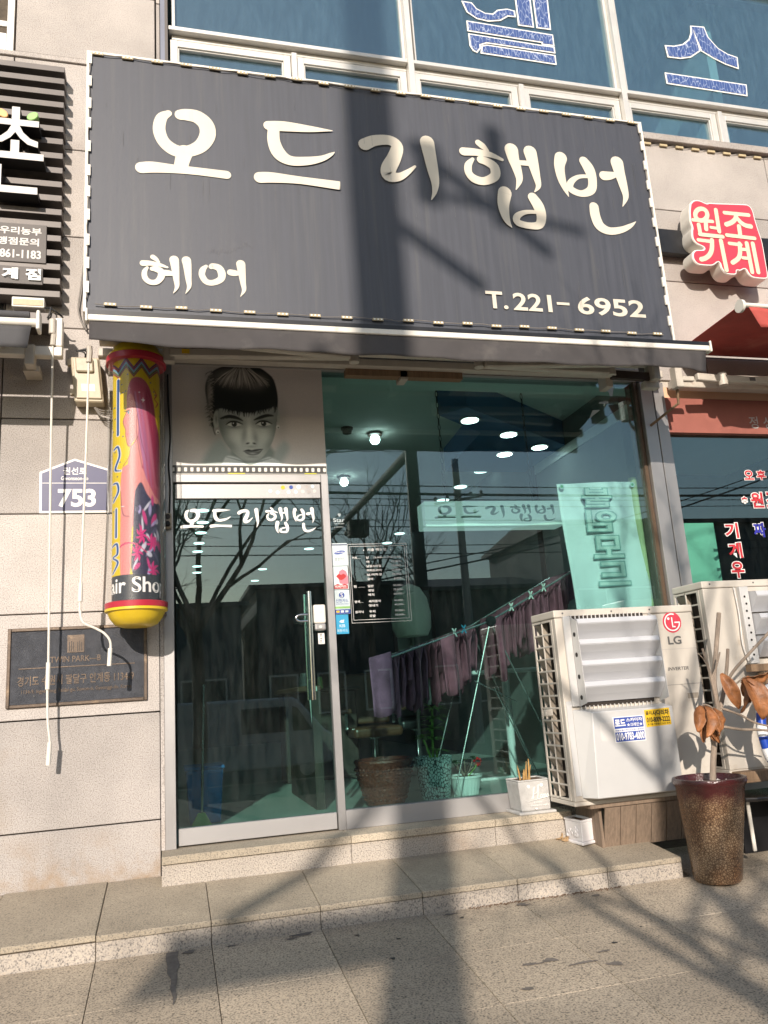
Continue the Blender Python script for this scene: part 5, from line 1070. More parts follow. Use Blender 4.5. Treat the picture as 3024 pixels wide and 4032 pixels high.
L.new(c1, b.inputs['Base Color']); b.inputs['Roughness'].default_value = .22; b.inputs['Coat Weight'].default_value = .3
bpn = N.new('ShaderNodeBump'); bpn.inputs['Strength'].default_value = .5; bpn.inputs['Distance'].default_value = .006; L.new(vo.outputs['Distance'], bpn.inputs['Height']); L.new(bpn.outputs[0], b.inputs['Normal']); MT['glazed_pot'] = m
PXc, PYc, pz0 = 3.135, -.965, zg(-.965)
pl = thing('potted_rubber_plant', 'tall brown glazed pot with a withered rubber plant of orange leaves', 'potted plant', (PXc, PYc, pz0))
tl = (.06, -.01)
MB().lathe([(.128, pz0), (.138, pz0 + .012), (.150, pz0 + .12), (.168, pz0 + .27), (.189, pz0 + .44), (.200, pz0 + .535), (.212, pz0 + .548), (.218, pz0 + .565), (.214, pz0 + .583), (.197, pz0 + .586), (.189, pz0 + .57), (.184, pz0 + .535), (.02, pz0 + .532)], PXc, PYc, 56, tl, pz0).build('pot', 'glazed_pot', pl, smooth=True)
so_ = MB(); pr2 = random.Random(8); so_.lathe([(.183, pz0 + .533), (.180, pz0 + .540), (.1, pz0 + .548), (.01, pz0 + .545)], PXc + .033, PYc - .005, 28); soil_ = so_.build('soil', 'soil', pl, smooth=True)
pb = MB()
for k in range(70):
    a = pr2.uniform(0, 6.28); r_ = .155 * math.sqrt(pr2.random()); x = PXc + .033 + r_ * math.cos(a); y = PYc + r_ * math.sin(a); s_ = pr2.uniform(.005, .012); z = pz0 + .548
    pb.add([(x - s_, y, z), (x, y - s_, z), (x + s_, y, z), (x, y + s_, z), (x, y, z + s_)], [(0, 1, 4), (1, 2, 4), (2, 3, 4), (3, 0, 4)])
pk = pb.build('pebbles', 'concrete_box', pl); pk['kind'] = 'stuff'
bx = lambda pts, r0, r1: MB().tube([tuple(p) for p in catmull(pts, 4)], [r0 + (r1 - r0) * i / (4 * (len(pts) - 1)) for i in range(4 * (len(pts) - 1) + 1)], 8).build('branch', 'bark', pl, smooth=True)
y = PYc
bx([(3.195, y, .45), (3.225, y, .60), (3.27, y, .76), (3.313, y, .86), (3.36, y + .02, .93), (3.405, y + .03, 1.02), (3.44, y + .02, 1.15), (3.468, y + .02, 1.26)], .019, .010)
bx([(3.313, y, .84), (3.335, y + .03, 1.05), (3.40, y + .05, 1.25), (3.474, y + .06, 1.495)], .016, .014)
bx([(3.41, y + .03, 1.03), (3.47, y, 1.12), (3.58, y - .03, 1.22), (3.76, y - .05, 1.36)], .010, .009)
bx([(3.30, y, .80), (3.295, y - .02, .95), (3.275, y - .03, 1.09), (3.262, y - .03, 1.18), (3.245, y - .03, 1.27)], .012, .007)
bx([(3.275, y - .03, 1.08), (3.31, y - .05, 1.15), (3.345, y - .06, 1.24)], .006, .005); bx([(3.262, y - .03, 1.16), (3.23, y - .04, 1.21), (3.19, y - .05, 1.245)], .004, .002)
bx([(3.313, y, .79), (3.42, y - .04, .765), (3.52, y - .06, .755), (3.66, y - .08, .735)], .009, .007); bx([(3.33, y, .90), (3.42, y - .05, .855), (3.5, y - .08, .80), (3.6, y - .09, .77), (3.7, y - .1, .75)], .008, .005)
bx([(3.30, y, .83), (3.25, y - .04, .90), (3.19, y - .05, .93), (3.15, y - .05, .92)], .006, .004); bx([(3.40, y + .02, 1.0), (3.43, y - .03, 1.03), (3.47, y - .05, 1.06), (3.50, y - .06, 1.08)], .006, .005)
def leaf(base, tip, w, bend, roll_, mt='dead_leaf', par=pl):
    a = Vector(base); c = Vector(tip); ax = (c - a); ln = ax.length; ax.normalize(); sd_ = ax.cross(Vector((0, -1, 0))); sd_ = sd_.normalized(); nm = sd_.cross(ax); q = Quaternion(ax, roll_); sd_ = q @ sd_; nm = q @ nm
    P = []
    for i in range(13):
        t = i / 12; ww = w * (math.sin(math.pi * min(1, t * .94 + .03)) ** .75) * (1 - .15 * t); cen = a + ax * ln * t + nm * bend * math.sin(math.pi * t)
        P.append([cen + sd_ * ww * s_ * (1 - .12 * abs(s_)) + nm * (abs(s_) ** 1.6 * ww * .55 + .004 * math.sin(t * 19 + s_ * 3)) for s_ in (-1, -.66, -.33, -.05, 0, .05, .33, .66, 1)])
    return MB().grid(P).build('leaf', mt, par, smooth=True, thick=.0015)
lrn = random.Random(31)
for k in range(11):
    b0 = Vector((3.50, y - .06, 1.07)) if k < 4 else Vector((3.17, y - .06, .92)); leaf(b0 + Vector((lrn.uniform(-.03, .03), lrn.uniform(-.02, .02), 0)), b0 + Vector((lrn.uniform(-.07, .10) * (1 if k < 4 else .7), lrn.uniform(-.09, .02), -lrn.uniform(.14, .22))), lrn.uniform(.028, .045), lrn.uniform(-.03, .04), lrn.uniform(-1.1, 1.1))
for bs, tp, w_, bd, rl in [((3.15, y - .06, .925), (3.075, y - .10, .775), .040, .02, .5), ((3.17, y - .07, .925), (3.105, y - .13, .742), .048, .03, -.2), ((3.18, y - .05, .90), (3.215, y - .06, .712), .030, .02, .9), ((3.245, y - .05, .905), (3.262, y - .06, .765), .042, .01, -.6),
                            ((3.345, y - .04, 1.11), (3.405, y - .08, .89), .045, .03, .4), ((3.49, y - .06, 1.075), (3.53, y - .12, .815), .072, .04, .1), ((3.50, y - .07, 1.08), (3.60, y - .10, .88), .068, -.03, -.5), ((3.49, y - .06, 1.07), (3.68, y - .09, 1.105), .036, .02, .7),
                            ((3.47, y - .05, 1.05), (3.425, y - .06, .862), .045, .02, -.9), ((3.50, y - .05, 1.07), (3.555, y - .05, .93), .03, .04, 1.2), ((3.66, y - .08, .735), (3.70, y - .12, .60), .04, .02, .3)]: leaf(bs, tp, w_ * 1.2, bd, rl)
hb = thing('concrete_planter', 'square grey planter with white script writing and dry stalks on the sill', 'planter', (2.40, -.09, .281))
q = MB(); q.hexa([(2.262, -.195, .300), (2.470, -.195, .300), (2.470, .005, .300), (2.262, .005, .300), (2.248, -.205, .490), (2.484, -.205, .490), (2.484, .012, .490), (2.248, .012, .490)])
hbx = q.build('planter_body', 'concrete_box', hb, bevel=.006)
MB().box(2.266, 2.466, -.185, -.005, .4905, .4925).build('soil', 'soil', hb); q = MB(); q.box(2.248, 2.484, -.206, -.188, .4903, .500); q.box(2.248, 2.484, -.004, .013, .4903, .500); q.box(2.248, 2.264, -.1875, -.0045, .4903, .500); q.box(2.468, 2.484, -.1875, -.0045, .4903, .500); q.build('planter_rim', 'concrete_box', hb, bevel=.003)
MB().box(2.232, 2.500, -.222, .018, .2815, .2995).build('saucer', 'concrete_box', hb, bevel=.004)
t = MB(); wy = -.2075; 
brush(t, [(2.325, .372, .003), (2.345, .40, .004), (2.352, .442, .004), (2.362, .452, .003), (2.352, .42, .004), (2.345, .385, .005), (2.335, .375, .003)], ident, wy, 5); brush(t, [(2.348, .408, .003), (2.375, .418, .004), (2.385, .455, .004), (2.392, .462, .003), (2.382, .41, .005), (2.376, .378, .004), (2.392, .372, .003)], ident, wy - .0004, 5)
put_text(t, 'ome', 2.392, 2.452, .378, .404, wy - .0008, .012, shear=.25); brush(t, [(2.31, .365, .003), (2.36, .372, .003), (2.45, .385, .003), (2.472, .40, .003)], ident, wy - .0012, 4)
put_text(t, 'is where', 2.345, 2.40, .350, .362, wy, 0, shear=.3); put_text(t, 'your story begins', 2.322, 2.45, .328, .342, wy, 0, shear=.3); put_text(t, '♥', 2.352, 2.368, .308, .320, wy)
t.build('script_writing', 'white_vinyl', hb, recalc=False)
for x, z in ((2.318, .458), (2.412, .462)): MB().disc((x, -.2065, z), (0, -1, 0), .012, 14, .001).build('painted_dot', 'white_vinyl', hb)
pr3 = random.Random(2)
for k, (x, yy, ln, tx, ty) in enumerate([(2.31, -.10, .10, -.012, .0), (2.325, -.12, .075, .01, 0), (2.355, -.10, .125, .008, -.01), (2.365, -.13, .14, .004, 0), (2.375, -.11, .135, .012, .01), (2.345, -.09, .09, .02, 0), (2.36, -.12, .10, .03, 0)]):
    MB().tube([(x, yy, .49), (x + tx * .5, yy + ty * .5, .49 + ln * .6), (x + tx, yy + ty, .49 + ln)], [.007, .0055, .0012], 7).build('dry_stalk', 'dry_stick', hb, smooth=True)
wp = thing('white_trough', 'small white trough planter with relief flower on the lower step', 'planter', (2.6, -.36, .1))
def wpt(u, v_, z): return (2.545 + u * .927 + v_ * -.06, -.455 + u * .374 + v_ * .98, z)
def wbox(mb, u0, u1, v0, v1, z0, z1, fl=0): return mb.hexa([wpt(u0 + fl, v0 + fl, z0), wpt(u1 - fl, v0 + fl, z0), wpt(u1 - fl, v1 - fl, z0), wpt(u0 + fl, v1 - fl, z0), wpt(u0, v0, z1), wpt(u1, v0, z1), wpt(u1, v1, z1), wpt(u0, v1, z1)])
wbox(MB(), .0, .115, .0, .21, .118, .235, .003).build('trough_body', 'planter_white', wp, bevel=.004); wbox(MB(), -.014, .13, -.014, .225, .100, .1175).build('trough_foot', 'planter_white', wp, bevel=.004)
wbox(MB(), .012, .103, .012, .198, .2352, .2365).build('soil', 'soil', wp)
q = MB(); wbox(q, -.004, .012, -.004, .214, .2352, .250); wbox(q, .103, .119, -.004, .214, .2352, .250); wbox(q, .0125, .1025, -.004, .012, .2352, .250); wbox(q, .0125, .1025, .198, .214, .2352, .250); q.build('trough_rim', 'planter_white', wp, bevel=.003)
q = MB()
for k in range(5):
    a = k * 1.2566 + .3; c = wpt(-.002, .07 + .022 * math.cos(a), .175 + .022 * math.sin(a)); q.tube([c, (c[0] - .006, c[1], c[2])], .013, 10)
c = wpt(-.004, .07, .175); q.tube([c, (c[0] - .008, c[1], c[2])], .010, 10)
for k in range(4): c = wpt(-.001, .12 + k * .022, .16 + .02 * math.sin(k * 1.4)); q.tube([c, (c[0] - .005, c[1], c[2])], .010, 8)
q.build('relief_flower', 'planter_white', wp, smooth=True)
for k, (x, yy) in enumerate([(2.50, -.30), (2.53, -.27), (2.48, -.26)]):
    lf = thing('fallen_leaf', ('curled brown leaf nearest the white trough planter', 'curled brown leaf highest in the heap beside the trough', 'curled brown leaf furthest left of the trough')[k], 'leaf', (x, yy, zt(yy)), 'fallen leaves by the trough')
    leaf((x - .03, yy, zt(yy) + .012), (x + .03, yy + .02, zt(yy) + .02 + .01 * k), .018, .015, .6 * k, 'litter_leaf', lf)

# black table and striped hoop at the right edge
tb_ = thing('black_table', 'low glossy black table with a round corner at the right edge', 'table', (3.9, -.75, -.05))
q = MB(); pts = [(3.42, -.80), (3.43, -.86), (3.46, -.90), (3.52, -.93), (4.6, -.97), (4.6, -.60), (3.46, -.60), (3.425, -.70)]
q.v = [Vector((x, yy, .318)) for x, yy in pts] + [Vector((x, yy, .345)) for x, yy in pts]; n = len(pts); q.f = [tuple(reversed(range(n))), tuple(range(n, 2 * n))] + [(i, (i + 1) % n, n + (i + 1) % n, n + i) for i in range(n)]
q.build('table_top', 'black_table', tb_, bevel=.008, seg=2); MB().box(3.50, 3.524, -.85, -.835, .02, .3175).build('bracket', 'white_paint', tb_, bevel=.004); MB().box(3.62, 4.6, -.60, -.58, -.1, .3175).build('table_side', 'black_metal', tb_)
MB().box(4.0, 4.06, -.9, -.86, -.12, .3175).build('leg', 'black_metal', tb_)
hp_ = thing('striped_hoop', 'blue and white striped hoop standing at the right edge', 'hoop', (3.93, -.9, .36))
for k in range(30):
    a0, a1_ = 6.2832 * k / 30, 6.2832 * (k + (.62 if k % 2 else 1)) / 30
    MB().tube([(3.93 + .27 * math.cos(a), -.90 + .03 * math.sin(a), .70 + .34 * math.sin(a)) for a in np.linspace(a0, a1_ if k % 2 == 0 else 6.2832 * (k + 1) / 30, 4)], .030 if k % 2 else .034, 10).build('hoop_segment', 'toy_blue' if k % 2 else 'tube_white', hp_, smooth=True)

# ------------------------------------------------------------------ things stuck on the shop window
YW = .0590
def sticker(label, x0, x1, z0, z1, mt, build=None):
    o = thing('card_sticker', label, 'sticker', ((x0 + x1) / 2, YW, z0), 'card stickers on the window edge')
    MB().box(x0, x1, YW - .0012, YW - .0002, z0, z1).build('sticker_sheet', mt, o)
    return o
s = sticker('pale card sticker with a dark blue oval, topmost in the column by the door', 1.120, 1.233, 2.030, 2.192, 'pale_sticker')
q = MB(); q.add([(1.176 + .039 * math.cos(t) , YW - .0016, 2.125 + .013 * math.sin(t) + .006 * math.cos(t)) for t in [6.2832 * k / 24 for k in range(24)]], [tuple(range(24))]); q.build('oval', 'blue_sticker', s)
t = MB(); put_text(t, 'SAMSUNG', 1.146, 1.206, 2.120, 2.131, YW - .002, .01); t.build('letter', 'white_vinyl', s, recalc=False); t = MB(); put_text(t, '삼성카드', 1.137, 1.215, 2.065, 2.090, YW - .0018, 0); t.build('letter', 'dark_grey_ink', s, recalc=False); MB().box(1.121, 1.232, YW - .002, YW - .0014, 2.176, 2.184).build('stripe', 'navy_plate', s)
s = sticker('card sticker with big red lips, below the one with the blue oval', 1.121, 1.228, 1.862, 2.026, 'pale_sticker')
M('lips_red', (.45, .03, .03), .4); M('lips_pink', (.62, .20, .24), .4)
def flat(o, poly, mt, lift): MB().add([(x, YW - lift, z) for x, z in poly], [tuple(range(len(poly)))]).build('print', mt, o)
flat(s, [(1.165, 1.905), (1.155, 1.95), (1.165, 1.99), (1.19, 2.005), (1.215, 1.99), (1.228, 1.95), (1.226, 1.90), (1.20, 1.895)], 'lips_pink', .0014)
flat(s, [tuple(p) for p in catmull([(1.142, 1.955), (1.16, 1.972), (1.178, 1.965), (1.196, 1.972), (1.214, 1.955), (1.195, 1.935), (1.178, 1.928), (1.160, 1.935), (1.142, 1.955)], 4)][:-1], 'lips_red', .0018); flat(s, [(1.124, 1.866), (1.222, 1.866), (1.222, 1.893), (1.20, 1.900), (1.17, 1.892), (1.15, 1.902), (1.124, 1.890)], 'lips_red', .0016)
t = MB(); put_text(t, '비씨카드', 1.130, 1.214, 1.872, 1.892, YW - .0022, .02); put_text(t, '3개월', 1.126, 1.160, 1.985, 2.002, YW - .0022, 0); put_text(t, '무이자', 1.128, 1.158, 1.966, 1.980, YW - .0022, 0); t.build('letter', 'white_vinyl', s, recalc=False)
s = sticker('white card sticker with a round blue S mark and a blue foot band', 1.121, 1.230, 1.690, 1.858, 'pale_sticker')
MB().disc((1.174, YW - .001, 1.822), (0, -1, 0), .020, 24, .0006).build('round_mark', 'blue_sticker', s); t = MB(); put_text(t, 'S', 1.165, 1.183, 1.806, 1.838, YW - .0022, .01); t.build('letter', 'white_vinyl', s, recalc=False)
t = MB(); put_text(t, '신한카드', 1.130, 1.220, 1.770, 1.796, YW - .0018, .01); put_text(t, 'SHINHAN CARD', 1.130, 1.220, 1.756, 1.764, YW - .0018, 0); t.build('letter', 'blue_sticker', s, recalc=False); MB().box(1.1215, 1.2295, YW - .0018, YW - .0013, 1.691, 1.722).build('stripe', 'blue_sticker', s); MB().box(1.1215, 1.2295, YW - .0018, YW - .0013, 1.728, 1.742).build('stripe', 'leaf_lime', s)
for k, x in enumerate((1.140, 1.172, 1.203)): MB().box(x - .010, x + .012, YW - .0024, YW - .0019, 1.700, 1.714).build('card_mark', ('yellow_sticker', 'white_vinyl', 'pale_sticker')[k], s)
s = sticker('bright blue card sticker with a white feather, lowest in the column by the door', 1.120, 1.212, 1.552, 1.686, 'cyan_sticker')
flat(s, [(1.145, 1.635), (1.16, 1.648), (1.185, 1.650), (1.178, 1.640), (1.182, 1.630), (1.165, 1.628)], 'pale_sticker', .0016); t = MB(); put_text(t, 'KEB', 1.147, 1.186, 1.598, 1.618, YW - .0018, .01); put_text(t, '외환카드', 1.128, 1.206, 1.565, 1.585, YW - .0018, 0); t.build('letter', 'pale_sticker', s, recalc=False)
pl_ = thing('price_list', 'white lettered price list with a double frame on the shop window', 'price list', (1.45, YW, 1.62))
MB().frame(1.236, 1.672, 1.622, 2.184, .0022, YW - .0010, YW - .0003).build('frame_line', 'white_vinyl', pl_); MB().frame(1.250, 1.656, 1.642, 2.168, .0022, YW - .0010, YW - .0003).build('frame_line', 'white_vinyl', pl_)
t = MB(); y_ = YW - .0012
put_text(t, '시술 메뉴얼', 1.378, 1.520, 2.130, 2.152, y_, .012); put_text(t, '★', 1.346, 1.358, 2.132, 2.144, y_); put_text(t, '★', 1.546, 1.558, 2.132, 2.144, y_)
rows_ = [(2.083, '커트…', '남', '12,000~스타일15,000'), (2.052, '', '여', '15,000~'), (2.021, '', '남성스타일', '10,000~'), (1.990, '', '여자드라이', '15,000~'), (1.959, '', '남,여학생', '10,000~'), (1.928, '', '유아', '8,000~'),
         (1.878, '펌 ……', '일반', '50,000~'), (1.847, '', '셋팅', '70,000~'), (1.816, '', '매직', '60,000~'), (1.770, '염색…', '세치염색', '30,000~'), (1.740, '', '멋내기', '40,000~'), (1.698, '클리닉', '두피', '30,000~'), (1.667, '', '모발', '50,000~')]
for z, a, b_, c_ in rows_:
    if a: put_text(t, a, 1.264, 1.264 + .020 * len(a), z - .008, z + .010, y_, .012)
    put_text(t, b_, 1.366, 1.366 + .0215 * len(b_), z - .008, z + .010, y_, .012); w_ = .0108 * len(c_) if len(c_) < 9 else .205; put_text(t, c_, 1.628 - w_, 1.628, z - .007, z + .008, y_, .008)
t.build('price_lettering', 'white_vinyl', pl_, recalc=False)
sm = thing('star_sticker', 'small white star and pin sticker above the card stickers', 'sticker', (1.185, YW, 2.29)); t = MB(); put_text(t, 'Star', 1.143, 1.226, 2.346, 2.375, YW - .001, .01); put_text(t, 'SHOP', 1.150, 1.222, 2.330, 2.338, YW - .001); put_text(t, 'by KB국민카드', 1.148, 1.215, 2.305, 2.314, YW - .001); put_text(t, '♥', 1.178, 1.200, 2.384, 2.410, YW - .001, .01); t.build('letter', 'pale_sticker', sm, recalc=False)
# torn tape scraps at the top right of the pane
tp = thing('tape_scraps', 'torn white tape scraps left on the top right of the shop window', 'tape', (3.5, YW, 3.2))
for k, poly in enumerate([[(3.46, 3.42), (3.545, 3.45), (3.53, 3.405), (3.52, 3.37), (3.495, 3.372), (3.49, 3.405)], [(3.395, 3.318), (3.475, 3.325), (3.474, 3.305), (3.385, 3.302)], [(3.28, 3.17), (3.325, 3.245), (3.395, 3.250)]]): MB().add([(x, YW - .001, z) for x, z in poly], [tuple(range(len(poly)))]).build('tape', 'pale_sticker', tp)

# ------------------------------------------------------------------ salon interior
struct(MB().box(-1.4, 5.2, .10, 13.2, .18, .270).build('interior_floor', 'int_floor')); struct(MB().box(-1.4, 5.2, .36, 13.2, 3.77, 3.9).build('interior_ceiling', 'int_ceiling'))
struct(MB().box(-1.4, 5.2, 13.0, 13.2, .2, 3.8).build('interior_wall_back', 'int_wall')); struct(MB().box(-1.5, -1.3, .35, 13, .2, 3.8).build('interior_wall_left', 'int_wall')); struct(MB().box(3.975, 4.10, .70, 13, .2, 3.8).build('interior_wall_right', 'int_wall')); struct(MB().box(-.058, 4.0, .161, .36, 3.495, 3.8).build('interior_wall_front', 'int_ceiling'))
bm_ = thing('ceiling_bulkhead', 'dark blue angular ceiling bulkhead with downlights', 'bulkhead', (3.2, 1.4, 3.5))
q = MB()
pg = [(2.33, .95), (2.515, .735), (3.965, 1.75), (3.965, 2.75), (3.0, 2.75), (2.90, 1.40)]; n = len(pg)
q.v = [Vector((x, yy, 3.50)) for x, yy in pg] + [Vector((x, yy, 3.769)) for x, yy in pg]; q.f = [tuple(reversed(range(n))), tuple(range(n, 2 * n))] + [(i, (i + 1) % n, n + (i + 1) % n, n + i) for i in range(n)]; q.build('bulkhead_body', 'int_beam', bm_)
for k, (x, yy, lab) in enumerate([(2.655, 1.038, 'downlight nearest the window in the blue bulkhead'), (3.195, 1.416, 'second downlight from the window in the blue bulkhead'), (3.70, 1.80, 'downlight at the right end of the blue bulkhead'), (3.418, 2.05, 'downlight deepest in the blue bulkhead')]):
    o = thing('downlight', lab, 'downlight', (x, yy, 3.49), 'lit ceiling downlights'); MB().lathe([(.098, 3.488), (.098, 3.4995), (.085, 3.4995)], x, yy, 28).build('trim_ring', 'steel', o, smooth=True); MB().tube([(x, yy, 3.484), (x, yy, 3.4875)], .078, 28).build('lamp', 'lamp_on', o)
NTH = ['first', 'second', 'third', 'fourth', 'fifth', 'sixth', 'seventh', 'eighth', 'ninth', 'tenth', 'eleventh', 'twelfth', 'thirteenth', 'fourteenth', 'fifteenth', 'sixteenth', 'seventeenth', 'eighteenth']
ORDN = NTH[:5] + NTH[:7] + NTH[:3]
for k, (x, yy) in enumerate([(3.80, 3.65), (3.80, 4.41), (3.80, 5.15), (3.80, 7.47), (3.80, 8.3), (.47, 5.66), (.5, 6.42), (.5, 7.16), (.5, 8.0), (.5, 8.75), (.54, 10.3), (.56, 11.06), (2.45, 8.7), (1.85, 10.85), (1.85, 12.4)]):
    o = thing('downlight', ORDN[k] + ' lit downlight from the front in the ' + ('right-hand row of the salon ceiling' if x > 3 else 'left-hand row of the salon ceiling' if x < 1 else 'middle row of the salon ceiling'), 'downlight', (x, yy, 3.76), 'downlights deep in the salon'); MB().tube([(x, yy, 3.762), (x, yy, 3.7695)], .085, 20).build('lamp', 'lamp_far', o)
for (x, yy, nm_, lab) in ((2.08, 2.25, 'spot_bulb', 'bare lit bulb on the salon ceiling'), (2.10, 3.92, 'spot_bulb', 'bare lit bulb further back on the salon ceiling')):
    o = thing(nm_, lab, 'bulb', (x, yy, 3.70)); MB().tube([(x, yy, 3.745), (x, yy, 3.7695)], .075, 24).build('base', 'dark_wood', o, smooth=True); MB().lathe([(.01, 3.650), (.035, 3.658), (.052, 3.69), (.045, 3.725), (.03, 3.7445)], x, yy, 20).build('bulb', 'lamp_on', o, smooth=True)
o = thing('smoke_detector', 'small round smoke detector on the salon ceiling', 'detector', (1.756, 2.105, 3.72)); MB().lathe([(.02, 3.70), (.045, 3.71), (.05, 3.745), (.062, 3.75), (.062, 3.7695)], 1.756, 2.105, 20).build('detector_body', 'dark_wood', o, smooth=True)
# hanging box sign seen from behind
hs = thing('hanging_box_sign', 'white lit box sign hanging on chains inside the shop window', 'sign', (2.6, .75, 2.4))
bx0, bx1, bz0, bz1, by0, by1 = 2.045, 3.30, 2.440, 2.655, .70, .90
MB().box(bx0, bx1, by0, by1, bz0, bz1).build('sign_box', 'box_sign_face', hs, bevel=.004)
box_fx = lambda x, z: (bx0 + .08 + (x + .1835) * (bx1 - bx0 - .16) / 3.65, bz0 + .03 + (z - 4.353) * .215)
for k in ('o', 'deu', 'ri', 'haep', 'beon'): brush_letter('letter', k, box_fx, by0 - .002, 'box_sign_ink', hs)
for x in (2.27, 3.07):
    for k in range(22):
        z = 2.655 + (k + .5) * (3.765 - 2.655) / 22; q = MB(); a = k % 2
        q.tube([(x + (.010 * math.cos(t) if a else 0), .80 + (0 if a else .010 * math.cos(t)), z + .029 * math.sin(t)) for t in [6.2832 * j / 10 for j in range(11)]], .0032, 5, False); q.build('chain_link', 'black_metal', hs)
    MB().lathe([(.06, 3.760), (.06, 3.7695)], x, .80, 20).build('ceiling_rose', 'int_ceiling', hs)
# banner inside the right end of the window, printed outline letters seen from behind
bn = thing('cloth_banner', 'pale cloth banner with outlined letters hanging inside the window', 'banner', (3.35, .20, 1.3))
MB().grid([[(x + (2.68 - z) * .035, .20 + .012 * math.sin(x * 9 + z * 2) + .008 * math.sin(z * 6), z + (x - 3.0) * .028) for x in np.linspace(3.004, 3.685, 22)] for z in np.linspace(2.668, .95, 40)]).build('banner_sheet', 'banner_cloth', bn, smooth=True, thick=.002)
t = MB(); t2 = MB()
for k, (ch, z0, z1, xa, xb) in enumerate([('불', 2.465, 2.630, 3.190, 3.470), ('임', 2.265, 2.450, 3.205, 3.490), ('모', 2.05, 2.24, 3.235, 3.515), ('드', 1.83, 2.03, 3.25, 3.54), ('전', 1.52, 1.66, 3.20, 3.62)]):
    put_text(t, ch, xa, xb, z0, z1, .176, .05, mirror=True); put_text(t2, ch, xa, xb, z0, z1, .1745, .015, mirror=True, base=.05)
t.build('letter_outline', 'banner_ink', bn, recalc=False); t2.build('letter', 'banner_fill', bn, recalc=False)
for x, z in ((3.03, 2.640), (3.665, 2.655)):
    MB().disc((x, .176, z), (0, -1, 0), .022, 18, .002).build('corner_patch', 'pale_sticker', bn); MB().disc((x, .1735, z), (0, -1, 0), .011, 14, .002).build('eyelet', 'green_ink', bn)
bpz = thing('bamboo_pole', 'pale upright pole beside the cloth banner behind the glass', 'pole', (3.70, .22, .28)); MB().tube([(3.705, .215, .28), (3.705, .215, 1.7), (3.70, .215, 2.72)], .034, 16).build('pole_shaft', 'bamboo', bpz, smooth=True)
for z in (.9, 1.4, 1.95, 2.3): MB().tube([(3.704, .215, z - .004), (3.704, .215, z + .004)], .0365, 16).build('node_ring', 'bamboo', bpz, smooth=True)
# drying rack and towels
HX, HY, HZ = 2.47, .80, 1.635
rk = thing('drying_rack', 'folding metal drying rack with slanting wings behind the shop window', 'drying rack', (HX, HY, .27))
q = MB()
L0, L1 = (1.635, 1.398), (3.27, 2.028)
for dy in (-.24, .24):
    q.tube([(L0[0], HY + dy, L0[1]), (HX, HY + dy, HZ), (L1[0], HY + dy, L1[1])], .009, 8)
q.build('wing_rail', 'rack_metal', rk, smooth=True); q = MB()
for a, b in ((2.01, -.24), (3.03, -.24), (2.01, .24), (3.03, .24)): q.tube([(HX, HY + b, HZ), (a, HY + b * 1.2, .272)], .0065, 8)
q.build('leg', 'rack_metal', rk, smooth=True); q = MB()
wires_ = []
for k in range(5): f = (k + .5) / 5.2; wires_.append((HX + (L0[0] - HX) * f * 1.02, HZ + (L0[1] - HZ) * f * 1.02)); wires_.append((HX + (L1[0] - HX) * f, HZ + (L1[1] - HZ) * f))
for x, z in wires_ + [L0, L1]: q.tube([(x, HY - .24, z), (x, HY + .24, z)], .004, 6)
q.build('wing_wire', 'rack_metal', rk); MB().tube([(HX, HY - .27, HZ), (HX, HY - .235, HZ)], .04, 16).build('hub', 'black_metal', rk, smooth=True)
q = MB(); q.tube([(2.28, HY - .27, 1.18), (2.62, HY - .27, 1.00)], .005, 6); q.tube([(2.44, HY - .27, 1.12), (2.70, HY - .27, .50)], .005, 6); q.build('brace', 'rack_metal', rk)
twr = random.Random(21)
def towel(x, z, y0, wd, drop, mt, label, i):
    o = thing('towel', label, 'towel', (x, y0, z - drop), 'towels drying on the rack')
    P = []
    ph = twr.uniform(0, 6)
    for j in range(15):
        t = j / 14 * 2 - 1; d_ = abs(t) ** 1.0; row = []
        side = .030 * math.copysign(min(1, abs(t) * 4), t)
        for k in range(9):
            u = k / 8 - .5; dr = drop * (1 if t < 0 else .85) * d_ * (1 + .07 * math.sin(u * 5 + ph))
            row.append((x + side + .018 * math.sin(u * 13 + ph) * d_ + .012 * d_ * math.sin(ph + t), y0 + u * wd * (1 - .28 * d_), z + .006 - dr + .002 * (1 - d_)))
        P.append(row)
    MB().grid(P).build('cloth', mt, o, smooth=True, thick=.006)
n_ = 0
xs_l = [1.66, 1.72, 1.79, 1.86, 1.93, 2.0, 2.06, 2.12, 2.18, 2.24, 2.30, 2.36]; xs_r = [2.53 + .042 * k for k in range(18)]
for x in xs_l + xs_r:
    z = (HZ + (L0[1] - HZ) * (HX - x) / (HX - L0[0])) if x < HX else (HZ + (L1[1] - HZ) * (x - HX) / (L1[0] - HX))
    mt = 'towel_violet' if x < 1.95 else 'towel_mauve'; left = x < HX
    towel(x, z, HY + twr.uniform(-.05, .05), twr.uniform(.26, .42), twr.uniform(.27, .50), mt, NTH[n_] + ' thin violet towel from the low left end of the rack wing' if mt == 'towel_violet' else (NTH[n_ - 5] + ' thin mauve towel along the left rack wing, counted towards the hub' if left else NTH[n_ - 12] + ' mauve towel from the hub on the raised right rack wing'), n_); n_ += 1
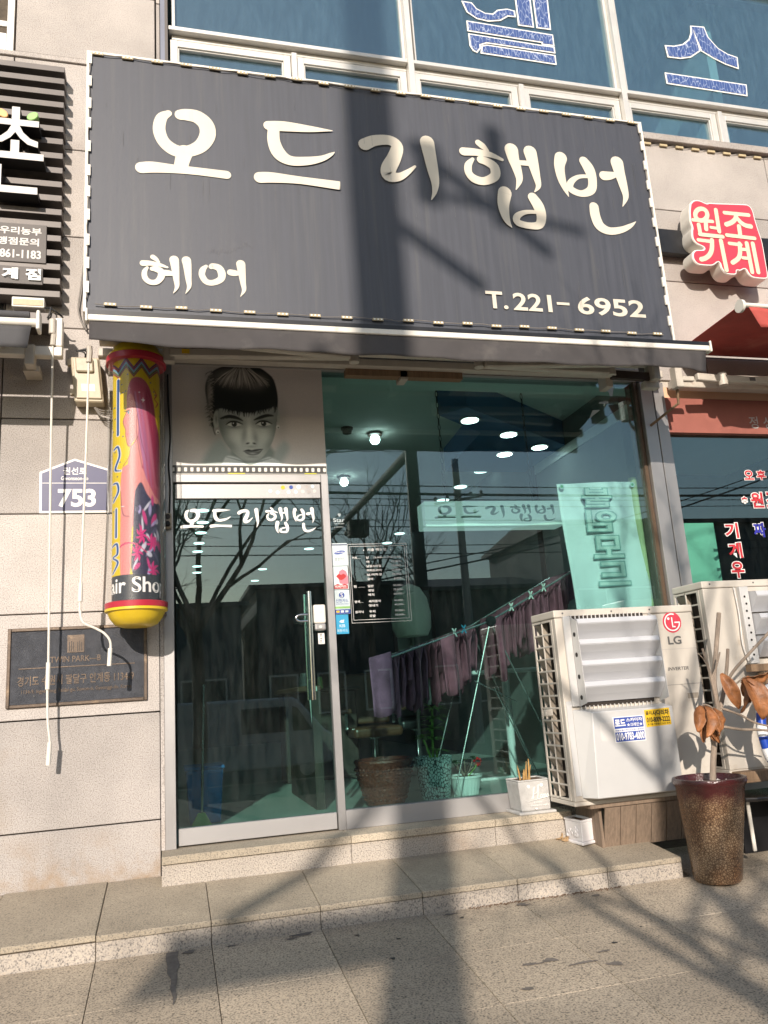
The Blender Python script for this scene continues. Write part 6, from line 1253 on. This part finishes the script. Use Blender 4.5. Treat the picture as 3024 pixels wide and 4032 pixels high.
# wide front towels turned to the window
def flat_towel(x0, x1, z, drop, y, mt, label):
    o = thing('towel', label, 'towel', ((x0 + x1) / 2, y, z - drop), 'towels drying on the rack'); ph = twr.uniform(0, 6)
    P = [[(x0 + (x1 - x0) * u + .006 * math.sin(t * 3 + ph), y + .018 * math.sin(u * 9 + ph) * (.3 + t), z + u * .04 - drop * t - (.03 * math.sin(u * 3.14) if t == 1 else 0)) for u in np.linspace(0, 1, 12)] for t in np.linspace(0, 1, 8)]
    MB().grid(P).build('cloth', mt, o, smooth=True, thick=.006)
flat_towel(1.46, 1.64, 1.40, .43, HY - .26, 'towel_violet', 'wide violet towel at the low left end of the drying rack'); flat_towel(2.04, 2.16, 1.51, .42, HY - .26, 'towel_mauve', 'wide mauve towel with ragged hem left of the rack hub'); flat_towel(2.50, 2.57, 1.64, .47, HY - .26, 'towel_mauve', 'narrow mauve towel hanging straight under the rack hub')
for k, (x, mt) in enumerate(((2.16, 'tube_white'), (2.24, 'cyan_sticker'), (2.66, 'white_vinyl'), (2.84, 'white_vinyl'), (2.96, 'white_vinyl'))):
    z = (HZ + (L0[1] - HZ) * (HX - x) / (HX - L0[0])) if x < HX else (HZ + (L1[1] - HZ) * (x - HX) / (L1[0] - HX)); lab = ('white clothes peg standing on the left rack wing', 'blue clothes peg on the left rack wing', 'pale clothes peg on the right rack wing, nearest the hub', 'middle pale clothes peg on the right rack wing', 'pale clothes peg highest on the right rack wing')[k]
    o = thing('clothes_peg', lab, 'peg', (x, HY - .245, z), 'clothes pegs on the rack'); q = MB(); q.hexa([(x - .022, HY - .252, z - .02), (x - .012, HY - .252, z - .02), (x - .012, HY - .24, z - .02), (x - .022, HY - .24, z - .02), (x + .010, HY - .252, z + .045), (x + .02, HY - .252, z + .045), (x + .02, HY - .24, z + .045), (x + .01, HY - .24, z + .045)]); q.build('prong', mt, o)
    q = MB(); q.hexa([(x + .012, HY - .252, z - .02), (x + .022, HY - .252, z - .02), (x + .022, HY - .24, z - .02), (x + .012, HY - .24, z - .02), (x - .02, HY - .252, z + .045), (x - .01, HY - .252, z + .045), (x - .01, HY - .24, z + .045), (x - .02, HY - .24, z + .045)]); q.build('prong', mt, o)
# pots inside
ip = thing('brown_pot', 'wide dark brown dimpled pot on the salon floor inside the window', 'pot', (1.67, 1.12, .27))
MB().lathe([(.13, .271), (.15, .28), (.19, .38), (.222, .50), (.228, .585), (.240, .605), (.236, .622), (.215, .625), (.205, .60), (.19, .56), (.01, .56)], 1.66, 1.10, 40).build('pot_body', 'pot_brown', ip, smooth=True)
q = MB()
for r in range(7):
    for k in range(34): a = 6.2832 * (k + .5 * (r % 2)) / 34; z = .325 + r * .038; rr = .163 + r * .0112; q.tube([(1.66 + rr * math.cos(a), 1.10 + rr * math.sin(a), z), (1.66 + (rr + .012) * math.cos(a), 1.10 + (rr + .012) * math.sin(a), z)], [.016, .007], 6)
q.build('pot_knobs', 'pot_brown', ip, smooth=True)
m, nt, b, N, L = nodes('crackle_pot'); tc = N.new('ShaderNodeTexCoord'); mp = N.new('ShaderNodeMapping'); mp.inputs['Scale'].default_value = (1.3, 1.3, .8); L.new(tc.outputs['Object'], mp.inputs[0]); vo = N.new('ShaderNodeTexVoronoi'); vo.inputs['Scale'].default_value = 42; vo.feature = 'DISTANCE_TO_EDGE'; nq = noise(N, L, 30, 3, .6, mp.outputs[0]); mq = N.new('ShaderNodeMix'); mq.data_type = 'VECTOR'; mq.inputs[0].default_value = .03; L.new(mp.outputs[0], mq.inputs[4]); L.new(nq.outputs['Color'], mq.inputs[5]); L.new(mq.outputs[1], vo.inputs['Vector'])
rv = ramp(N, [(.05, (.02, .03, .03)), (.13, (.60, .78, .76))]); L.new(vo.outputs['Distance'], rv.inputs[0]); L.new(rv.outputs[0], b.inputs['Base Color']); b.inputs['Roughness'].default_value = .5; MT['crackle_pot'] = m
cp = thing('crackled_pot_plant', 'pale blue crackled pot with a leafy green plant inside the window', 'potted plant', (2.085, 1.12, .27))
MB().lathe([(.105, .271), (.115, .28), (.135, .42), (.155, .592), (.158, .604), (.146, .606), (.14, .58), (.01, .578)], 2.085, 1.12, 36).build('pot_body', 'crackle_pot', cp, smooth=True)
def tuft(par, c, n_, ln, mt, seed, up_=.6, w_=.012):
    rr = random.Random(seed)
    for k in range(n_):
        a = rr.uniform(0, 6.28); e = rr.uniform(.1, 1.2) * up_; l_ = ln * rr.uniform(.6, 1.1); d_ = Vector((math.cos(a) * math.cos(e), math.sin(a) * math.cos(e), math.sin(e))); s_ = d_.cross(Vector((0, 0, 1))).normalized()
        P = []
        for t in (0, .25, .55, .8, 1): c_ = Vector(c) + d_ * l_ * t + Vector((0, 0, -.35 * l_ * t * t)); ww = w_ * (math.sin(math.pi * (t * .9 + .08)) + .05); P.append([c_ - s_ * ww, c_ + Vector((0, 0, -.002)), c_ + s_ * ww])
        MB().grid(P).build('leaf', mt, par, smooth=True)
for pts in ([(2.085, 1.12, .58), (2.09, 1.11, .75), (2.105, 1.10, .99)], [(2.07, 1.13, .58), (2.04, 1.12, .68), (2.01, 1.10, .74)], [(2.10, 1.10, .58), (2.12, 1.09, .63)]): MB().tube(pts, .010, 7).build('stem', 'plant_green', cp, smooth=True)
for k, (c, n2, ln) in enumerate([((2.105, 1.10, .90), 22, .15), ((2.10, 1.10, .82), 20, .15), ((2.105, 1.10, .99), 20, .14), ((2.10, 1.10, .75), 12, .10), ((2.01, 1.10, .76), 18, .12), ((2.12, 1.09, .65), 12, .10)]): tuft(cp, c, n2, ln, 'plant_green', 30 + k)
gp = thing('geranium_pot', 'low ribbed white pot with a red geranium inside the window', 'potted plant', (2.385, 1.22, .27))
q = MB(); n = 72; rows2 = []
for r_, z in [(.095, .271), (.10, .28), (.125, .38), (.135, .405), (.143, .407), (.143, .425), (.13, .425), (.125, .41)]: rows2.append([(2.385 + (r_ + (.003 * math.cos(24 * 6.2832 * k / n) if z < .40 else 0)) * math.cos(6.2832 * k / n), 1.22 + (r_ + (.003 * math.cos(24 * 6.2832 * k / n) if z < .40 else 0)) * math.sin(6.2832 * k / n), z) for k in range(n + 1)])
q.grid(rows2); q.build('pot_body', 'pot_white', gp, smooth=True); MB().tube([(2.385, 1.22, .40), (2.385, 1.22, .41)], .124, 24).build('soil', 'soil', gp)
for k in range(7):
    a = k * .9; MB().tube([(2.385, 1.22, .41), (2.385 + .05 * math.cos(a), 1.22 + .04 * math.sin(a), .46), (2.385 + .10 * math.cos(a), 1.22 + .07 * math.sin(a), .50 + .01 * k)], .004, 5).build('stem', 'bark', gp); tuft(gp, (2.385 + .10 * math.cos(a), 1.22 + .07 * math.sin(a), .49 + .012 * k), 6, .05, 'geranium_leaf', 60 + k, .7, .018)
MB().tube([(2.40, 1.2, .41), (2.46, 1.17, .48), (2.475, 1.16, .51)], .004, 5).build('stem', 'plant_green', gp)
rr = random.Random(5); q = MB()
for k in range(40):
    a, e = rr.uniform(0, 6.28), rr.uniform(-1, 1.4); c = Vector((2.478 + .032 * math.cos(a) * math.cos(e), 1.155 + .03 * math.sin(a) * math.cos(e), .525 + .032 * math.sin(e))); s_ = .013; q.add([c + Vector((rr.uniform(-s_, s_), rr.uniform(-s_, s_), rr.uniform(-s_, s_))) for _ in range(4)], [(0, 1, 2, 3)])
q.build('flower', 'petal_red', gp)
# furniture deeper inside
def salon_chair(x, y, label, mt, rot=0):
    o = thing('salon_chair', label, 'chair', (x, y, .27), 'salon chairs'); MB().lathe([(.26, .272), (.26, .285), (.05, .30), (.035, .32), (.035, .66), (.08, .68)], x, y, 24).build('pedestal', 'chrome', o, smooth=True)
    MB().box(x - .27, x + .27, y - .26, y + .26, .69, .80).build('seat', mt, o, bevel=.04, seg=3); MB().hexa([(x - .25, y + .20, .82), (x + .25, y + .20, .82), (x + .25, y + .28, .82), (x - .25, y + .28, .82), (x - .23, y + .30, 1.38), (x + .23, y + .30, 1.38), (x + .23, y + .36, 1.38), (x - .23, y + .36, 1.38)]).build('backrest', mt, o, bevel=.03, seg=3)
    for s_ in (-1, 1): MB().box(x + s_ * .30 - .03, x + s_ * .30 + .03, y - .2, y + .2, .95, 1.0).build('armrest', mt, o, bevel=.015, seg=2); MB().box(x + s_ * .30 - .015, x + s_ * .30 + .015, y - .02, y + .02, .78, .949).build('arm_post', 'chrome', o)
salon_chair(2.15, 3.4, 'dark brown salon chair behind the drying rack', 'chair_leather'); salon_chair(3.0, 4.6, 'black salon chair deep in the room by the mirror', 'chair_black')
o = thing('side_counter', 'dark counter with white bowls behind the door edge', 'counter', (1.55, 3.1, .27)); MB().box(1.2, 2.0, 3.5, 3.95, .272, 1.20).build('cabinet', 'dark_wood', o, bevel=.01); MB().box(1.16, 2.04, 3.46, 3.99, 1.2005, 1.235).build('counter_top', 'dark_wood', o, bevel=.006)
for k, (x, r_, h_, mt, nm_, lab) in enumerate([(1.62, .035, .13, 'leaf_lime', 'green_tumbler', 'small green tumbler on the dark counter'), (1.78, .06, .12, 'pot_white', 'white_bowl', 'white bowl on the dark counter, right of the tumbler'), (1.45, .07, .18, 'pot_white', 'white_jar', 'white jar on the dark counter, left of the tumbler')]):
    o2 = thing(nm_, lab, 'vessel', (x, 3.6, 1.236)); MB().lathe([(r_ * .7, 1.236), (r_, 1.25), (r_ * .9, 1.236 + h_ * .7), (r_ * .6, 1.236 + h_), (r_ * .5, 1.236 + h_)], x, 3.6, 20).build('vessel', mt, o2, smooth=True)
o = thing('white_table', 'white table on a round pale column inside the window, behind the rack legs', 'table', (3.157, 2.0, .27)); MB().tube([(3.157, 2.0, .285), (3.157, 2.0, 1.25)], .038, 20).build('column', 'tube_white', o, smooth=True); MB().box(2.75, 3.75, 1.8, 2.3, 1.2505, 1.285).build('table_top', 'tube_white', o, bevel=.008); MB().box(2.80, 3.5, 1.96, 2.04, .272, .30).build('foot', 'tube_white', o, bevel=.01)
o = thing('wall_mirror', 'tall framed mirror standing at the back of the salon', 'mirror', (3.2, 4.8, .9)); MB().frame(2.95, 3.55, .9, 2.55, .05, 5.2, 5.26).build('mirror_frame', 'dark_wood', o, bevel=.006); MB().box(3.001, 3.499, 5.225, 5.24, .951, 2.499).build('mirror_glass', 'mirror', o)
o = thing('hair_steamer', 'pale hooded hair steamer on a stand behind the price list', 'steamer', (2.42, 3.0, .27)); MB().tube([(2.62, 3.25, .29), (2.62, 3.25, 1.75)], .02, 12).build('stand', 'steel', o, smooth=True); MB().lathe([(.17, 1.72), (.21, 1.80), (.22, 1.95), (.19, 2.12), (.12, 2.24), (.02, 2.29)], 2.55, 3.0, 28).build('hood', 'int_ceiling', o, smooth=True); MB().lathe([(.25, .272), (.25, .29), (.03, .31)], 2.62, 3.25, 24).build('base', 'steel', o)
o = thing('blue_bin', 'blue plastic bin standing inside the door, bottom left', 'bin', (.26, 1.2, .27)); MB().hexa([(.14, 1.1, .271), (.37, 1.1, .271), (.37, 1.4, .271), (.14, 1.4, .271), (.115, 1.08, .66), (.395, 1.08, .66), (.395, 1.42, .66), (.115, 1.42, .66)]).build('bin_body', 'blue_bin', o, bevel=.015, seg=2); MB().box(.105, .405, 1.07, 1.43, .6605, .685).build('bin_rim', 'blue_bin', o, bevel=.006)
o = thing('broom', 'thin broom leaning inside the left of the door', 'broom', (.24, 1.0, .27)); MB().tube([(.225, 1.02, .30), (.255, .95, 1.29)], .010, 8).build('broom_stick', 'rack_metal', o, smooth=True); MB().hexa([(.15, 1.0, .272), (.30, 1.0, .272), (.30, 1.04, .272), (.15, 1.04, .272), (.20, 1.0, .36), (.25, 1.0, .36), (.25, 1.04, .36), (.20, 1.04, .36)]).build('broom_head', 'leaf_lime', o)
o = thing('hanging_towel', 'pale towel hanging from the counter edge behind the door handle', 'towel', (1.15, 1.2, .85)); MB().grid([[(1.105 + u * .07 + .02 * t, 1.25 + .006 * math.sin(u * 9), 1.20 - t * .36 + (.03 * u if t == 0 else 0)) for u in np.linspace(0, 1, 5)] for t in np.linspace(0, 1, 6)]).build('cloth', 'towel_white', o, thick=.006)
o = thing('reception_desk', 'tan reception desk seen through the door glass near its handle', 'desk', (1.25, 3.0, .27)); MB().box(1.12, 1.19, 1.2, 2.6, .272, 1.19).build('desk_front', 'dark_wood', o); MB().box(1.02, 1.22, 1.3, 2.7, 1.191, 1.235).build('desk_top', 'chair_leather', o, bevel=.008)

# ------------------------------------------------------------------ across the pavement and the road: what casts the shadows and shows in the glass
def ground_y(y): return zg(y) if y > -7.4 else -.66
up_ = thing('utility_pole', 'concrete utility pole whose shadow crosses the signboard, behind the viewer', 'pole', (-2.12, -11.6, -.66))
px_, py_ = 1.31 - .325 * (11.6 - .98), -11.6; ds = (11.6 - 8.6) / .951 * .4348; dx_ = -.325 * 3.0   # heights and offsets grow with the distance
MB().tube([(px_, py_, -.72), (px_, py_, 4.5), (px_, py_, 15)], [.205, .19, .16], 20).build('pole_shaft', 'pole_concrete', up_, smooth=True)
MB().box(px_ - 1.38, px_ - .2, py_ - .03, py_ + .03, 3.18 + ds, 3.55 + ds).build('notice_board', 'alu', up_)
q = MB(); q.tube([(px_, py_, 8.05 + ds), (px_ + .75, py_, 7.5 + ds)], .055, 8); q.tube([(px_ + .3, py_, 8.6 + ds), (px_ + 1.3, py_, 7.8 + ds)], .05, 8); q.tube([(px_ + .95, py_, 8.8 + ds), (px_ + .95, py_, 8.0 + ds)], .07, 10); q.tube([(px_ + .55, py_, 8.2 + ds), (px_ + 1.6, py_, 8.0 + ds)], .04, 8); q.build('cross_arm', 'signal_dark', up_)
MB().tube([(px_ + .42, py_, 8.15 + ds), (px_ + .42, py_, 8.6 + ds)], .10, 16).build('transformer', 'alu_dark', up_, smooth=True); MB().tube([(px_ - .45, py_, 6.35 + ds), (px_ - .40, py_, 6.75 + ds)], .05, 8).build('insulator', 'signal_dark', up_)
MB().tube([(-2.25 + dx_, py_, 3.56 + ds), (-1.9 + dx_, py_, 3.92 + ds), (px_, py_, 4.75 + ds)], .055, 8).build('brace', 'signal_dark', up_)
# bare street tree
def tree(label, x, y, h0, seed, spread, lean=(0, 0), depth=5, r0=.15, limbs=()):
    o = thing('bare_tree', label, 'tree', (x, y, -.6), 'bare street trees'); rr = random.Random(seed); trunk = MB(); tw = MB()
    def br_(p, d, ln, r, lev):
        pts = [p]; dd = d.copy()
        for k in range(4):
            dd = (dd + Vector((rr.uniform(-.2, .2), rr.uniform(-.2, .2), rr.uniform(-.06, .14)))).normalized(); pts.append(pts[-1] + dd * ln / 4)
        (trunk if lev < 2 else tw).tube(pts, [r * (1 - .11 * i) for i in range(5)], 7 if lev < 2 else 4, False)
        if lev >= depth: return
        n_ = 3 if lev < 2 else rr.choice([2, 3])
        for k in range(n_):
            a = rr.uniform(0, 6.28); sp_ = rr.uniform(.45, .95) * spread; o_ = dd.orthogonal().normalized(); o_ = Quaternion(dd, a) @ o_; nd = (dd + o_ * sp_).normalized(); br_(pts[rr.choice([2, 3, 4, 4])], nd, ln * rr.uniform(.62, .80), r * rr.uniform(.45, .62), lev + 1)
    base = Vector((x, y, -.68)); top = base + Vector((lean[0], lean[1], h0)); trunk.tube([base, base.lerp(top, .5) + Vector((.04, 0, 0)), top], [r0 * 1.15, r0, r0 * .85], 12, False)
    for k in range(4):
        a = k * 1.6 + rr.uniform(-.3, .3); br_(top - Vector((0, 0, .15 * k)), Vector((math.cos(a) * .7 * spread, math.sin(a) * .6 * spread, 1)).normalized(), 1.9, r0 * .55, 1)
    for Lb in limbs: trunk.tube([tuple(p) for p in catmull(Lb, 3)], [.042 - .018 * i / (3 * (len(Lb) - 1)) for i in range(3 * (len(Lb) - 1) + 1)], 8, False); br_(Vector(Lb[-1]), (Vector(Lb[-1]) - Vector(Lb[-2])).normalized(), 1.4, .035, 2)
    trunk.build('trunk', 'tree_bark', o, smooth=True); c = tw.build('crown', 'tree_bark', o); c['kind'] = 'stuff'
tree('bare street tree with a thick trunk reflected in the door glass', .48, -9.2, 3.1, 11, 1.0, (.0, 0), 5, .12, [[(.48, -9.2, 1.9), (.2, -9.2, 2.75), (-.35, -9.15, 3.55), (-.8, -9.1, 4.4)], [(.48, -9.2, 1.6), (.38, -9.0, 2.5), (.0, -8.8, 3.35), (-.2, -8.7, 4.3)], [(.48, -9.2, 2.4), (1.1, -9.3, 3.6), (1.9, -9.2, 4.7)]])
tree('slim bare tree reflected beside the price list', 5.2, -15.5, 3.6, 4, .7, (0, 0), 5, .10); tree('bare tree across the road reflected left in the door', -1.5, -23, 3.4, 7, .9, (0, 0), 5, .15); tree('bare tree across the road reflected behind the traffic signal', 9.0, -23.5, 4.0, 9, .9, (0, 0), 5, .13)
# traffic signal mast with its arm over the road
tm = thing('traffic_signal', 'traffic signal mast with a long arm reflected in the shop window', 'traffic signal', (4.62, -8.95, -.6)); MB().tube([(4.62, -8.95, -.7), (4.62, -8.95, 6.1)], [.15, .12], 18).build('mast', 'signal_dark', tm, smooth=True); MB().tube([(4.62, -8.95, 5.75), (4.62, -18, 5.75)], [.10, .07], 14).build('mast_arm', 'pole_concrete', tm, smooth=True)
q = MB(); q.box(4.35, 4.85, -13.9, -13.55, 5.0, 5.42); q.build('signal_head', 'signal_dark', tm, bevel=.03)
for k in range(3): MB().tube([(4.40 + k * .17, -13.9, 5.21), (4.40 + k * .17, -14.15, 5.17)], .075, 12, False).build('lamp_hood', 'signal_dark', tm)
MB().tube([(4.62, -13.7, 5.42), (4.62, -13.7, 5.75)], .03, 8).build('hanger', 'signal_dark', tm)
fp = thing('far_utility_pole', 'distant utility pole with cross-arms reflected in the shop window', 'pole', (10, -19.94, -.66)); MB().tube([(10.0, -20.8, -.7), (10.0, -20.8, 9.2)], [.17, .12], 14).build('pole_shaft', 'pole_concrete', fp, smooth=True)
q = MB(); q.tube([(9.1, -20.8, 7.55), (10.9, -20.8, 7.85)], .05, 8); q.tube([(9.2, -20.8, 7.1), (10.8, -20.8, 7.1)], .05, 8); q.build('cross_arm', 'pole_concrete', fp)
for x, z in ((9.15, 7.65), (9.6, 7.7), (10.5, 7.85), (10.9, 7.9), (9.3, 7.2), (10.6, 7.2)): MB().lathe([(.02, z), (.07, z + .03), (.04, z + .07), (.07, z + .11), (.02, z + .16)], x, -20.8, 10).build('insulator', 'signal_dark', fp, smooth=True)
wl_ = thing('overhead_wires', 'bundle of overhead wires crossing the reflected sky', 'wires', (0, -20.5, 8))
for k, (z, sag, r_, yy) in enumerate([(8.3, .25, .02, -20.5), (8.05, .3, .05, -20.5), (7.85, .25, .015, -20.6), (7.7, .3, .015, -20.8), (7.15, .25, .015, -20.8), (6.9, .3, .02, -20.6), (6.2, .2, .015, -20.7), (5.9, .2, .02, -20.7)]):
    MB().tube([(x, yy, z - sag * (1 - ((((x + 40) % 40) - 20) / 20) ** 2)) for x in np.linspace(-30, 50, 50)], r_, 5, False).build('wire', 'wire_black', wl_)
for k, (z, r_) in enumerate([(6.6, .03), (6.35, .02)]): MB().tube([(6 + t * 18, -19 - t * 2, 4.6 + t * 4.2 + k * .25 - .4 * math.sin(3.14 * t)) for t in np.linspace(0, 1, 20)], r_, 5, False).build('wire', 'wire_black', wl_)
def house(label, x0, x1, y, h_, roof, wall, nwin, rows_=1, gable=.0):
    o = thing('far_building', label, 'building', ((x0 + x1) / 2, y, -.7), 'buildings across the road'); MB().box(x0, x1, y - 8, y, -.72, h_).build('wall', wall, o)
    r_ = MB(); r_.prismx([(y + .3, h_), (y + .3, h_ + .15), (y - 4, h_ + .15 + gable), (y - 8.3, h_ + .15), (y - 8.3, h_)], x0 - .3, x1 + .3); r_.build('roof', roof, o)
    for j in range(rows_):
        for k in range(nwin):
            cx = x0 + (k + .5) * (x1 - x0) / nwin; w_ = (x1 - x0) / nwin * .3; zb = .6 + j * 2.8; wi = MB(); wi.frame(cx - w_, cx + w_, zb, zb + 1.5, .07, y, y + .08); wo_ = wi.build('window', 'alu', o); MB().box(cx - w_ + .07, cx + w_ - .07, y + .01, y + .03, zb + .07, zb + 1.43).build('pane', 'far_glass', wo_)
house('low plaster building across the road, left of the reflected trees', -14, 2.6, -25, 4.7, 'far_roof', 'far_plaster', 6); house('flat-roofed brick shop across the road, behind the signal arm', 3.2, 8.6, -25, 5.3, 'far_roof', 'far_brick', 3); house('dark gabled house across the road, right of the far pole', 9.4, 15.2, -25, 5.0, 'far_roof', 'far_brick', 3, 1, .9); house('tall ribbed building across the road at the right', 16, 32, -25, 7.6, 'far_roof', 'far_plaster', 7, 2, .6); house('long low building across the road, furthest left', -34, -15.5, -25, 4.2, 'far_roof', 'far_plaster', 6)
vn = thing('parked_van', 'pale delivery van parked at the kerb, faintly reflected in the door', 'van', (1.2, -14.0, -.66))
prof = [(-1.6, -.30), (2.2, -.30), (2.75, -.25), (2.8, .25), (2.45, .45), (1.85, 1.15), (1.70, 1.22), (-1.55, 1.25), (-1.65, 1.15)]
MB().prism([(x + 1.0, z) for x, z in prof], -15.0, -13.3).build('body', 'van_paint', vn, bevel=.06, seg=2)
for s_, yy in ((0, -13.295), (1, -15.005)):
    MB().prism([(2.15 + .55, .47), (3.15, .47), (2.82, .98), (2.7, 1.02), (2.15 + .55, 1.02)], yy - .004, yy + .004).build('window', 'far_glass', vn); MB().prism([(1.55, .47), (2.55, .47), (2.55, 1.02), (1.55, 1.02)], yy - .004, yy + .004).build('window', 'far_glass', vn)
for x in (.2, 3.0):
    for yy in (-13.42, -14.9): o_ = MB().tube([(x, yy - .1, -.34), (x, yy + .1, -.34)], .32, 22).build('wheel', 'tyre', vn, smooth=True); MB().tube([(x, yy - .104, -.34), (x, yy + .104, -.34)], .18, 18).build('rim', 'alu', o_, smooth=True)

bpy.data.scenes.remove(TS)
